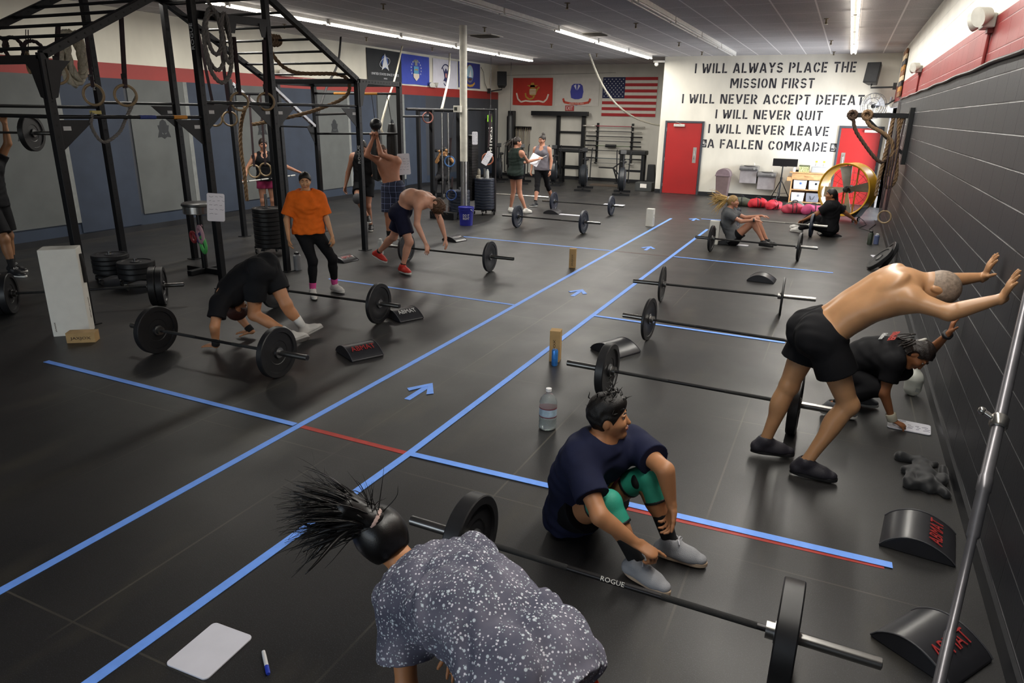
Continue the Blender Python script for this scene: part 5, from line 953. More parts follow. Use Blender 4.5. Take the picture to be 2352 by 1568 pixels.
board('pale board lying on the floor right of the curved mat at the back', flat(-5.55, 15.28, 0.0), 0.55, 0.14, 0, 0, None, 'pale boards on the floor'); board('grey board on the floor behind the farthest blue-plated barbell', flat(-5.25, 17.72, 0.03), 0.55, 0.16, 0, 0, None, 'pale boards on the floor'); board('small white board sliver by the leaning plates at the block wall', flat(0.76, 13.25, 0.2), 0.18, 0.24); board('pale board edge under the blonde woman\'s legs', flat(-1.45, 13.2, 0.0), 0.2, 0.14)
r = thing('marker', 'white marker with a blue cap lying by the blank score board', 'marker', (-1.895, 1.715, 0.008), 0.9); m = MB(); m.lathe([(0, 0), (0.0075, 0.002), (0.0085, 0.03), (0.0085, 0.095)], (0, 0.075, 0), (0, -1, 0), 14); m.build('barrel', M('marker_white', 'dcdcdc', 0.35), r, 50); m = MB(); m.lathe([(0.0092, 0), (0.0092, 0.04), (0.007, 0.047), (0, 0.047)], (0, -0.02, 0), (0, -1, 0), 14); m.build('cap', M('cap_blue', '2a3fae', 0.35), r, 50)
r = thing('water_bottle', 'large clear water bottle with a blue label standing on the floor beyond the seated man', 'bottle', (-1.71, 4.40, 0)); pl = M('pet_plastic', 'cfd6d6', 0.12, var=0, trans=0.75, ior=1.25)
m = MB(); m.lathe([(0, 0.006), (0.05, 0), (0.064, 0.01), (0.066, 0.03), (0.061, 0.04), (0.066, 0.055), (0.061, 0.068), (0.066, 0.082), (0.066, 0.1), (0.063, 0.105), (0.063, 0.175), (0.066, 0.18), (0.062, 0.195), (0.066, 0.21), (0.058, 0.24), (0.03, 0.275), (0.018, 0.285), (0.018, 0.3)], (0, 0, 0), (0, 0, 1), 28); m.build('bottle', pl, r, 60); m = MB(); m.lathe([(0, 0.008), (0.058, 0.01), (0.059, 0.09), (0, 0.09)], (0, 0, 0)); m.build('water', M('water', 'd8e2e0', 0.05, var=0, trans=0.8, ior=1.33), r, 60)
m = MB(); m.lathe([(0.0655, 0.108), (0.0655, 0.172)], (0, 0, 0)); m.build('label', M('label_pale_blue', '9fb4c4', 0.45, var=0.25, vs=25), r, 60); m = MB(); [m.lathe([(0.0662, z), (0.0662, z + 0.006)], (0, 0, 0)) for z in (0.106, 0.17)]; m.build('label_bands', M('label_maroon', '6a2430', 0.5), r, 60); m = MB(); m.lathe([(0.021, 0.296), (0.021, 0.318), (0, 0.32)], (0, 0, 0), (0, 0, 1), 16); m.build('cap', M('marker_white'), r, 40)
def can(lab, c, mat, H=0.16, R=0.029):
    r = thing('drink_can', lab, 'can', (*c, 0)); m = MB(); m.lathe([(0, 0.004), (R * 0.75, 0), (R, 0.01), (R, H - 0.012), (R * 0.82, H - 0.002)], (0, 0, 0)); m.build('can_body', mat, r, 40); m = MB(); m.lathe([(R * 0.82, H - 0.003), (R * 0.85, H), (R * 0.78, H), (R * 0.76, H - 0.005), (0, H - 0.005)], (0, 0, 0)); m.ell((0, R * 0.25, H - 0.003), (R * 0.25, R * 0.4, 0.002)); m.build('lid', CAN, r, 40)
can('slim light blue can standing before the brown carton', (-2.16, 5.68), M('can_blue', '3f86d8', 0.3, 0.4, var=0.2, vs=40)); can('blue can at the lower right corner under the leaning tube', (0.72, 2.60), M('can_deep_blue', '2b4a9a', 0.3, 0.4), 0.125, 0.033)
CARD = M('cardboard', 'a98a5c', 0.75, var=0.12, vs=12); WCARD = M('white_card', 'd2d0c8', 0.6, var=0.04); CINK = M('card_ink', '4a3826', 0.7)
def carton(lab, c, rz, w, d, h, mat=CARD, word=None, vert=True):
    r = thing('carton', lab, 'box', (*c, 0), rz); m = MB(); m.bx((-w / 2, -d / 2, 0), (w / 2, d / 2, h)); m.build('box', mat, r, 0, 0.004); m = MB(); [m.bx((-w / 2, sg * d / 4 - d / 4 + 0.001, h), (w / 2, sg * d / 4 + d / 4 - 0.001, h + 0.003)) for sg in (1, -1)]; m.build('top_flaps', mat, r)
    if word:
        m = MB()
        if vert: text(m, word, (0, -d / 2 - 0.001, h * 0.42), (0, 0, 1), (-1, 0, 0), w * 0.28, h * 0.62)
        else: text(m, word, (0, -d / 2 - 0.001, h * 0.45), (1, 0, 0), (0, 0, 1), h * 0.35, w * 0.7)
        m.build('lettering', CINK, r)
    return r
carton('tall brown carton with dark lettering standing behind the blue can', (-2.21, 5.82), 0.2, 0.10, 0.10, 0.30, CARD, 'JAXJOX'); carton('small brown carton standing just left of the taped lane', (-3.52, 9.86), 0.25, 0.10, 0.10, 0.29, CARD, 'JAXJOX'); carton('low brown carton lying against the foot of the tall white box', (-6.58, 4.17), 0.62, 0.26, 0.12, 0.10, CARD, 'JAXJOX', False)
def slotted(lab, c, rz, w, d, h, dot):
    r = carton(lab, c, rz, w, d, h, WCARD); m = MB()
    if dot: m.prism(disc(0, h * 0.66, 0.04, 0.04), (0, -d / 2 - 0.002, 0), (1, 0, 0), (0, 0, 1), (0, 0.002, 0)); m.bx((w / 2, -0.02, 0.05), (w / 2 + 0.002, 0.02, h * 0.6)); m.build('round_window', M('slot_dark', '2a2a2c', 0.6), r); m = MB(); m.bx((-0.04, -d / 2 - 0.002, 0.06), (0.035, -d / 2, h * 0.55)); m.build('picture', M('pic_brown', '8a4a34', 0.6), r)
    else: m.prism(disc(0, h * 0.62, 0.02, 0.028), (w / 2 + 0.002, 0, 0), (0, 1, 0), (0, 0, 1), (-0.002, 0, 0)); m.build('round_window', M('slot_dark'), r); m = MB(); m.bx((w / 2, -0.035, 0.03), (w / 2 + 0.002, -0.005, h * 0.52)); m.build('picture', M('pic_brown'), r)
slotted('white box standing alone left of the end of the taped lane', (-3.53, 14.62), 0.0, 0.15, 0.14, 0.36, False); slotted('white box with a dark round window behind the blonde woman', (-1.96, 13.1), 0.05, 0.17, 0.14, 0.42, True)
r = thing('equipment_box', 'tall white box with a black handle strap, standing at the left edge area', 'box', (-6.92, 4.31, 0), 0.78); m = MB(); m.bx((-0.165, -0.11, 0), (0.165, 0.11, 0.88)); m.build('box', WCARD, r, 0, 0.006); m = MB(); m.tube([(0.168, 0.0, 0.52), (0.172, 0.0, 0.56), (0.182, 0.0, 0.66), (0.172, 0.0, 0.77), (0.168, 0.0, 0.81)], 0.022, 10); m.build('handle_strap', M('strap_black', '1a1a1b', 0.6), r, 50); m = MB(); text(m, 'KETTLEBELL CONNECT', (0.166, 0.03, 0.25), (0, 0, 1), (0, -1, 0), 0.012, 0.22); text(m, 'JAXJOX', (-0.13, -0.111, 0.1), (0, 0, 1), (-1, 0, 0), 0.012, 0.1); m.build('lettering', CINK, r)
r = thing('milk_jug', 'translucent gallon jug with a red cap against the block wall', 'jug', (0.81, 6.42, 0)); B = Blend(); o = A3((0.81, 6.42, 0)); B.cone(o + [0, 0, 0.065], o + [0, 0, 0.15], (0.068, 0.07), 0.03); B.cone(o + [0, 0, 0.15], o + [0, 0, 0.24], (0.068, 0.022), 0.02); B.ell(o + [0.055, 0, 0.15], (0.012, 0.014, 0.045), 0.005, sub=True); B.cut(o + [0, 0, 0.002], (0, 0, -1)); B.cut(o + [0, 0, 0.262], (0, 0, 1)); B.build('jug', M('milky_plastic', 'd2d4cc', 0.35, var=0, trans=0.25), r, 0.006)
m = MB(); m.lathe([(0.022, 0.255), (0.022, 0.28), (0, 0.282)], (0, 0, 0), (0, 0, 1), 16); m.build('cap', M('cap_red', 'b02c28', 0.4), r, 40); m = MB(); m.box((0.03, -0.064, 0.07), (0.03, 0.004, 0.035)); m.build('date_label', M('label_grey', '8a8c88', 0.6), r)
def flask(lab, c, h, col, capc='1a1a1c', R=0.035):
    r = thing('drink_bottle', lab, 'bottle', (*c, c[2] if len(c) > 2 else 0)[:3]); m = MB(); m.lathe([(0, 0), (R, 0.002), (R, h * 0.78), (R * 0.6, h * 0.86)], (0, 0, 0), (0, 0, 1), 18); m.build('flask', M('flask_' + col, col, 0.35), r, 45); m = MB(); m.lathe([(R * 0.66, h * 0.85), (R * 0.66, h * 0.96), (0, h)], (0, 0, 0), (0, 0, 1), 16); m.build('cap', M('fcap_' + capc, capc, 0.4), r, 45)
flask('dark green bottle standing by the block wall near the cord', (0.66, 14.57), 0.26, '2a3228', R=0.045); flask('shorter blue-grey bottle right beside the dark green one', (0.77, 14.66), 0.2, '5a6488', 'c2c4c8', R=0.045); flask('clear shaker bottle with dark print behind the woman in orange', (-6.98, 7.72), 0.27, '7c7e80', R=0.055); flask('pale bottle by the rig post at the heel of the man in red shoes', (-6.62, 9.28), 0.26, 'b4b8b6', 'c8caca', R=0.042)
# dark garment heap, leaning plates, leaning tube on the right wall side
r = thing('crumpled_jacket', 'dark crumpled jacket on the floor against the block wall', 'jacket', (0.78, 4.85, 0)); B = Blend(); g = np.random.RandomState(4); o = A3((0.77, 4.85, 0))
for i in range(16): B.cone(o + [g.uniform(-0.12, 0.12), g.uniform(-0.26, 0.2), 0.012], o + [g.uniform(-0.12, 0.13), g.uniform(-0.26, 0.2), g.uniform(0.02, 0.05)], (g.uniform(0.025, 0.045), 0.03), 0.03)
B.wave(0.008, 45, (1, 0.4, 0), 2); B.cut(o + [0, 0, 0.002], (0, 0, -1)); B.cut((RX - 0.025, 0, 0), (1, 0, 0)); B.build('cloth', M('jacket_black', '18191c', 0.6, sheen=0.2), r, 0.009)
for i, lab in enumerate(('nearer black bumper plate leaning on the block wall', 'farther black bumper plate leaning flat on the block wall')):
    r = thing('bumper_plate', lab, 'weight plate', (0.58 + 0.17 * i, 12.05 + 0.12 * i, 0.014), 0, 'bumper plates leaning on the block wall'); a = math.radians(48 if i == 0 else 66); ax = Vector((-math.sin(a), -0.1, math.cos(a) * 1.0)).normalized(); up = Vector((math.cos(a), 0, math.sin(a))); m = MB(); h = 0.03
    m.lathe([(0.027, -h), (0.06, -h), (0.065, -h * 0.6), (0.17, -h * 0.6), (0.18, -h), (0.219, -h), (0.225, -h + 0.006), (0.225, h - 0.006), (0.219, h), (0.18, h), (0.17, h * 0.6), (0.065, h * 0.6), (0.06, h), (0.027, h), (0.027, -h)], up * 0.225, ax, 40); m.build('disc', RUB, r, 32); m = MB(); m.lathe([(0.026, -h * 1.05), (0.045, -h * 1.05), (0.045, h * 1.05), (0.026, h * 1.05)], up * 0.225, ax, 20); m.build('hub_ring', HUBM, r, 40)
r = thing('steel_tube', 'grey steel tube with joints leaning beside the block wall at the right edge', 'pole', (0.55, 2.28, 0)); a, b = Vector((0, 0, 0)), Vector((0.85,3.767,1.325)) - Vector((0.55, 2.28, 0)); tg = M('tube_grey', '77767a', 0.35, 0.7)
L = (b - a).length; d = (b - a) / L; rs = [(0, 0.021), (0.55, 0.021), (0.56, 0.017), (0.95, 0.017), (0.96, 0.024), (1.16, 0.024), (1.165, 0.0275), (1.23, 0.0275), (1.235, 0.024), (1.5, 0.024), (L + 0.5, 0.02)]
m = MB(); m.lathe([(q, h) for h, q in rs], a, d, 20); m.build('shaft', tg, r, 40); p = a + d * 1.5; m = MB(); m.lathe([(0.03, -0.03), (0.036, -0.02), (0.036, 0.02), (0.03, 0.03)], p, d, 20); m.tube([p, p + Vector((-0.06, 0.02, 0.03))], 0.012, 8); m.ell(p + Vector((-0.065, 0.022, 0.032)), (0.018, 0.018, 0.018)); m.build('clamp', CHROME, r, 50)


# ------------------------------------------------------------ the black training rig
RIG = M('rig_black', '17181b', 0.42, 0.3, var=0.1); RA, RB = -7.05, -8.88; YS = (4.57, 6.4, 7.58, 9.44, 10.6); LOW, TALL = 2.69, 3.66
rig = thing('training_rig', 'large black steel training rig with sloping ladders, pull-up bars and tall middle bay', 'training rig', (-7.95, 7.6, 0)); ro = Vector(rig.location)
HOLE = M('hole_dark', '08080a', 0.7); BOLT = M('bolt_zinc', 'b8b8ba', 0.3, 0.9); ORG = M('tape_orange', 'c8842a', 0.6); BLU = M('tape_blue_dark', '2a3a7c', 0.6); SIGNW = M('rig_white_print', 'c4c4c4', 0.5)
def rig_post(x, y, h, words=None):
    m = MB(); m.bx((x - 0.038, y - 0.038, 0), (x + 0.038, y + 0.038, h)); p = m.build('post', RIG, rig, 0, 0.004, True); q = []
    m = MB(); m.bx((x - 0.08, y - 0.08, 0), (x + 0.08, y + 0.08, 0.01)); q = m.build('base_plate', RIG, p, 0, 0, True)
    m = MB(); [m.bx((x + 0.0385, y - 0.009, z - 0.009), (x + 0.039, y + 0.009, z + 0.009)) or m.bx((x - 0.009, y - 0.039, z - 0.009), (x + 0.009, y - 0.0385, z + 0.009)) for z in np.arange(0.6, h, 0.11)]; m.build('hole_row', HOLE, p, 0, 0, True)
    if words:
        m = MB(); text(m, 'ROGUE', (x, y - 0.0395, words), (0, 0, 1), (-1, 0, 0), 0.045, 0.28); m.build('lettering', SIGNW, p, 0, 0, True)
for x in (RA, RB):
    for y, h in zip(YS, (LOW, TALL, TALL, LOW, LOW)): rig_post(x, y, h, {(RA, 6.4): 3.0, (RA, 9.44): 1.55, (RB, 6.4): 2.55}.get((x, y)))
rig_post(-9.72, 10.6, LOW); rig_post(-9.72, 9.44, LOW)
def rb(name, a, b, w=0.076, h=0.076, up=(0, 0, 1), mat=RIG, bev=0.004): m = MB(); m.beam(a, b, w, h, up); return m.build(name, mat, rig, 0, bev, True)
def rt(name, a, b, r=0.017, bands=()):
    m = MB(); m.cyl(a, b, r, 12); o = m.build(name, RIG, rig, 40, 0, True); a, b = Vector(a), Vector(b)
    for t0, t1, mt in bands: m = MB(); m.cyl(a.lerp(b, t0), a.lerp(b, t1), r + 0.003, 12); m.build('grip_tape', mt, o, 40, 0, True)
for x in (RA, RB):
    for (y0, z0), (y1, z1) in (((4.57, LOW), (6.4, TALL)), ((9.44, LOW), (7.58, TALL))):
        o = rb('sloped_beam', (x, y0, z0 - 0.02), (x, y1, z1 - 0.04)); a, b = Vector((x, y0, z0 - 0.02)), Vector((x, y1, z1 - 0.04)); m = MB(); [m.box(a.lerp(b, t) + Vector((0.0385, 0, 0)), (0.001, 0.018, 0.018)) for t in np.linspace(0.04, 0.96, 19)]; m.build('hole_row', HOLE, o, 0, 0, True)
    rb('top_beam', (x, 6.4, TALL - 0.04), (x, 7.58, TALL - 0.04)); o = rb('top_beam', (x, 9.44, LOW - 0.04), (x, 10.6, LOW - 0.04)); m = MB(); [m.bx((x + 0.0385, y - 0.01, LOW - 0.05), (x + 0.039, y + 0.01, LOW - 0.03)) for y in np.arange(9.55, 10.55, 0.08)]; m.build('hole_row', HOLE, o, 0, 0, True)
for y, z in ((4.57, LOW - 0.06), (6.4, TALL - 0.04), (7.58, TALL - 0.04), (9.44, LOW - 0.04), (10.6, LOW - 0.04)): rb('cross_beam', (RA, y, z), (RB, y, z), 0.076, 0.076)
for (y0, z0), (y1, z1) in (((4.57, LOW), (6.4, TALL)), ((9.44, LOW), (7.58, TALL))):
    for t in np.linspace(0.09, 0.95, 7): rt('rung', (RA, y0 + (y1 - y0) * t, z0 + (z1 - z0) * t - 0.03), (RB, y0 + (y1 - y0) * t, z0 + (z1 - z0) * t - 0.03))
rt('pull_up_bar', (RA, 4.57, 2.11), (RA, 6.4, 2.11), 0.019, ((0.52, 0.63, BLU), (0.76, 0.86, ORG))); rt('pull_up_bar', (RA, 4.57, 2.11), (RB, 4.57, 2.11), 0.019)
for a, b in ((6.4, 7.58), (7.58, 9.44)): rt('pull_up_bar', (RA, a, 2.28), (RA, b, 2.28), 0.019); rt('pull_up_bar', (RB, a, 2.26), (RB, b, 2.26), 0.019)
rt('pull_up_bar', (RB, 4.57, 2.2), (RB, 6.4, 2.2), 0.019)
rt('pull_up_bar', (RB, 10.6, 2.5), (RA, 10.6, 2.5), 0.019, ((0.25, 0.42, ORG), (0.6, 0.76, ORG))); rt('pull_up_bar', (RB, 10.6, 2.13), (RA, 9.44, 2.18), 0.019); rt('pull_up_bar', (RB, 10.6, 1.8), (RA, 10.6, 1.85), 0.019); rt('pull_up_bar', (RB, 9.44, 2.45), (-9.72, 9.44, 2.45), 0.019)
for x, y, z, dy in ((RA, 4.57, 2.08, 1), (RA, 6.4, 2.08, -1), (RA, 6.4, 2.25, 1), (RA, 7.58, 2.25, -1), (RA, 7.58, 2.25, 1), (RA, 9.44, 2.25, -1), (RB, 7.58, 2.23, -1)):
    m = MB(); m.prism([(0.04, 0), (0.42, 0), (0.04, -0.3)], (x - 0.004, y, z), (0, dy, 0), (0, 0, 1), (0.008, 0, 0)); g_ = m.build('gusset', RIG, rig, 0, 0, True); m = MB(); m.bx((x + 0.0045, y + dy * 0.08, z - 0.1), (x + 0.006, y + dy * 0.16, z - 0.06)); m.build('label_plate', SIGNW, g_, 0, 0, True)
for x, y, d in ((RA, 4.57, (0, 1, 0)), (RA, 4.57, (-1, 0, 0)), (RA, 9.44, (0, 1, 0))): m = MB(); m.prism([(0.0, 0), (0.24, 0), (0.14, -0.1), (0.06, -0.34), (0.0, -0.36)], (x + 0.039 if d[1] else x, y - 0.039 if d[0] else y, LOW - 0.06), d, (0, 0, 1), (0.006, 0, 0) if d[1] else (0, -0.006, 0)); m.build('corner_plate', RIG, rig, 0, 0, True)
for x in (RB, -9.72):
    a, b = Vector((x, 9.5, 2.62)), Vector((x, 10.56, 1.93)); o = rb('incline_strip', a, b, 0.05, 0.06, (1, 0, 0), M('strip_silver', 'a4a4a6', 0.35, 0.8))
    for t in np.linspace(0.05, 0.95, 8): p = a.lerp(b, t); m = MB(); m.ell(p + Vector((0.03, -0.02, -0.035)), (0.014, 0.014, 0.014), None, 8, 6); m.build('bolt', BOLT, o, 60, 0, True)
    m = MB(); m.prism([(0, 0.12), (0, -0.38), (-0.25, 0.02)], (x - 0.004, 10.6, 1.9), (0, 1, 0), (0, 0, 1), (0.008, 0, 0)); m.build('gusset', RIG, rig, 0, 0, True)
for t in (0.15, 0.42, 0.68, 0.95): rt('rung', (RB, 9.5 + 1.06 * t, 2.57 - 0.69 * t), (-9.72, 9.5 + 1.06 * t, 2.57 - 0.69 * t), 0.015)
o = rb('swing_arm', (RA, 6.4, 3.24), (RA, 7.58, 3.27), 0.08, 0.09)
for y in (6.95, 7.46): m = MB(); m.prism([(-0.06, 0.03), (0.06, 0.03), (0.06, -0.03), (0.025, -0.13), (-0.025, -0.13), (-0.06, -0.03)], (RA + 0.041, y, 3.22), (0, 1, 0), (0, 0, 1), (0.01, 0, 0)); m.build('hanger_tab', RIG, o, 0, 0, True)
# rings on straps
WOOD = M('ring_wood', '8f7a5c', 0.5, var=0.2, vs=20); WEB = M('strap_web', '33262a', 0.8)
def gym_ring(lab, c, top, yaw, strap=True, mat=WOOD, R=0.105):
    c, top = Vector(c), Vector(top); ax = RZ(yaw) @ Vector((0, 1, 0)); r = thing('gym_ring', lab, 'gym ring', c, 0, 'gym rings on straps'); m = MB(); m.torus((0, 0, 0), ax, R, 0.0145, 40, 10); m.build('ring', mat, r, 60)
    if strap:
        t = top - c; w = ax.cross(Vector((0, 0, 1))); m = MB(); p = Vector((0, 0, R))
        m.sheet(lambda u, v: (p - Vector((0, 0, 0.03))).lerp(t, u) + w * (v - 0.5) * 0.036 + ax * 0.012, 6, 1, ax * 0.004); m.sheet(lambda u, v: (p - Vector((0, 0, 0.03))).lerp(t, u) + w * ((v - 0.5) * 0.036 + 0.012) - ax * 0.012, 6, 1, ax * 0.004); m.build('strap', WEB, r); m = MB(); m.box(p + (t - p) * 0.12 + ax * 0.0, (0.05, 0.03, 0.06), RZ(yaw)); m.build('buckle', M('buckle_dark', '1c1c1e', 0.4, 0.5), r, 0, 0.004)
gym_ring('wooden ring, left one of the pair hanging from the near ladder rungs', (RA - 0.35, 5.28, 2.33), (RA - 0.35, 5.3, 3.02), 0.5); gym_ring('wooden ring, right one of the pair hanging from the near ladder rungs', (RA - 0.1, 5.47, 2.33), (RA - 0.1, 5.55, 3.15), 0.9)
gym_ring('wooden ring, left one of the large pair on the tall bay arm', (RA + 0.03, 6.96, 2.30), (RA + 0.04, 6.95, 3.05), 1); gym_ring('wooden ring, right one of the large pair on the tall bay arm', (RA + 0.03, 7.42, 2.31), (RA + 0.04, 7.46, 3.06), 1)
gym_ring('pale ring, left one of the smaller pair behind the tall bay', (RB + 0.02, 8.25, 2.06), (RB + 0.03, 8.1, 3.3), 0.6); gym_ring('pale ring, right one of the smaller pair behind the tall bay', (RB + 0.02, 8.55, 2.06), (RB + 0.03, 8.5, 3.15), 0.9)
gym_ring('low ring in front of the arm of the woman holding the white pipe', (-9.3, 9.40, 1.18), (-9.3, 9.44, 2.44), 0.4); gym_ring('low ring in front of the waist of the woman holding the white pipe', (-9.05, 9.41, 1.22), (-9.05, 9.44, 2.44), 0.35)
gym_ring('small wooden ring slung high under the near ladder, lying flat', (-8.35, 5.25, 2.66), (-8.35, 5.3, 3.0), -0.4); gym_ring('small wooden ring slung high under the near ladder, edge on', (-8.05, 5.35, 2.55), (-8.05, 5.45, 3.05), 1.15)
GR = M('grey_rope', '6c6864', 0.85, var=0.2, vs=50, bump=0.5, bs=100); CRR = M('cream_rope', 'b8b2a0', 0.85, var=0.2, vs=50, bump=0.5, bs=100)
def loops(name, lab, c, mat, r, spec, n):
    m = MB(); c = Vector(c)
    for i, (w, l, dx, dz) in enumerate(spec):
        twist(m, [c + Vector((0, dx + w / 2 * math.sin(t), dz - l * (0.5 + 0.5 * math.sin(t - PI / 2)) + 0.0)) + Vector((0.02 * i - 0.05, 0, 0)) for t in np.linspace(0, 2 * PI, n)], r, 7, 3, 4)
    return solo(name, m, mat, lab, 'rope', smooth=60)
loops('rope_coil', 'thick grey rope coil hung on the tall rig post, left of the large rings', (RA + 0.12, 6.62, 3.27), GR, 0.026, ((0.30, 0.62, 0.0, 0), (0.40, 0.78, 0.03, 0.02), (0.22, 0.5, -0.03, 0.05), (0.12, 0.55, 0.13, 0.02)), 15)
loops('rope_coil', 'cream braided rope coil slung under the near ladder', (-8.3, 5.75, 3.02), CRR, 0.05, ((0.26, 0.56, 0, 0), (0.2, 0.5, 0.05, 0)), 11); loops('rope_coil', 'dark harness straps bundled under the near ladder', (-8.45, 5.2, 2.92), WEB, 0.022, ((0.3, 0.16, -0.2, 0), (0.2, 0.24, 0.0, 0), (0.22, 0.2, 0.2, -0.02)), 11)
rope('climbing_rope', 'thin grey rope rising to the ceiling from the coil on the rig', [(RA + 0.14, 6.6, 3.3), (RA + 0.14, 6.35, 3.55), (RA + 0.2, 6.1, 3.82)], 0.02, GR); rope('climbing_rope', 'grey rope hanging in a curve from the near pull-up bar', [(RA - 0.1, 5.6, 2.32), (RA - 0.05, 5.4, 2.1), (RA, 5.25, 1.95), (RA, 5.05, 1.86), (RA, 4.95, 2.02), (RA + 0.01, 4.98, 2.15)], 0.018, GR)
m = MB(); m.bx((-0.022, -0.05, -0.012), (0.022, 0.05, 0.022)); solo('yellow_block', m, M('foam_yellow', 'b8ab6a', 0.7), 'small pale yellow block tied on the near pull-up bar', 'block', (RA, 5.02, 2.15))
F_ = lambda t: (9.44 - 1.86 * t, LOW + 0.97 * t - 0.03)
kx, (ky, kz) = RA - 0.75, F_(0.52); rope('climbing_rope', 'brown climbing rope knotted on a rung of the far sloping ladder', [(kx, ky, kz), (kx + 0.02, ky - 0.03, kz - 0.2), (kx + 0.15, ky + 0.25, kz - 0.42), (-7.25, 9.35, LOW + 0.04), (-7.3, 9.5, 2.45), (-7.75, 9.3, 2.22), (-8.2, 8.9, 2.06), (-8.6, 8.75, 1.98)], 0.03, ROPE, None, [(kx, ky, kz), (kx + 0.06, ky, kz)])
rope('climbing_rope', 'brown rope end hanging before the woman with the white pipe', [(-8.75, 8.78, 2.24), (-8.95, 8.85, 1.95), (-9.0, 8.85, 1.6), (-8.98, 8.85, 1.2), (-8.98, 8.85, 0.75)], 0.032, ROPE)
rope('climbing_rope', 'black rope slanting from the ceiling to the far end of the rig', [(-11.05, 14.27, 3.84), (-10.5, 13.4, 3.2), (-9.8, 12.1, 2.65), (-8.95, 10.75, 2.13)], 0.025, M('rope_black', '1e1e20', 0.8, bump=0.5, bs=120)); rope('climbing_rope', 'white rope from the ceiling running down to the overhead man', [(-10.92, 16.64, 3.84), (-10.0, 14.9, 3.0), (-8.9, 12.9, 2.35), (-8.0, 11.4, 1.95), (-7.85, 11.25, 1.8)], 0.022, CRR)
WR = M('white_rope', 'c9c4b6', 0.8, var=0.15, vs=50, bump=0.5, bs=120); rope('climbing_rope', 'white rope from the ceiling to the top of the machine rack', [(-10.86, 19.03, 3.84), (-10.2, 17.8, 3.15), (-9.3, 16.0, 2.55), (-8.5, 14.5, 2.28)], 0.03, WR); rope('climbing_rope', 'white rope sagging from the ceiling across the striped flag to the wall hook', [(-6.9, 19.92, 3.84), (-6.75, 20.6, 3.15), (-6.55, 21.4, 2.6), (-6.2, 22.2, 2.2), (-5.75, 22.9, 1.98), (-5.3, 23.4, 1.90)], 0.03, WR)
# stool, plate towers, stacks
r = thing('round_stool', 'round padded stool on a black pedestal beside the rig post', 'stool', (-8.0, 6.98, 0)); m = MB(); m.lathe([(0, 0.985), (0.19, 0.98), (0.21, 0.965), (0.215, 0.94), (0.2, 0.93), (0, 0.93)], (0, 0, 0), (0, 0, 1), 32); m.build('seat', M('seat_vinyl', '2a2a2c', 0.35), r, 40); m = MB(); m.lathe([(0.2, 0.93), (0.2, 0.84), (0.19, 0.83), (0, 0.83)], (0, 0, 0), (0, 0, 1), 32); m.build('seat_band', CHROME, r, 40); m = MB(); m.cyl((0, 0, 0.06), (0, 0, 0.84), 0.04, 14); m.build('pedestal', RIG, r, 40); m = MB(); m.bx((-0.32, -0.04, 0), (0.32, 0.04, 0.07)); m.bx((-0.04, -0.28, 0), (0.04, 0.28, 0.07)); m.build('foot_cross', RIG, r, 0, 0.006)
for i, (dx, dz, col, lab) in enumerate(((-0.09, 0.50, '8a2c30', 'red elastic band hanging on the stool pedestal'), (0.05, 0.50, '3a3464', 'purple elastic band hanging on the stool pedestal'), (0.13, 0.42, '4fae5a', 'green elastic band hanging on the stool pedestal'), (0.12, 0.56, 'b08a94', 'pink elastic band hanging on the stool pedestal'))):
    m = MB(); m.torus((-8.0 + dx, 6.92 - 0.02 * i, dz), (0.3, 1, 0.1), 0.07, 0.022, 24, 8); m.v = [(x, y, dz + (z - dz) * (1.0 if i < 2 else 1.5)) for x, y, z in m.v]; m.tube([(-8.0 + dx * 0.5, 6.96, dz + 0.1), (-8.0, 6.98, dz + 0.13)], 0.008, 6); solo('elastic_band', m, M('band_' + col, col, 0.6), lab, 'elastic band', group='elastic bands on the stool', smooth=60)
def tower(lab, c, n, th, R=0.225, H=None, mat=RUB, casters=True, extra=0.2):
    """a rolling post with bumper plates lying flat on it: the trolley is one thing, every plate another"""
    r = thing('plate_trolley', lab, 'plate trolley', (*c, 0), 0.3); m = MB(); m.bx((-0.25, -0.03, 0.09), (0.25, 0.03, 0.12)); m.bx((-0.03, -0.25, 0.09), (0.03, 0.25, 0.12)); m.lathe([(0, 0.12), (0.2, 0.12), (0.2, 0.128), (0, 0.128)], (0, 0, 0)); m.build('base', RIG, r); m = MB(); m.cyl((0, 0, 0.12), (0, 0, 0.14 + n * th + extra), 0.024, 14); m.build('post', SLV, r, 40)
    for a in range(4):
        x, y = 0.23 * math.cos(a * PI / 2), 0.23 * math.sin(a * PI / 2); m = MB(); m.cyl((x - 0.012, y, 0.036), (x + 0.012, y, 0.036), 0.036, 16); k = m.build('caster', M('caster_black', '18181a', 0.4), r, 40); m = MB(); m.prism([(-0.025, 0.09), (0.025, 0.09), (0.012, 0.03), (-0.012, 0.03)], (x - 0.02, y, 0), (0, 1, 0), (0, 0, 1), (0.006, 0, 0)); m.build('caster_fork', STL, k)
    src = None
    for i in range(n):
        z = 0.129 + th * (i + 0.5); l = 'flat stacked bumper plate on the %s' % lab.split(',')[0]
        if src is None:
            src = thing('bumper_plate', l, 'weight plate', (*c, z), 0, l + 's'); m = MB(); h = th / 2 - 0.0015; m.lathe([(0.027, -h), (R - 0.008, -h), (R, -h + 0.008), (R, h - 0.008), (R - 0.008, h), (R * 0.8, h), (R * 0.78, h * 0.7), (0.07, h * 0.7), (0.065, h), (0.027, h), (0.027, -h)], (0, 0, 0), (0, 0, 1), 36); m.build('disc', mat, src, 32); m = MB(); m.lathe([(0.0255, -h), (0.045, -h), (0.045, h * 1.03), (0.0255, h * 1.03)], (0, 0, 0), (0, 0, 1), 18); m.build('hub_ring', HUBM, src, 40)
        else: dup(src, (*c, z), i * 0.7)
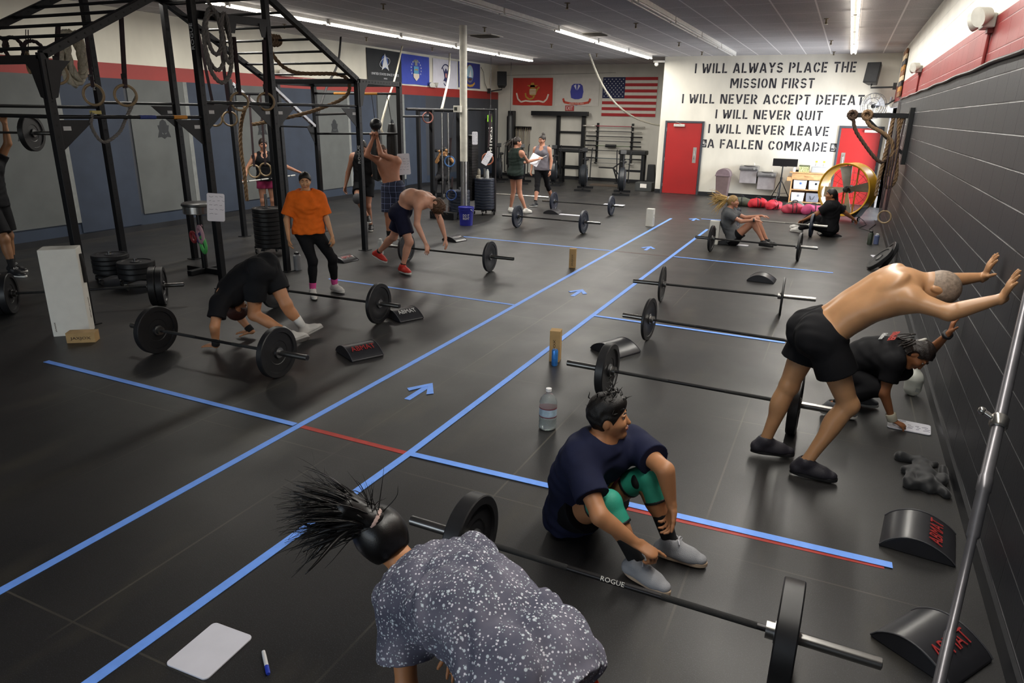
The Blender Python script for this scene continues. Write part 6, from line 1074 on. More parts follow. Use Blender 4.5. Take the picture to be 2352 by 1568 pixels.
tower('tall plate trolley behind the woman in orange, at the rig post', (-8.15, 8.42), 9, 0.068, 0.225); tower('low plate trolley on casters at the near rig posts', (-8.05, 5.95), 3, 0.07, 0.225, extra=0.02); tower('second low plate trolley behind the tall white box', (-8.6, 6.0), 4, 0.06, 0.225, extra=0.02)
tower('tall plate trolley with bottles on top, right of the white pole', (-7.32, 14.35), 11, 0.062, 0.225, None, RUBB); tower('shorter plate trolley standing behind the blue bucket', (-7.52, 13.55), 7, 0.068, 0.225, None, RUBB, extra=0.05)
barbell('barbell', 'black loaded barbell half hidden behind the tall white box', (-7.65, 4.95), 0.75, 2.1, th=0.075, plates=(2, 2)); _p = (-9.388,5.75,1.879); barbell('barbell', 'barbell held overhead by the man in black at the left edge', (_p[0] - 0.70 * math.cos(0.45), _p[1] - 0.70 * math.sin(0.45)), 0.45, 2.16, th=0.07, z=_p[2] - 0.225)
flask('white tall can on top of the tall plate trolley', (-7.22, 14.3, 0.815), 0.2, 'b8bab8', 'b8bab8', R=0.033); flask('dark printed shaker on top of the tall plate trolley', (-7.45, 14.32, 0.815), 0.2, '8a8478', '9a9488', R=0.04)
m = MB(); m.lathe([(0, 0), (0.05, 0), (0.052, 0.06), (0, 0.062)], (0, 0, 0)); solo('tape_roll', m, M('paper_roll', 'b9b2a2', 0.7), 'round pale tub on top of the tall plate trolley', 'tub', (-7.40, 14.2, 0.815), smooth=40)
r = thing('bucket', 'royal blue bucket with white lettering before the white pole', 'bucket', (-6.91, 12.72, 0)); bl = M('bucket_blue', '25298a', 0.4); m = MB(); m.lathe([(0.0, 0.004), (0.13, 0.0), (0.155, 0.36), (0.162, 0.36), (0.162, 0.375), (0.15, 0.375), (0.128, 0.012), (0, 0.012)], (0, 0, 0), (0, 0, 1), 32); m.build('pail', bl, r, 40); m = MB(); [m.lathe([(0.153 - 0.004 * i, z), (0.166 - 0.004 * i, z), (0.166 - 0.004 * i, z + 0.012), (0.153 - 0.004 * i, z + 0.012)], (0, 0, 0), (0, 0, 1), 32) for i, z in enumerate((0.35, 0.31, 0.28))]; m.build('rim_rings', bl, r, 40)
m = MB(); n_ = Vector((6.91, -12.7, 0)).normalized(); u_ = Vector((0, 0, 1)).cross(n_); [text(m, t, n_ * 0.152 + Vector((0, 0, z)), u_, (0, 0, 1), 0.05, w) for t, z, w in (('DO IT', 0.215, 0.13), ('RIGHT', 0.155, 0.13))]; m.build('lettering', M('sign_white', 'e6e2dc'), r); m = MB(); m.tube([Vector((0.16 * math.cos(t), 0.16 * math.sin(t), 0.34 - 0.14 * math.sin((t + 0.5) / (PI) * PI))) for t in np.linspace(-0.5, PI - 0.5, 14)], 0.004, 6); m.build('wire_handle', CHROME, r, 60)

# ------------------------------------------------------------ machines and racks at the back left
r = thing('cable_machine', 'black cable machine rack with bars and weight stack left of the white pole', 'gym machine', (-8.4, 14.2, 0)); mo = Vector(r.location)
def mp(name, f, mat=RIG, sm=0, bev=0.0): m = MB(); f(m); return m.build(name, mat, r, sm, bev, True)
for x, y, h in ((-9.2, 14.6, 2.3), (-8.05, 13.3, 2.25), (-7.9, 14.2, 2.3), (-7.35, 14.9, 2.3), (-7.55, 13.9, 2.28)): mp('upright', lambda m: m.bx((x - 0.04, y - 0.04, 0), (x + 0.04, y + 0.04, h)), RIG, 0, 0.004)
for a, b, q in (((-8.05, 12.35, 2.26), (-8.05, 14.2, 2.26), 0.025), ((-8.2, 12.4, 2.12), (-8.2, 13.6, 2.12), 0.022), ((-7.9, 14.2, 2.28), (-7.35, 14.9, 2.28), 0.025), ((-9.2, 14.6, 2.25), (-7.9, 14.2, 2.25), 0.03)): mp('cross_bar', lambda m: m.cyl(a, b, q, 12), RIG, 40)
for x in (-7.83, -7.68): mp('guide_rod', lambda m: m.cyl((x, 13.35, 0.15), (x, 13.35, 2.2), 0.014, 10), CHROME, 40)
mp('weight_stack', lambda m: [m.bx((-7.92, 14.2, 0.3 + 0.06 * i), (-7.56, 14.5, 0.355 + 0.06 * i)) for i in range(24)], M('stack_black', '141416', 0.45)); mp('base_tray', lambda m: m.bx((-8.05, 13.15, 0.0), (-7.45, 13.6, 0.16)), RIG, 0, 0.008); mp('tray_rack', lambda m: [m.cyl((-8.0 + 0.1 * i, 13.38, 0.16), (-8.0 + 0.1 * i, 13.38, 0.24), 0.02, 10) for i in range(6)], M('rust_red', '6a3a34', 0.6), 40)
mp('cable', lambda m: [m.tube(p, 0.006, 6) for p in (((-8.05, 13.8, 2.25), (-8.0, 13.7, 1.6), (-7.9, 13.6, 1.3)), ((-7.95, 14.1, 2.25), (-7.92, 13.9, 1.5)))], M('cable_black'), 60)
gym_ring('red and cream ring hung on the cable machine bar', (-8.08, 13.2, 2.1), (-8.08, 13.2, 2.26), 0.5, True, M('ring_red_cream', 'b0746a', 0.5)); gym_ring('red-topped ring hung low on the far machine post', (-7.12, 14.1, 1.25), (-7.2, 14.4, 2.2), 0.3, True, M('ring_red', 'b06a50', 0.5), 0.12); gym_ring('blue ring, upper one on the machine beside the pole', (-7.62, 13.3, 1.22), (-7.62, 13.34, 1.7), 0.3, True, M('ring_blue', '4a78b4', 0.5)); gym_ring('blue ring, lower one on the machine beside the pole', (-7.56, 13.25, 0.52), (-7.56, 13.3, 0.9), 0.3, True, M('ring_blue_dark', '2c4880', 0.5))
r = thing('heavy_bag', 'black hanging bag with white vertical lettering and green straps in the corner', 'punching bag', (-10.3, 20.6, 0)); m = MB(); m.lathe([(0, 0.75), (0.17, 0.76), (0.18, 0.8), (0.18, 2.0), (0.17, 2.05), (0, 2.05)], (0, 0, 0), (0, 0, 1), 28); m.build('bag', M('bag_black', '151617', 0.5), r, 40); m = MB(); n_ = Vector((10.3, -20.6, 0)).normalized(); text(m, 'FITNESS', n_ * 0.183 + Vector((0, 0, 1.42)), (0, 0, 1), Vector((0, 0, 1)).cross(n_) * -1, 0.13, 0.75); m.build('lettering', M('sign_white'), r); m = MB(); [m.tube([(0.15 * math.cos(t), 0.15 * math.sin(t), 2.03), (0, 0, 2.45)], 0.006, 6) for t in (0.5, 2.6, 4.7)]; m.cyl((0, 0, 2.45), (0, 0, CEIL), 0.008, 6); m.build('chain', M('chain_dark', '4a4a4c', 0.4, 0.8), r, 60); m = MB(); [m.bx((x, -0.2, 1.95), (x + 0.035, -0.185, 2.15)) for x in (-0.02, 0.1)]; m.build('green_strap', M('strap_lime', '86c832', 0.6), r)
r = thing('slim_bag', 'slim black bag hanging beside the lettered one in the corner', 'punching bag', (-10.55, 22.6, 0)); m = MB(); m.lathe([(0, 0.5), (0.12, 0.52), (0.12, 2.1), (0.04, 2.2), (0, 2.22)], (0, 0, 0), (0, 0, 1), 22); m.build('bag', M('bag_black'), r, 40); m = MB(); m.cyl((0, 0, 2.2), (0, 0, CEIL), 0.008, 6); m.build('chain', M('chain_dark'), r)
m = MB(); m.bx((-0.12, -0.1, 0), (0.12, 0.1, 2.3)); solo('pad_column', m, M('pad_black', '1a1b1d', 0.5), 'tall black padded column standing at the rear wall, left of the rope rack', 'column', (-11.1, 23.9, 0), bevel=0.02)
r = thing('jump_rope_rack', 'black wall rack with many pale jump ropes hanging from it', 'rack', (-10.75, RY - 0.08, 1.72)); m = MB(); m.bx((-0.32, -0.06, -0.05), (0.32, 0.05, 0.05)); [m.cyl((x, -0.18, 0.03), (x, 0, 0.03), 0.012, 8) for x in np.linspace(-0.29, 0.29, 9)]; m.build('rail', RIG, r)
for i in range(9):
    x = -0.29 + 0.0725 * i; m = MB(); m.tube([(x + dx, -0.1, z) for dx, z in ((0, 0.05), (0.012, -0.3), (0.02, -0.75 - 0.03 * (i % 3)), (0.0, -0.80 - 0.03 * (i % 3)), (-0.02, -0.75), (-0.012, -0.3), (0, 0.05))], 0.007, 5); o = m.build('hanging_rope', None, r, 60) if False else m.build('hanging_rope', M('rope_beige_%d' % (i % 3), ('a89a80', '8a7c66', '6e5c50')[i % 3], 0.8), r, 60)
r = thing('wall_ladder', 'black upright ladder frame with a long crossbeam against the rear wall', 'ladder', (-8.85, RY, 0)); m = MB(); m.bx((-1.5, -0.3, 2.16), (0.62, -0.14, 2.31)); m.build('crossbeam', RIG, r, 0, 0.006)
for x in (-0.52, 0.42): m = MB(); m.bx((x - 0.06, -0.14, 0), (x + 0.06, -0.02, 2.3)); m.build('rail', RIG, r, 0, 0.006)
for z in (0.45, 1.12, 1.62): m = MB(); m.bx((-0.46, -0.11, z - 0.03), (0.36, -0.05, z + 0.03)); m.build('rung', RIG, r)
r = thing('bar_rack', 'pair of black wall uprights with pegs that hold eight barbells', 'barbell rack', (-7.3, RY, 0))
for x in (-0.62, 0.62): m = MB(); m.bx((x - 0.035, -0.05, 0.6), (x + 0.035, 0, 1.95)); [m.prism([(0, 0), (0.12, 0.02), (0.14, 0.06), (0.12, 0.06), (0.1, 0.035), (0, 0.03)], (x - 0.02, -0.05, z - 0.045), (0, -1, 0), (0, 0, 1), (0.04, 0, 0)) for z in (1.85, 1.68, 1.51, 1.355, 1.2, 1.04, 0.78, 0.62)]; m.build('upright', RIG, r)
for i, (z, c, L, lab) in enumerate(((1.85, 'b04a58', 2.2, 'pink-shafted barbell, top one on the wall rack'), (1.68, '4a4a4c', 2.0, 'barbell with bright ends, second from the top on the wall rack'), (1.51, '3a383a', 2.0, 'black barbell, third from the top on the wall rack'), (1.355, '5a5a5c', 2.0, 'scratched barbell, fourth from the top on the wall rack'), (1.2, '5a6a4c', 2.0, 'green-shafted barbell with a black pad, fifth on the wall rack'), (1.04, '3c3e3c', 2.2, 'black barbell, sixth from the top on the wall rack'), (0.78, '46545a', 2.2, 'bluish barbell, seventh on the wall rack behind the bike'), (0.62, '8a8a86', 1.6, 'short pale bar, lowest on the wall rack'))):
    r = thing('racked_bar', lab, 'barbell', (-7.33 + 0.02 * (i % 3), RY - 0.155, z), 0, 'barbells on the wall rack'); m = MB(); m.cyl((-0.64, 0, 0), (0.64, 0, 0), 0.014, 10); m.build('shaft', M('shaft_' + c, c, 0.4, 0.5), r, 40)
    for sg in (-1, 1): m = MB(); m.cyl((sg * 0.64, 0, 0), (sg * L / 2, 0, 0), 0.025, 12); m.build('sleeve', PALEBAR if i in (0, 1, 7) else BLKBAR, r, 40)
    if i == 4: m = MB(); m.cyl((-0.26, 0, 0), (0.12, 0, 0), 0.05, 14); m.build('bar_pad', M('pad_black'), r, 40)
r = thing('rope_bundle', 'bundle of dark jump ropes and bands hanging at the corner of the lettered wall', 'rope', (-5.28, 23.35, 0)); g = random.Random(3)
for i in range(7): x, y = g.uniform(-0.12, 0.08), g.uniform(-0.1, 0.1); m = MB(); m.tube([(x, y, 1.95), (x + 0.04, y, 1.8), (x + g.uniform(-0.06, 0.06), y, 1.2), (x, y, g.uniform(0.4, 0.8))], 0.014, 6); m.build('hanging_cord', M('cord_%d' % (i % 3), ('241f20', '5a4636', '8a8678')[i % 3], 0.8), r, 60)
m = MB(); m.tube([(0, -0.1, 1.9), (0.02, -0.12, 1.2), (-0.02, -0.12, 0.35)], 0.022, 8); m.build('white_cord', WR, r, 60); m = MB(); m.bx((-0.1, -0.15, 1.88), (0.15, 0.15, 1.94)); m.build('hook_plate', RIG, r)
def air_bike(lab, c, rz):
    r = thing('air_bike', lab, 'exercise bike', (*c, 0), rz, 'exercise bikes along the rear wall'); q = lambda n, f, mt=RIG, sm=40: (lambda m: (f(m), m.build(n, mt, r, sm))[1])(MB())
    q('fan_cage', lambda m: m.lathe([(0, -0.1), (0.2, -0.1), (0.33, -0.06), (0.34, 0.06), (0.2, 0.1), (0, 0.1)], (0, -0.3, 0.45), (1, 0, 0), 32), M('bike_black', '1c2026', 0.35)); q('fan_rings', lambda m: [m.torus((sx * 0.1, -0.3, 0.45), (1, 0, 0), R, 0.006, 28, 5) for sx in (-1, 1) for R in (0.12, 0.2, 0.28)], M('bike_ring', '3a3f48', 0.4, 0.5))
    q('frame', lambda m: [m.tube([(0, -0.5, 0.06), (0, -0.2, 0.35), (0, 0.25, 0.35), (0, 0.5, 0.06)], 0.03, 10), m.tube([(0, -0.2, 0.4), (0, -0.15, 1.15)], 0.03, 10), m.tube([(0, 0.2, 0.35), (0, 0.28, 0.85)], 0.028, 10)])
    q('foot', lambda m: m.bx((-0.25, -0.55, 0), (0.25, -0.47, 0.06))); q('foot', lambda m: m.bx((-0.25, 0.46, 0), (0.25, 0.54, 0.06))); q('seat', lambda m: m.ell((0, 0.3, 0.9), (0.1, 0.14, 0.045)), M('seat_vinyl')); q('console', lambda m: m.box((0, -0.2, 1.2), (0.16, 0.05, 0.12), Matrix.Rotation(-0.4, 3, 'X')))
    for sg in (-1, 1): q('arm', lambda m: m.tube([(sg * 0.17, 0.0, 0.35), (sg * 0.18, -0.05, 0.8), (sg * 0.2, 0.0, 1.2), (sg * 0.2, 0.12, 1.24)], 0.016, 8)); q('pedal', lambda m: m.bx((sg * 0.14, -0.02 + sg * 0.12, 0.3), (sg * 0.22, 0.06 + sg * 0.12, 0.33))); q('chrome_post', lambda m: m.cyl((sg * 0.05, 0.2, 0.45), (sg * 0.05, 0.24, 0.75), 0.014, 8), CHROME)
for lab, c, rz in (('air bike in front of the wall ladder, right of the standing women', (-7.2, 20.9), 0.25), ('air bike before the barbell rack, next to the dark cabinet frame', (-5.85, 20.4), 0.25), ('air bike partly hidden behind the woman in the grey top', (-8.6, 21.9), 0.3), ('air bike behind the woman in the green top', (-9.7, 21.8), 0.3), ('air bike deepest in the left corner by the hanging bag', (-10.6, 21.9), 0.3)): air_bike(lab, c, rz)
for lab, c in (('black table-like frame before the wall ladder', (-8.35, 22.9)), ('black table-like frame before the barbell rack', (-6.25, 22.9))):
    r = thing('bench_frame', lab, 'rack', (*c, 0), 0.0, 'dark frames along the rear wall'); m = MB(); m.bx((-0.45, -0.2, 1.0), (0.45, 0.2, 1.14)); m.build('padded_top', M('pad_black'), r, 0, 0.03)
    for x in (-0.36, 0.36):
        for y in (-0.14, 0.14): m = MB(); m.bx((x - 0.04, y - 0.04, 0), (x + 0.04, y + 0.04, 1.0)); m.build('leg', RIG, r)
    m = MB(); m.bx((-0.36, -0.03, 0.45), (0.36, 0.03, 0.52)); m.build('stretcher', RIG, r)
for lab, c, s in (('grey rowing frame with a fan low on the floor, between the bikes', (-7.0, 22.9), 1.0),): 
    r = thing('row_frame', lab, 'exercise machine', (*c, 0), 0); m = MB(); m.tube([(-0.4, 0, 0.55), (0.1, 0, 0.55), (0.45, 0, 0.2)], 0.025, 8); m.tube([(0.1, 0, 0.55), (0.5, 0, 0.85)], 0.02, 8); m.tube([(0.1, 0, 0.55), (0.3, 0, 0.05)], 0.025, 8); m.build('frame', RIG, r, 50); m = MB(); m.bx((-0.5, -0.6, 0.0), (0.5, -0.1, 0.03)); m.build('board', M('brown_board', '4e433a', 0.6), r)
r = thing('ammo_box', 'dark grey box with a white label on the floor at the wall corner', 'box', (-5.5, 21.75, 0)); m = MB(); m.bx((-0.26, -0.2, 0), (0.26, 0.2, 0.26)); m.build('box', M('box_grey', '3c3e3e', 0.6), r, 0, 0.01); m = MB(); m.bx((-0.1, -0.203, 0.1), (0.1, -0.2, 0.22)); m.build('label', M('sign_white'), r)
m = MB(); m.prism([(-0.12, 0), (0.18, 0), (0.1, 0.75), (-0.1, 0.75)], (0, -0.08, 0), (1, 0, 0), (0, 0, 1), (0, 0.2, 0)); solo('dark_stand', m, M('pad_black'), 'dark upright stand behind the grey labelled box', 'stand', (-5.5, 22.4, 0), bevel=0.01)
for i, (lab, x, y) in enumerate((('dark padded bag hanging on the rig bar behind the overhead man, left one', -7.62, 10.68), ('dark padded bag hanging on the rig bar behind the overhead man, right one', -7.30, 10.72))):
    r = thing('wall_pad', lab, 'bag', (x, y, 1.0), 0); m = MB(); m.lathe([(0, 0), (0.09, 0.04), (0.11, 0.4), (0.10, 0.8), (0.06, 1.0), (0, 1.02)], (0, 0, 0), (0, 0, 1), 20); m.build('bag', M('bag_black'), r, 50); m = MB(); m.cyl((0, 0, 1.0), (0, 10.6 - y, 1.5), 0.006, 6); m.build('hanger_cord', M('cable_black'), r)


# ------------------------------------------------------------ the people
def SK(n, h='b08060', rough=0.5): return M(n, h, rough, var=0.06, vs=14, sss=0.12, spec=0.45)
def CLO(n, h='202022', **k): return M(n, h, k.pop('rough', 0.8), var=0.1, vs=18, sheen=0.0, spec=0.2, bump=0.12, bs=300, **k)
BLKC = CLO('cloth_black', '131316'); BLKS = M('shoe_black', '1a1a1c', 0.5); WSOLE = M('sole_white', 'd4d2cc', 0.55); DSOLE = M('sole_dark', '1e1e20', 0.6)
def person(lab, J, skin, **k):
    b = Body(J, **k); lo = (b.P + b.S) / 2; r = thing('person', lab, 'person', (float(b.P[0]), float(b.P[1]), 0)); b.root = r; b.skm = skin; return b
def shoes(b, up, sole, lace=None, upv=None, **k):
    for i, q in enumerate('LR'): b.shoe(b.root, up, q, sole, (upv or {}).get(q, (0, 0, 1)), lace, **k)
def front_text(b, part, t, d, upoff, off, size, width, mat, face=1):
    """lettering on the chest (face 1) or back (face -1)"""
    m = MB(); u = Vector(b.up1); f = Vector(b.f1) * face; s_ = u.cross(f); text(m, t, Vector(b.C) + f * off + u * upoff + s_ * d, s_, u, size, width); return m.build(part, mat, b.root, 0, 0, True)

# the shirtless man leaning on the wall
b = person('shirtless man in black shorts leaning both hands on the block wall', dict(HR=(0.055, 4.55, 0.925), HL=(-0.02, 4.73, 0.91), KR=(0.25, 4.58, 0.505), KL=(-0.115, 4.7, 0.525), AR=(0.06, 4.47, 0.1), OR=(0.19, 4.47, 0.04), AL=(-0.21, 4.66, 0.11), OL=(-0.08, 4.69, 0.04), W=(0.21, 4.65, 1.12), N=(0.47, 4.67, 1.315), SL=(0.415, 4.84, 1.275), SR=(0.455, 4.53, 1.235), EL=(0.66, 4.95, 1.275), ER=(0.66, 4.44, 1.2), RL=(0.885, 5.02, 1.315), RR=(0.885, 4.41, 1.32), H=(0.6, 4.67, 1.285), T=(0.72, 4.67, 1.255), F=(0.1, 0, -1)), None, s=1.04, g=1.06, vox=0.006); sk = SK('skin_tan', 'ae835e', 0.36)
b.skin(b.root, sk, {'L': dict(d=(0.1, -0.42, 0.9), n=(1, 0, -0.1), curl=6, spread=7, thumb=50), 'R': dict(d=(0.1, -0.42, 0.9), n=(1, 0, -0.1), curl=6, spread=7, thumb=50)}); b.eyes(b.root)
b.hair(b.root, M('stubble_grey', '8a7a6c', 0.6, var=0.3, vs=60), 0.004); b.shorts(b.root, BLKC, 0.52, 0.014, 0.115, flare=0.03, wave=0.004)
GSH = M('shoe_charcoal', '26242c', 0.55, bump=0.2, bs=200); shoes(b, GSH, DSOLE, None); 
for q in 'LR':
    A, O = b.J['A' + q], b.J['O' + q]; f = unit((O - A) * [1, 1, 0]); m = MB(); m.tube([A - f * 0.052 + np.array([0, 0, z]) + np.cross(f, [0, 0, 1]) * 0.034 * math.sin(t) + f * 0.05 * (1 - math.cos(t)) for z, t in ((-0.055, -0.9), (-0.05, -0.4), (-0.048, 0), (-0.05, 0.4), (-0.055, 0.9))], 0.012, 8); m.build('heel_counter', M('copper_band', 'a4694a', 0.3, 0.7), b.root, 60, 0, True)

# the seated man
b = person('man in navy tee and green knee sleeves sitting on the floor', dict(HL=(-1.03, 3.355, 0.13), HR=(-1.09, 3.185, 0.13), KL=(-0.69, 3.25, 0.43), KR=(-0.83, 3.03, 0.35), AL=(-0.53, 3.21, 0.09), AR=(-0.64, 2.96, 0.09), OL=(-0.39, 3.21, 0.035), OR=(-0.5, 2.91, 0.035), W=(-1.05, 3.23, 0.34), N=(-0.925, 3.16, 0.605), SL=(-0.805, 3.34, 0.565), SR=(-1, 3.02, 0.55), EL=(-0.585, 3.15, 0.535), ER=(-0.82, 2.85, 0.375), RL=(-0.535, 3.15, 0.345), RR=(-0.645, 2.91, 0.24), H=(-0.905, 3.18, 0.745), F=(1, 0.25, -0.12), T=(-0.92, 3.17, 0.9)), None, s=1.0, g=1.06, vox=0.006); sk = SK('skin_warm', 'ad7a56', 0.48)
b.skin(b.root, sk, {'L': dict(d=(0.05, 0.0, -1), n=(-0.6, -0.5, 0), curl=[30, 32, 36, 40], thumb=25), 'R': dict(d=(0.9, 0.05, -0.38), n=(0.1, 0.15, -1), curl=[5, 42, 55, 60], thumb=20)}); b.eyes(b.root, lip='9a5a4c')
HB = M('hair_black', '120f0d', 0.45, var=0.3, vs=60, bump=0.25, bs=260); o = b.hair(b.root, HB, 0.007, 0.0, lambda B: B.ell(b.J['H'] + b.hu * 0.085 + b.fd * 0.012, (0.07, 0.088, 0.05), 0.03, np.stack([b.hs, b.fd, b.hu], 1)), wave=0.003, fr=(-0.8, 0.6, 0.04)); m = MB(); strands(m, b.J['H'] + b.hu * 0.085 + b.fd * 0.02, [b.hu + b.fd * 0.7, b.hu, b.hu - b.fd * 0.7, b.hu + b.hs * 0.6, b.hu - b.hs * 0.6, b.hu * 0.6 + b.fd], 120, 0.055, 0.004, 17, 0.22, 0.5, 0.032, 0.02, 4); m.build('tousled_hair', HB, o, 180, 0, True)
NV = CLO('tee_navy', '1c2038'); b.shirt(b.root, NV, 0.66, 0.02, -0.06, flare=0.022, wave=0.006)
b.shorts(b.root, BLKC, 0.42, 0.016, 0.08, flare=0.03)
TEAL = M('neoprene_teal', '2f9c84', 0.6, bump=0.2, bs=250); BKN = M('neoprene_black', '17181b', 0.6)
for q in 'LR':
    K, H, A = b.J['K' + q], b.J['H' + q], b.J['A' + q]; B = Blend(); B.cone(K + (H - K) * 0.30, K, (0.074, 0.063), 0.02); B.cone(K, K + (A - K) * 0.36, (0.062, 0.063), 0.02, None, 1, True); B.ell(K - b.calf(q) * 0.012, (0.056, 0.056, 0.058), 0.02); B.cut(K + (H - K) * 0.30, H - K); o = B.build('knee_sleeve', TEAL, b.root, 0.006); o['label'] = 'teal knee sleeve with black trim'
    B = Blend(); B.cone(K + (H - K) * 0.27, K + (H - K) * 0.315, (0.0755, 0.077), 0.004, None, 1, True); B.cut(K + (H - K) * 0.28, K - H); B.build('top_band', BKN, o, 0.005); B = Blend(); B.cone(K + (A - K) * 0.3, K + (A - K) * 0.375, (0.0655, 0.0655), 0.004, None, 1, True); B.cut(K + (A - K) * 0.335, K - A); B.build('lower_band', BKN, o, 0.005)
    bk_ = -b.calf(q); ins = unit(np.cross(unit(A - K), bk_)) * 1.0; B = Blend(); B.ell(K + b.calf(q) * 0.05 + np.array([0, -0.01, -0.01]), (0.04, 0.048, 0.05), 0.02); B.build('back_patch', BKN, o, 0.006)
    b.sock(b.root, M('sock_black', '141416', 0.85), q, 0.55, 0.007)
m = MB(); K = b.J['KL'] - b.calf('L') * 0.066 + np.array([0, 0, 0.035]); m.torus(Vector(K), Vector(-b.calf('L') + [0, 0, 0.8]), 0.016, 0.003, 16, 6); m.build('round_logo', M('sign_white'), b.root, 60, 0, True)
shoes(b, M('shoe_grey_knit', '8f9094', 0.7, bump=0.3, bs=240), M('sole_gum_white', 'b9a28a', 0.55), M('lace_pale', 'c2c2ca', 0.7))
m = MB(); f = Vector(b.f1); u = Vector(b.up1); s_ = u.cross(f); c0 = Vector(b.C) + f * 0.142 - u * 0.06
for x0, x1, y, mi in [(-0.08 + 0.032 * i, -0.06 + 0.032 * i, 0.0, i % 3) for i in range(6)]: m.box(c0 + s_ * (x0 + x1) / 2 + u * (0.03 - 0.02 * (x0 * 8) ** 2), (0.018, 0.008, 0.11 - abs(x0) * 0.5), Matrix((s_, f, u)).transposed(), mi)
m.build('chest_print', [M('print_blue', '3f5fa8', 0.7), M('print_gold', 'b09a4a', 0.7), M('print_wine', '7a2c4a', 0.7)], b.root, 0, 0, True)

# the crouching woman at the wall
b = person('person in black tee crouching at the block wall over a score board', dict(HR=(0.24, 5.75, 0.33), HL=(0.24, 5.93, 0.33), KR=(0.49, 5.62, 0.29), KL=(0.66, 5.9, 0.36), AR=(0.2, 5.62, 0.09), AL=(0.36, 5.95, 0.09), OR=(0.33, 5.62, 0.035), OL=(0.49, 5.95, 0.035), W=(0.38, 5.84, 0.47), N=(0.6, 5.79, 0.53), SR=(0.555, 5.61, 0.5), SL=(0.62, 5.95, 0.51), ER=(0.53, 5.58, 0.27), RR=(0.62, 5.6, 0.06), EL=(0.82, 5.92, 0.56), RL=(0.88, 5.74, 0.75), H=(0.71, 5.73, 0.56), F=(0.6, -0.35, -0.75), T=(0.8, 5.72, 0.62)), None, s=0.95, fem=True, vox=0.007); sk = SK('skin_brown', '94603f', 0.5)
b.skin(b.root, sk, {'L': dict(d=(0.12, -0.1, 1), n=(1, 0, 0), curl=8, spread=8, thumb=45), 'R': dict(d=(0.85, -0.05, -0.3), n=(0.1, 0, -1), curl=[25, 30, 30, 30], thumb=30)}); b.eyes(b.root)
m = MB(); c = b.J['H']; strands(m, c - b.fd * 0.07 + b.hu * 0.0, [b.N - c + np.array([-0.25, 0, 0.02]), b.N - c + np.array([-0.2, -0.08, -0.1])], 90, 0.2, 0.006, 3, 0.2, 0.8, 0.03); HBR = M('hair_dark_brown', '1f1612', 0.45, var=0.35, vs=50, bump=0.5, bs=160)
o = b.hair(b.root, HBR, 0.014, 0.03, wave=0.004); m.build('loose_hair', HBR, o, 180, 0, True); m = MB(); m.torus(Vector(c - b.fd * 0.085 + b.hu * 0.06), Vector(b.fd), 0.03, 0.012, 18, 8); m.build('hair_clip', M('clip_pale', 'b9b6ae', 0.5), o, 60, 0, True)
b.shirt(b.root, BLKC, 0.6, 0.018, -0.08, flare=0.016); b.leggings(b.root, BLKC); shoes(b, M('shoe_grey', '5a5c60', 0.6), WSOLE)
for q, h_, t in (('R', 0.03, M('tape_wrap', 'c9c4b0', 0.75)), ('L', 0.015, M('watch_band', '2a2a2c', 0.5))):
    Wr, E = b.J['R' + q], b.J['E' + q]; d = unit(E - Wr); m = MB(); m.lathe([(0.033, -h_), (0.036, -h_ * 0.8), (0.037, h_ * 0.8), (0.034, h_)], Vector(Wr + d * 0.025), Vector(d), 18); m.build('wrist_wrap', t, b.root, 60, 0, True)
front_text(b, 'lettering', 'FINISHER', 0.0, 0.09, 0.142, 0.05, 0.24, M('print_red', 'b0342c', 0.7), -1); front_text(b, 'lettering', 'Athleten', 0.0, 0.02, 0.146, 0.04, 0.17, M('print_white', 'c4c4c4', 0.7), -1)

# the person bent over on hands and toes
b = person('person in black bent over with both hands on the floor', dict(HR=(-5, 5.12, 0.72), HL=(-4.98, 4.92, 0.7), KR=(-4.82, 5.12, 0.38), KL=(-5.03, 4.9, 0.3), AR=(-4.72, 5.24, 0.11), AL=(-4.66, 5, 0.11), OR=(-4.66, 5.3, 0.03), OL=(-4.58, 5.06, 0.03), W=(-5.14, 4.98, 0.66), N=(-5.27, 4.78, 0.46), SL=(-5.16, 4.61, 0.46), SR=(-5.38, 4.92, 0.44), EL=(-5.13, 4.5, 0.27), ER=(-5.38, 5, 0.25), RL=(-5.19, 4.54, 0.06), RR=(-5.22, 5.03, 0.06), H=(-5.24, 4.88, 0.35), T=(-5.22, 4.95, 0.25), F=(0.4, 0.9, -0.1)), None, s=1.0, g=1.04, vox=0.008); sk = SK('skin_peach', 'b07c58', 0.5)
b.skin(b.root, sk, {'L': dict(d=(-1, -0.05, -0.08), n=(0, 0, -1), curl=6, spread=9, thumb=50), 'R': dict(d=(-1, -0.2, -0.08), n=(0, 0, -1), curl=6, spread=9, thumb=50)}); b.eyes(b.root); b.hair(b.root, M('hair_auburn', '3a1c16', 0.5, bump=0.5, bs=160), 0.014)
b.shirt(b.root, BLKC, 0.62, 0.018, 0.0, flare=0.02); b.shorts(b.root, CLO('shorts_black', '16171a'), 0.62, 0.018, 0.14, flare=0.02)
for q in 'LR':
    b.sock(b.root, M('sock_white', 'c9c8c4', 0.85, bump=0.2, bs=200), q, 0.55 if q == 'R' else 0.72, 0.008); Wr, E = b.J['R' + q], b.J['E' + q]; d = unit(E - Wr); m = MB(); m.lathe([(0.032, -0.03), (0.038, -0.025), (0.038, 0.03), (0.034, 0.035)], Vector(Wr + d * 0.035), Vector(d), 18); m.build('wristband', M('wristband_black', '121214', 0.85), b.root, 60, 0, True)
shoes(b, M('shoe_white_grey', 'b4b2ae', 0.6), M('sole_greyish', '8f8d8a', 0.6), None, {'L': unit(A3((-0.75, 0, 0.65))), 'R': unit(A3((-0.45, -0.1, 0.9)))})

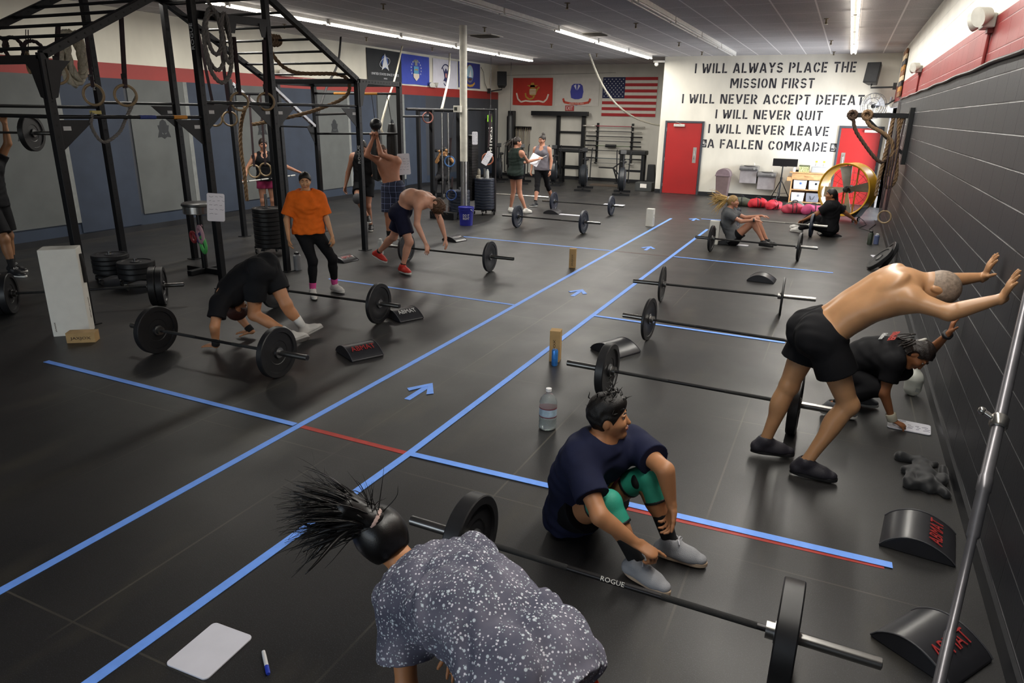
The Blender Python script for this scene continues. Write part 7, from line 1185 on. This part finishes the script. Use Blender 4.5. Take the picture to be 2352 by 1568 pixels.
# the woman in the foreground with flying hair
b = person('woman in speckled grey tee seen from behind with black hair flying', dict(HL=(-0.665, 1.42, 0.7), HR=(-0.595, 1.58, 0.7), KL=(-0.45, 1.3, 0.42), KR=(-0.38, 1.5, 0.42), AL=(-0.22, 1.15, 0.12), AR=(-0.12, 1.38, 0.12), OL=(-0.3, 1.12, 0.04), OR=(-0.22, 1.38, 0.04), W=(-0.83, 1.57, 0.78), N=(-1.14, 1.72, 0.68), SL=(-1.09, 1.56, 0.7), SR=(-0.985, 1.87, 0.71), EL=(-1.02, 1.47, 0.46), ER=(-1.05, 1.96, 0.47), RL=(-1.02, 1.5, 0.22), RR=(-1.1, 1.92, 0.23), H=(-1.285, 1.745, 0.775), T=(-1.36, 1.745, 0.865), F=(-0.75, 0.55, -0.35)), None, s=0.95, g=1.03, fem=True, vox=0.006); sk = SK('skin_olive', 'b47c52', 0.5)
b.skin(b.root, sk, {'L': dict(d=(0, 0.1, -1), n=(0.3, 1, 0), curl=15), 'R': dict(d=(0, 0.1, -1), n=(0.3, -1, 0), curl=15)}); b.eyes(b.root)
spk = M('tee_speckled', '5e5f70', 0.85, var=0); n, L, bs_ = nodes_of(spk); tc = n.new('ShaderNodeTexCoord'); c = mixc(n, L, noise(n, L, tc, 7, 0.35, 0.7, 4), lin('4c4d5e'), lin('6d6b7a'))
for sc_, th_, hx in ((52, 0.24, 'c9d2da'), (85, 0.27, 'd8d6e0'), (120, 0.25, 'b9c8cc')):
    v = n.new('ShaderNodeTexVoronoi'); v.inputs['Scale'].default_value = sc_; L.new(tc.outputs['Object'], v.inputs['Vector']); k1 = n.new('ShaderNodeMapRange'); k1.inputs[1].default_value = th_ + 0.06; k1.inputs[2].default_value = th_ - 0.06; L.new(v.outputs['Distance'], k1.inputs[0]); q = n.new('ShaderNodeMath'); q.operation = 'MULTIPLY'; L.new(k1.outputs[0], q.inputs[0])
    sp_ = n.new('ShaderNodeSeparateColor'); L.new(v.outputs['Color'], sp_.inputs[0]); g2 = n.new('ShaderNodeMath'); g2.operation = 'GREATER_THAN'; g2.inputs[1].default_value = 0.5; L.new(sp_.outputs[0], g2.inputs[0]); L.new(g2.outputs[0], q.inputs[1]); c = mixc(n, L, q.outputs[0], c, lin(hx))
L.new(c, bs_.inputs['Base Color'])
b.shirt(b.root, spk, 0.62, 0.026, -0.17, flare=0.03, wave=0.011, neck=0.066); b.shorts(b.root, CLO('shorts_orange', 'd8401e'), 0.5, 0.012, 0.12); shoes(b, BLKS, DSOLE)
HBK = M('hair_jet', '0b0909', 0.34, var=0.2, vs=70, bump=0.06, bs=300); o = b.hair(b.root, HBK, 0.026, 0.0, fr=(-0.85, 0.5, 0.06)); tie = b.J['H'] + b.hu * 0.085 * 0.95 - b.fd * 0.072; rt_ = A3((0.909, 0.416, 0.0)); fwd = A3((-0.4, 0.86, 0))
B = Blend(); B.cone(b.J['H'] + b.hu * 0.05 - b.fd * 0.05, tie, (0.07, 0.035), 0.04); B.cone(tie, tie - rt_ * 0.09 + [0, 0, 0.05], (0.035, 0.05), 0.03); B.build('ponytail', HBK, o, 0.006)
m = MB(); up_ = A3([0, 0, 1.0]); g_ = np.random.RandomState(21)
for q in range(26):                                          # locks: each a bundle of near-parallel hairs that drifts left and bends
    a_ = g_.uniform(-0.25, 0.95); st = tie - rt_ * 0.03 + up_ * 0.03 * a_ + fwd * g_.uniform(-0.03, 0.03); dd = -rt_ * (1.0 - 0.35 * max(a_, 0)) + up_ * a_ * 0.75 + fwd * g_.uniform(-0.25, 0.25)
    strands(m, st, [dd], 16, 0.33 - 0.06 * abs(a_ - 0.3), 0.0026, 100 + q, 0.05, 0.35 + 0.5 * a_, 0.012, 0.035, 4); strands(m, st, [dd], 2, 0.26, 0.013, 200 + q, 0.05, 0.35 + 0.5 * a_, 0.008, 0.03, 6)
strands(m, tie, [A3([0.1, 0, 1]), -rt_ * 0.25 + [0, 0, 1]], 14, 0.2, 0.0022, 5, 0.2, 0.1, 0.012, 0.04, 4); m.build('flying_hair', HBK, o, 180, 0, True)
m = MB(); m.torus(Vector(tie), Vector(-rt_ + [0, 0, 0.55]), 0.032, 0.013, 20, 8); m.build('hair_tie', M('scrunchie', 'b49a92', 0.8, var=0.3, vs=60), o, 60, 0, True)

# the woman in orange
b = person('woman in orange tee and black leggings standing behind a barbell', dict(HL=(-5.761, 6.73, 0.8), HR=(-5.879, 6.63, 0.8), N=(-5.82, 6.68, 1.256), SL=(-5.702, 6.781, 1.213), SR=(-5.938, 6.579, 1.213), EL=(-5.65, 6.82, 0.95), ER=(-5.99, 6.5, 0.95), RL=(-5.56, 6.8, 0.74), RR=(-5.91, 6.42, 0.74), KL=(-5.63, 6.86, 0.45), KR=(-5.74, 6.62, 0.45), AL=(-5.68, 6.93, 0.085), AR=(-5.74, 6.58, 0.085), OL=(-5.52, 6.9, 0.03), OR=(-5.63, 6.48, 0.03), H=(-5.803, 6.66, 1.406), F=(0.6, -0.75, -0.3)), None, s=0.86, g=1.10, fem=True, vox=0.007); sk = SK('skin_light', 'b98a64', 0.5)
b.skin(b.root, sk, {'L': dict(d=(0.1, 0, -1), n=(-1, 0, 0), curl=22), 'R': dict(d=(0.15, -0.1, -1), n=(0.6, 0.8, 0), curl=25)}); b.eyes(b.root, lip='8f5148'); b.hair(b.root, HB, 0.013, 0.0, lambda B: B.ell(b.J['H'] - b.fd * 0.11 - b.hu * 0.02, (0.045, 0.045, 0.05), 0.03), fr=(-0.8, 0.6, 0.028))
b.shirt(b.root, CLO('tee_orange', 'd8651c'), 0.80, 0.024, -0.02, flare=0.035, wave=0.007); b.leggings(b.root, BLKC, 0.86); [b.sock(b.root, M('sock_pink', 'c8488c', 0.8), q, 0.72, 0.009) for q in 'LR']; shoes(b, M('shoe_white', 'c9c6c2', 0.6), WSOLE, M('lace_white', 'd8d6d2', 0.7), size=1.02)
front_text(b, 'lettering', 'VALHALLA', 0.03, 0.02, 0.148, 0.02, 0.12, M('print_pale', 'd8c2a0', 0.7))

# the shirtless man with red shoes
b = person('shirtless man in dark shorts and red shoes reaching down to a barbell', dict(HR=(-5.6, 8.35, 0.84), HL=(-5.67, 8.52, 0.84), KR=(-5.43, 8.3, 0.46), KL=(-5.83, 8.5, 0.47), AR=(-5.52, 8.25, 0.1), OR=(-5.4, 8.2, 0.04), AL=(-6.19, 8.6, 0.18), OL=(-6.07, 8.6, 0.06), W=(-5.5, 8.45, 1.06), N=(-5.22, 8.5, 1.02), SR=(-5.28, 8.33, 1), SL=(-5.27, 8.68, 1.02), ER=(-5.28, 8.28, 0.72), RR=(-5.13, 8.26, 0.47), EL=(-5.15, 8.7, 0.73), RL=(-5.08, 8.72, 0.48), H=(-5.1, 8.5, 0.98), T=(-5.01, 8.5, 0.88), F=(0.35, -0.3, -0.9)), None, s=1.0, g=1.02, vox=0.008); sk = SK('skin_pink', 'c8957c', 0.48)
b.skin(b.root, sk, {'L': dict(d=(0.25, -0.05, -1), n=(-1, -0.2, -0.3), curl=15, spread=6), 'R': dict(d=(0.25, 0, -1), n=(-1, 0.2, -0.3), curl=15, spread=7, thumb=45)}); b.eyes(b.root)
HC = M('hair_chestnut', '4a3220', 0.6, var=0.3, vs=50, bump=0.6, bs=150); o = b.hair(b.root, HC, 0.018, wave=0.006, fr=(-0.8, 0.6, 0.05)); m = MB(); strands(m, b.J['H'] + b.hu * 0.05, [b.hu, b.hu + b.fd * 0.5, b.hu - b.fd * 0.6, b.hu + b.hs * 0.6, b.hu - b.hs * 0.6], 160, 0.06, 0.005, 7, 0.3, 0.0, 0.04, 0.02, 4); m.build('tousled_hair', HC, o, 180, 0, True)
b.shorts(b.root, CLO('shorts_midnight', '1c1e34'), 0.74, 0.018, 0.13, flare=0.026); shoes(b, M('shoe_red', 'b8281e', 0.55, bump=0.2, bs=200), WSOLE, M('lace_red', 'd0503c', 0.7), {'L': unit(A3((0.35, 0, 0.94)))}); [b.sock(b.root, M('sock_black'), q, 0.86, 0.006) for q in 'LR']

# the shirtless man swinging a kettlebell overhead
b = person('shirtless man in plaid shorts holding a kettlebell above his head', dict(HL=(-6.97, 10.36, 0.93), HR=(-7.13, 10.28, 0.93), N=(-7.17, 10.32, 1.45), SL=(-6.98, 10.4, 1.4), SR=(-7.28, 10.25, 1.4), EL=(-7.12, 10.1, 1.52), ER=(-7.38, 10.05, 1.5), RL=(-7.22, 10.15, 1.78), RR=(-7.28, 10.12, 1.78), KL=(-6.947, 10.338, 0.5), KR=(-7.126, 10.248, 0.5), AL=(-6.95, 10.4, 0.085), AR=(-7.139, 10.275, 0.085), OL=(-6.88, 10.28, 0.03), OR=(-7.099, 10.15, 0.03), H=(-7.19, 10.24, 1.56), F=(0.6, -0.8, -0.15)), None, s=1.0, g=1.04, vox=0.009); sk2 = SK('skin_ruddy', 'a8735a', 0.5)
b.skin(b.root, sk2, {'L': dict(d=(0.1, -0.3, 1), n=(-0.2, -1, 0), curl=70), 'R': dict(d=(0.2, -0.3, 1), n=(0.2, -1, 0), curl=70)}); b.eyes(b.root); b.hair(b.root, HC, 0.01)
pl_ = M('plaid', '262b40', 0.85, var=0); n, L, bb = nodes_of(pl_); tc = n.new('ShaderNodeTexCoord'); sp_ = n.new('ShaderNodeSeparateXYZ'); L.new(tc.outputs['Object'], sp_.inputs[0]); c = lin('272c42')
for ax_i, per, wd_, hx in ((0, 0.09, 0.03, '1a1d30'), (2, 0.1, 0.035, '1a1d30'), (0, 0.09, 0.008, '6a7496'), (2, 0.1, 0.008, '6a7496')): c = mixc(n, L, grid_lines(n, L, sp_, per, 0.01, wd_, ax_i).outputs[0], c, lin(hx))
L.new(c, bb.inputs['Base Color']); b.shorts(b.root, pl_, 0.92, 0.025, 0.12, flare=0.03); [b.sock(b.root, M('sock_black'), q, 0.7, 0.007) for q in 'LR']; shoes(b, BLKS, DSOLE)
r = thing('kettlebell', 'kettlebell with bright handle held overhead by the shirtless man', 'kettlebell', (-7.24, 10.14, 1.86)); m = MB(); m.ell((0.01, 0, 0.14), (0.1, 0.1, 0.098), None, 24, 16); m.build('bell', M('kettle_black', '1c1c1e', 0.4), r, 60); m = MB(); m.tube([(0.07 * math.cos(t), 0, 0.06 - 0.075 * math.sin(t)) for t in np.linspace(0, PI, 14)], 0.016, 10); m.build('handle', M('handle_bright', 'c4c4c4', 0.25, 0.8), r, 60)

# people further back
b = person('person in black tank with white chest lettering behind the rig post', dict(HL=(-8.12, 11.09, 0.92), HR=(-8.28, 11, 0.9), N=(-8.2, 11.05, 1.46), SL=(-8.045, 11.141, 1.41), SR=(-8.355, 10.959, 1.41), EL=(-7.93, 11.15, 1.1), ER=(-8.46, 10.92, 1.1), RL=(-7.84, 10.95, 1.15), RR=(-8.49, 10.85, 0.85), KL=(-8.1, 11, 0.49), KR=(-8.1, 10.68, 0.66), AL=(-8.16, 11.15, 0.09), AR=(-8, 10.85, 0.3), OL=(-8.08, 11.03, 0.03), OR=(-7.9, 10.75, 0.24), H=(-8.17, 11, 1.57), F=(0.507, -0.862, 0)), None, s=1.0, vox=0.010); b.skin(b.root, SK('skin_fair', 'a87860'), {'L': dict(d=(0.2, -0.6, -0.6), n=(0, 0, -1)), 'R': dict(d=(0, -0.2, -1), n=(1, 0, 0))}); b.eyes(b.root); b.hair(b.root, HBR, 0.014); b.shirt(b.root, BLKC, 0, 0.014, -0.05, tank=True); b.shorts(b.root, CLO('shorts_black'), 0.6, 0.016); shoes(b, BLKS, WSOLE); m = MB(); u = Vector(b.up1); f = Vector(b.f1); s_ = u.cross(f); text(m, 'MISFIT', Vector(b.C) + f * 0.165 + s_ * -0.015 + u * 0.0, -u, s_, 0.06, 0.27); m.build('lettering', M('sign_white'), b.root, 0, 0, True)
for q in 'R': K = b.J['K' + q]; B = Blend(); B.ell(K, (0.085, 0.085, 0.1), 0.02); B.build('knee_pad', M('pad_grey', '4c4c50', 0.7), b.root, 0.01)
b = person('woman in black tank and dark pink shorts holding a white pipe', dict(HL=(-10.294, 10.815, 0.883), HR=(-10.406, 10.685, 0.883), N=(-10.35, 10.75, 1.387), SL=(-10.238, 10.879, 1.339), SR=(-10.462, 10.621, 1.339), EL=(-10.05, 11.05, 1.12), ER=(-10.55, 10.45, 1.08), RL=(-9.75, 11.1, 1.02), RR=(-10.42, 10.28, 0.92), KL=(-10.266, 10.803, 0.475), KR=(-10.391, 10.66, 0.475), AL=(-10.288, 10.822, 0.085), AR=(-10.412, 10.678, 0.085), OL=(-10.182, 10.755, 0.03), OR=(-10.331, 10.583, 0.03), H=(-10.328, 10.731, 1.553), F=(0.756, -0.655, 0)), None, s=0.95, fem=True, vox=0.010); b.skin(b.root, SK('skin_fair'), {'L': dict(d=(0.8, 0.1, -0.4), n=(-0.3, -0.5, -0.8), curl=65), 'R': dict(d=(-0.2, -0.8, -0.3), n=(0.4, 0, -1), curl=65)}); b.eyes(b.root); b.hair(b.root, HBR, 0.014, 0, lambda B: B.ell(b.J['H'] - b.fd * 0.1 + b.hu * 0.07, (0.04, 0.04, 0.04), 0.02)); b.shirt(b.root, BLKC, 0, 0.010, -0.02, tank=True, low=0.04); b.shorts(b.root, CLO('shorts_berry', '7a2446'), 0.42, 0.010); shoes(b, BLKS, WSOLE)
p0, p1 = Vector((-10.414,10.15,0.875)), Vector((-10.046,11.25,0.949)); r = thing('pvc_pipe', 'long white pipe with dark bands held by the woman in the tank top', 'pipe', (p0 + p1) / 2); e = (p1 - p0) / 2; m = MB(); m.cyl(-e, e, 0.014, 12); m.build('tube', M('pvc_white', 'd0d0cc', 0.4), r, 40)
for t in (-0.75, -0.3, 0.4, 0.8): m = MB(); m.cyl(e * t, e * (t + 0.03), 0.0155, 12); m.build('dark_band', DSOLE, r, 40)
b = person('man in black with arms raised to a barbell at the left edge', dict(HL=(-10.272, 5.709, 0.949), HR=(-10.228, 5.531, 0.949), N=(-10.25, 5.62, 1.489), SL=(-10.295, 5.798, 1.438), SR=(-10.205, 5.442, 1.438), EL=(-10.22, 5.95, 1.72), ER=(-10.12, 5.4, 1.72), RL=(-10.2, 5.95, 1.98), RR=(-10.08, 5.37, 1.98), KL=(-10.245, 5.726, 0.51), KR=(-10.03, 5.55, 0.5), AL=(-10.275, 5.719, 0.085), AR=(-9.98, 5.55, 0.085), OL=(-10.151, 5.771, 0.03), OR=(-9.85, 5.58, 0.03), H=(-10.22, 5.627, 1.668), F=(0.97, 0.243, 0)), None, s=1.02, g=1.08, vox=0.010); b.skin(b.root, SK('skin_shade', '8a6244'), {'L': dict(d=(0, 0, 1), n=(0.3, -0.2, 0), curl=70), 'R': dict(d=(0, 0, 1), n=(0.3, 0.2, 0), curl=70)}); b.eyes(b.root); b.hair(b.root, HB, 0.012); b.shirt(b.root, BLKC, 0.5, 0.018); b.shorts(b.root, BLKC, 0.85, 0.02, flare=0.03); [b.sock(b.root, M('sock_black'), q, 0.4, 0.006) for q in 'LR']; shoes(b, BLKS, WSOLE, M('lace_white')); m = MB(); [m.tube([Vector(b.C) + Vector(b.f1) * 0.15 - Vector(b.ss) * (0.02 + 0.02 * i) + Vector(b.up1) * (0.05 - 0.016 * i + 0.02 * math.sin(t)) + Vector(b.ss) * -0.05 * t / 3 for t in (0, 1, 2, 3)], 0.006, 6) for i in range(4)]; m.build('chest_print', M('print_white'), b.root, 60, 0, True)
b = person('woman in dark green tank writing on a clipboard, back turned', dict(HL=(-6.912, 15.01, 0.902), HR=(-6.748, 14.95, 0.902), N=(-6.83, 14.98, 1.416), SL=(-6.994, 15.04, 1.368), SR=(-6.666, 14.92, 1.368), EL=(-6.98, 15.18, 1.14), ER=(-6.62, 15.17, 1.16), RL=(-6.74, 15.4, 1.12), RR=(-6.42, 15.38, 1.22), KL=(-6.911, 15.041, 0.485), KR=(-6.729, 14.974, 0.485), AL=(-6.95, 14.98, 0.085), AR=(-6.56, 14.98, 0.085), OL=(-6.93, 15.1, 0.03), OR=(-6.5, 15.1, 0.03), H=(-6.82, 15.007, 1.586), F=(0.75, 0.55, -0.3)), None, s=0.97, fem=True, vox=0.010); b.skin(b.root, SK('skin_rose', 'b48068'), {'L': dict(d=(0.5, 0.6, 0), n=(0, 0, 1), curl=40), 'R': dict(d=(0.3, 0.8, 0.3), n=(-0.5, 0, -1), curl=45)}); b.eyes(b.root); o = b.hair(b.root, HBR, 0.014); m = MB(); strands(m, b.J['H'] - b.fd * 0.1 + b.hu * 0.05, [-b.fd + [0, 0, -0.6], [-0.2, -0.3, -1]], 26, 0.28, 0.016, 2, 0.15, 0.8, 0.012); m.build('ponytail', HBR, o, 180, 0, True)
b.shirt(b.root, CLO('tank_green', '26302c'), 0, 0.024, -0.05, tank=True, flare=0.02, wave=0.006); b.shorts(b.root, BLKC, 0.28, 0.012); shoes(b, WSOLE, WSOLE)
board('white clipboard held by the woman in dark green', facing((-6.55, 15.42, 1.19), (0.55, -0.62, 0.6), -0.6), 0.23, 0.31, 5, 9); r = thing('pen', 'white pen in the hand of the woman in dark green', 'pen', (-6.36, 15.47, 1.26)); m = MB(); m.cyl((-0.06, 0, -0.03), (0.08, 0, 0.03), 0.008, 8); m.build('barrel', M('marker_white'), r, 40)
b = person('woman in grey tank and black capri leggings facing the camera', dict(HL=(-6.772, 16.611, 0.911), HR=(-6.948, 16.589, 0.911), N=(-6.86, 16.6, 1.431), SL=(-6.685, 16.621, 1.382), SR=(-7.035, 16.579, 1.382), EL=(-6.617, 16.629, 1.107), ER=(-7.103, 16.571, 1.107), RL=(-6.607, 16.551, 0.862), RR=(-7.094, 16.493, 0.862), KL=(-6.75, 16.75, 0.5), KR=(-6.9, 16.45, 0.5), AL=(-6.75, 17.1, 0.13), AR=(-6.86, 16.25, 0.09), OL=(-6.72, 16.98, 0.05), OR=(-6.92, 16.12, 0.03), H=(-6.856, 16.571, 1.602), F=(-0.25, -1, -0.25)), None, s=0.98, g=1.05, fem=True, vox=0.010); b.skin(b.root, SK('skin_rose'), {'L': dict(d=(0.1, -0.2, -1), n=(-1, 0, 0)), 'R': dict(d=(-0.1, -0.2, -1), n=(1, 0, 0))}); b.eyes(b.root); b.hair(b.root, HBR, 0.012, 0, lambda B: B.ell(b.J['H'] - b.fd * 0.05 + b.hu * 0.125, (0.045, 0.045, 0.045), 0.02)); b.shirt(b.root, CLO('tank_grey', '6c6870'), 0, 0.014, -0.04, tank=True, low=0.05); b.leggings(b.root, BLKC, 0.35); [b.sock(b.root, M('sock_black'), q, 0.85, 0.007) for q in 'LR']; shoes(b, BLKS, WSOLE); Wr, E = b.J['RL'], b.J['EL']; d = unit(E - Wr); m = MB(); m.lathe([(0.03, -0.015), (0.034, -0.012), (0.034, 0.012), (0.03, 0.015)], Vector(Wr + d * 0.02), Vector(d), 16); m.build('watch', M('watch_band', '2a2a2c', 0.5), b.root, 60, 0, True)
b = person('blonde woman in grey tee doing a sit-up with flying ponytail', dict(HR=(-1.6, 13.1, 0.14), HL=(-1.6, 13.26, 0.14), KR=(-1.31, 13.1, 0.47), KL=(-1.27, 13.3, 0.47), AR=(-1.09, 13.1, 0.11), AL=(-1.05, 13.28, 0.11), OR=(-0.96, 13.08, 0.04), OL=(-0.92, 13.28, 0.04), W=(-1.74, 13.18, 0.36), N=(-1.76, 13.18, 0.62), SR=(-1.74, 13, 0.57), SL=(-1.72, 13.35, 0.57), ER=(-1.5, 12.98, 0.46), RR=(-1.27, 13, 0.5), EL=(-1.48, 13.38, 0.48), RL=(-1.2, 13.36, 0.54), H=(-1.7, 13.18, 0.77), T=(-1.71, 13.18, 0.9), F=(1, -0.1, -0.35)), None, s=0.93, fem=True, vox=0.008); b.skin(b.root, SK('skin_rose'), {'L': dict(d=(1, 0, -0.1), n=(0, 0, -1), curl=15), 'R': dict(d=(1, 0.05, -0.1), n=(0, 0, -1), curl=15)}); b.eyes(b.root, brow='6a5034'); BLD = M('hair_blonde', '9a7c4c', 0.5, var=0.3, vs=60, bump=0.4, bs=180); o = b.hair(b.root, BLD, 0.014, fr=(-0.8, 0.6, 0.04)); t_ = b.J['H'] - b.fd * 0.09 + b.hu * 0.06; m = MB(); strands(m, t_ - b.fd * 0.02, [A3((-1, 0, 0.12)), A3((-1, 0.1, -0.15)), A3((-0.8, 0, -0.7)), A3((-1, -0.1, 0.25))], 80, 0.36, 0.009, 8, 0.14, 0.5, 0.016, 0.05); m.build('ponytail', M('hair_blonde_light', 'b8985c', 0.5, var=0.3, vs=60), o, 180, 0, True); m = MB(); m.torus(Vector(t_), (-1, 0, 0.3), 0.03, 0.014, 18, 8); m.build('hair_tie', M('sock_white', 'c9c8c4', 0.85), o, 60, 0, True)
b.shirt(b.root, CLO('tee_grey', '55575a'), 0.6, 0.016, -0.02, flare=0.015); b.shorts(b.root, BLKC, 0.3, 0.012); shoes(b, BLKS, DSOLE); m = MB(); Wr, E = b.J['RR'], b.J['ER']; d = unit(E - Wr); m.lathe([(0.028, -0.015), (0.033, -0.012), (0.033, 0.012), (0.029, 0.015)], Vector(Wr + d * 0.02), Vector(d), 16); m.build('watch', M('watch_band', '2a2a2c', 0.5), b.root, 60, 0, True)
b = person('person in black sitting on the floor beside the yellow fan', dict(HR=(-0.06, 15.28, 0.16), HL=(-0.12, 15.1, 0.16), KR=(-0.4, 15.42, 0.36), KL=(-0.42, 15.05, 0.22), AR=(-0.66, 15.6, 0.12), AL=(-0.62, 15.35, 0.09), OR=(-0.76, 15.66, 0.05), OL=(-0.73, 15.4, 0.04), W=(-0.07, 15.2, 0.36), N=(-0.1, 15.2, 0.64), SR=(-0.04, 15.37, 0.6), SL=(-0.13, 15.02, 0.6), ER=(0.18, 15.5, 0.44), RR=(0.34, 15.62, 0.32), EL=(-0.34, 15.02, 0.44), RL=(-0.56, 15.22, 0.28), H=(-0.13, 15.2, 0.8), T=(-0.13, 15.2, 0.95), F=(-1, -0.25, -0.05)), None, s=1.0, g=1.15, fem=True, vox=0.009); b.skin(b.root, SK('skin_brown'), {'L': dict(d=(-0.8, 0.5, -0.5), n=(-0.3, 0, -1), curl=30), 'R': dict(d=(0.6, 0.5, -0.5), n=(0, 0, -1), curl=20)}); b.eyes(b.root); b.hair(b.root, HB, 0.015, 0.0, lambda B: B.cone(b.J['H'] - b.fd * 0.08, b.J['H'] - b.fd * 0.12 - b.hu * 0.12, (0.05, 0.035), 0.03)); b.shirt(b.root, BLKC, 0.7, 0.024, -0.05, flare=0.02); b.leggings(b.root, BLKC); shoes(b, M('shoe_white'), WSOLE)
b = person('person in black pressing small dumbbells on a bench behind the machine', dict(HL=(-9.85, 17, 0.52), HR=(-10.01, 16.9, 0.52), KL=(-9.7, 16.6, 0.5), KR=(-9.9, 16.5, 0.5), AL=(-9.65, 16.5, 0.09), AR=(-9.85, 16.4, 0.09), OL=(-9.6, 16.38, 0.03), OR=(-9.8, 16.28, 0.03), W=(-9.95, 17.1, 0.75), N=(-10, 17.2, 1.02), SL=(-9.83, 17.28, 0.98), SR=(-10.15, 17.1, 0.98), ER=(-10.07, 16.85, 0.92), RR=(-9.9, 16.75, 1.14), EL=(-9.65, 17, 0.95), RL=(-9.7, 16.8, 1.17), H=(-10.02, 17.2, 1.18), F=(0.5, -0.85, 0)), None, s=0.95, vox=0.011); b.skin(b.root, SK('skin_gold', 'b4875a'), {'L': dict(d=(0, 0, 1), n=(0, -1, 0), curl=75), 'R': dict(d=(0, 0, 1), n=(0, -1, 0), curl=75)}); b.eyes(b.root); b.hair(b.root, HB, 0.012); b.shirt(b.root, BLKC, 0.35, 0.014); b.leggings(b.root, BLKC); shoes(b, BLKS, DSOLE); pj = b
r = thing('weight_bench', 'black padded bench under the person pressing dumbbells', 'bench', (-10.0, 17.05, 0), 0.5); m = MB(); m.bx((-0.16, -0.35, 0.34), (0.16, 0.15, 0.42)); m.build('seat', M('pad_black'), r, 0, 0.02); m = MB(); m.box((0, 0.32, 0.72), (0.3, 0.08, 0.75), Matrix.Rotation(-0.3, 3, 'X')); m.build('backrest', M('pad_black'), r, 0, 0.02)
for y in (-0.3, 0.3): m = MB(); m.bx((-0.18, y - 0.03, 0), (0.18, y + 0.03, 0.05)); m.bx((-0.03, y - 0.03, 0.05), (0.03, y + 0.03, 0.35)); m.build('leg', RIG, r)
for q, lab in (('L', 'dumbbell in the left hand of the person on the bench'), ('R', 'dumbbell in the right hand of the person on the bench')):
    c = pj.J['R' + q] + [0, -0.03, 0.09]; r = thing('dumbbell', lab, 'dumbbell', c); m = MB(); m.cyl((-0.09, 0, 0), (0.09, 0, 0), 0.014, 12); m.build('handle', CHROME, r, 40)
    for sg in (-1, 1): m = MB(); m.cyl((sg * 0.06, 0, 0), (sg * 0.11, 0, 0), 0.05, 6); m.build('head', RUB, r)
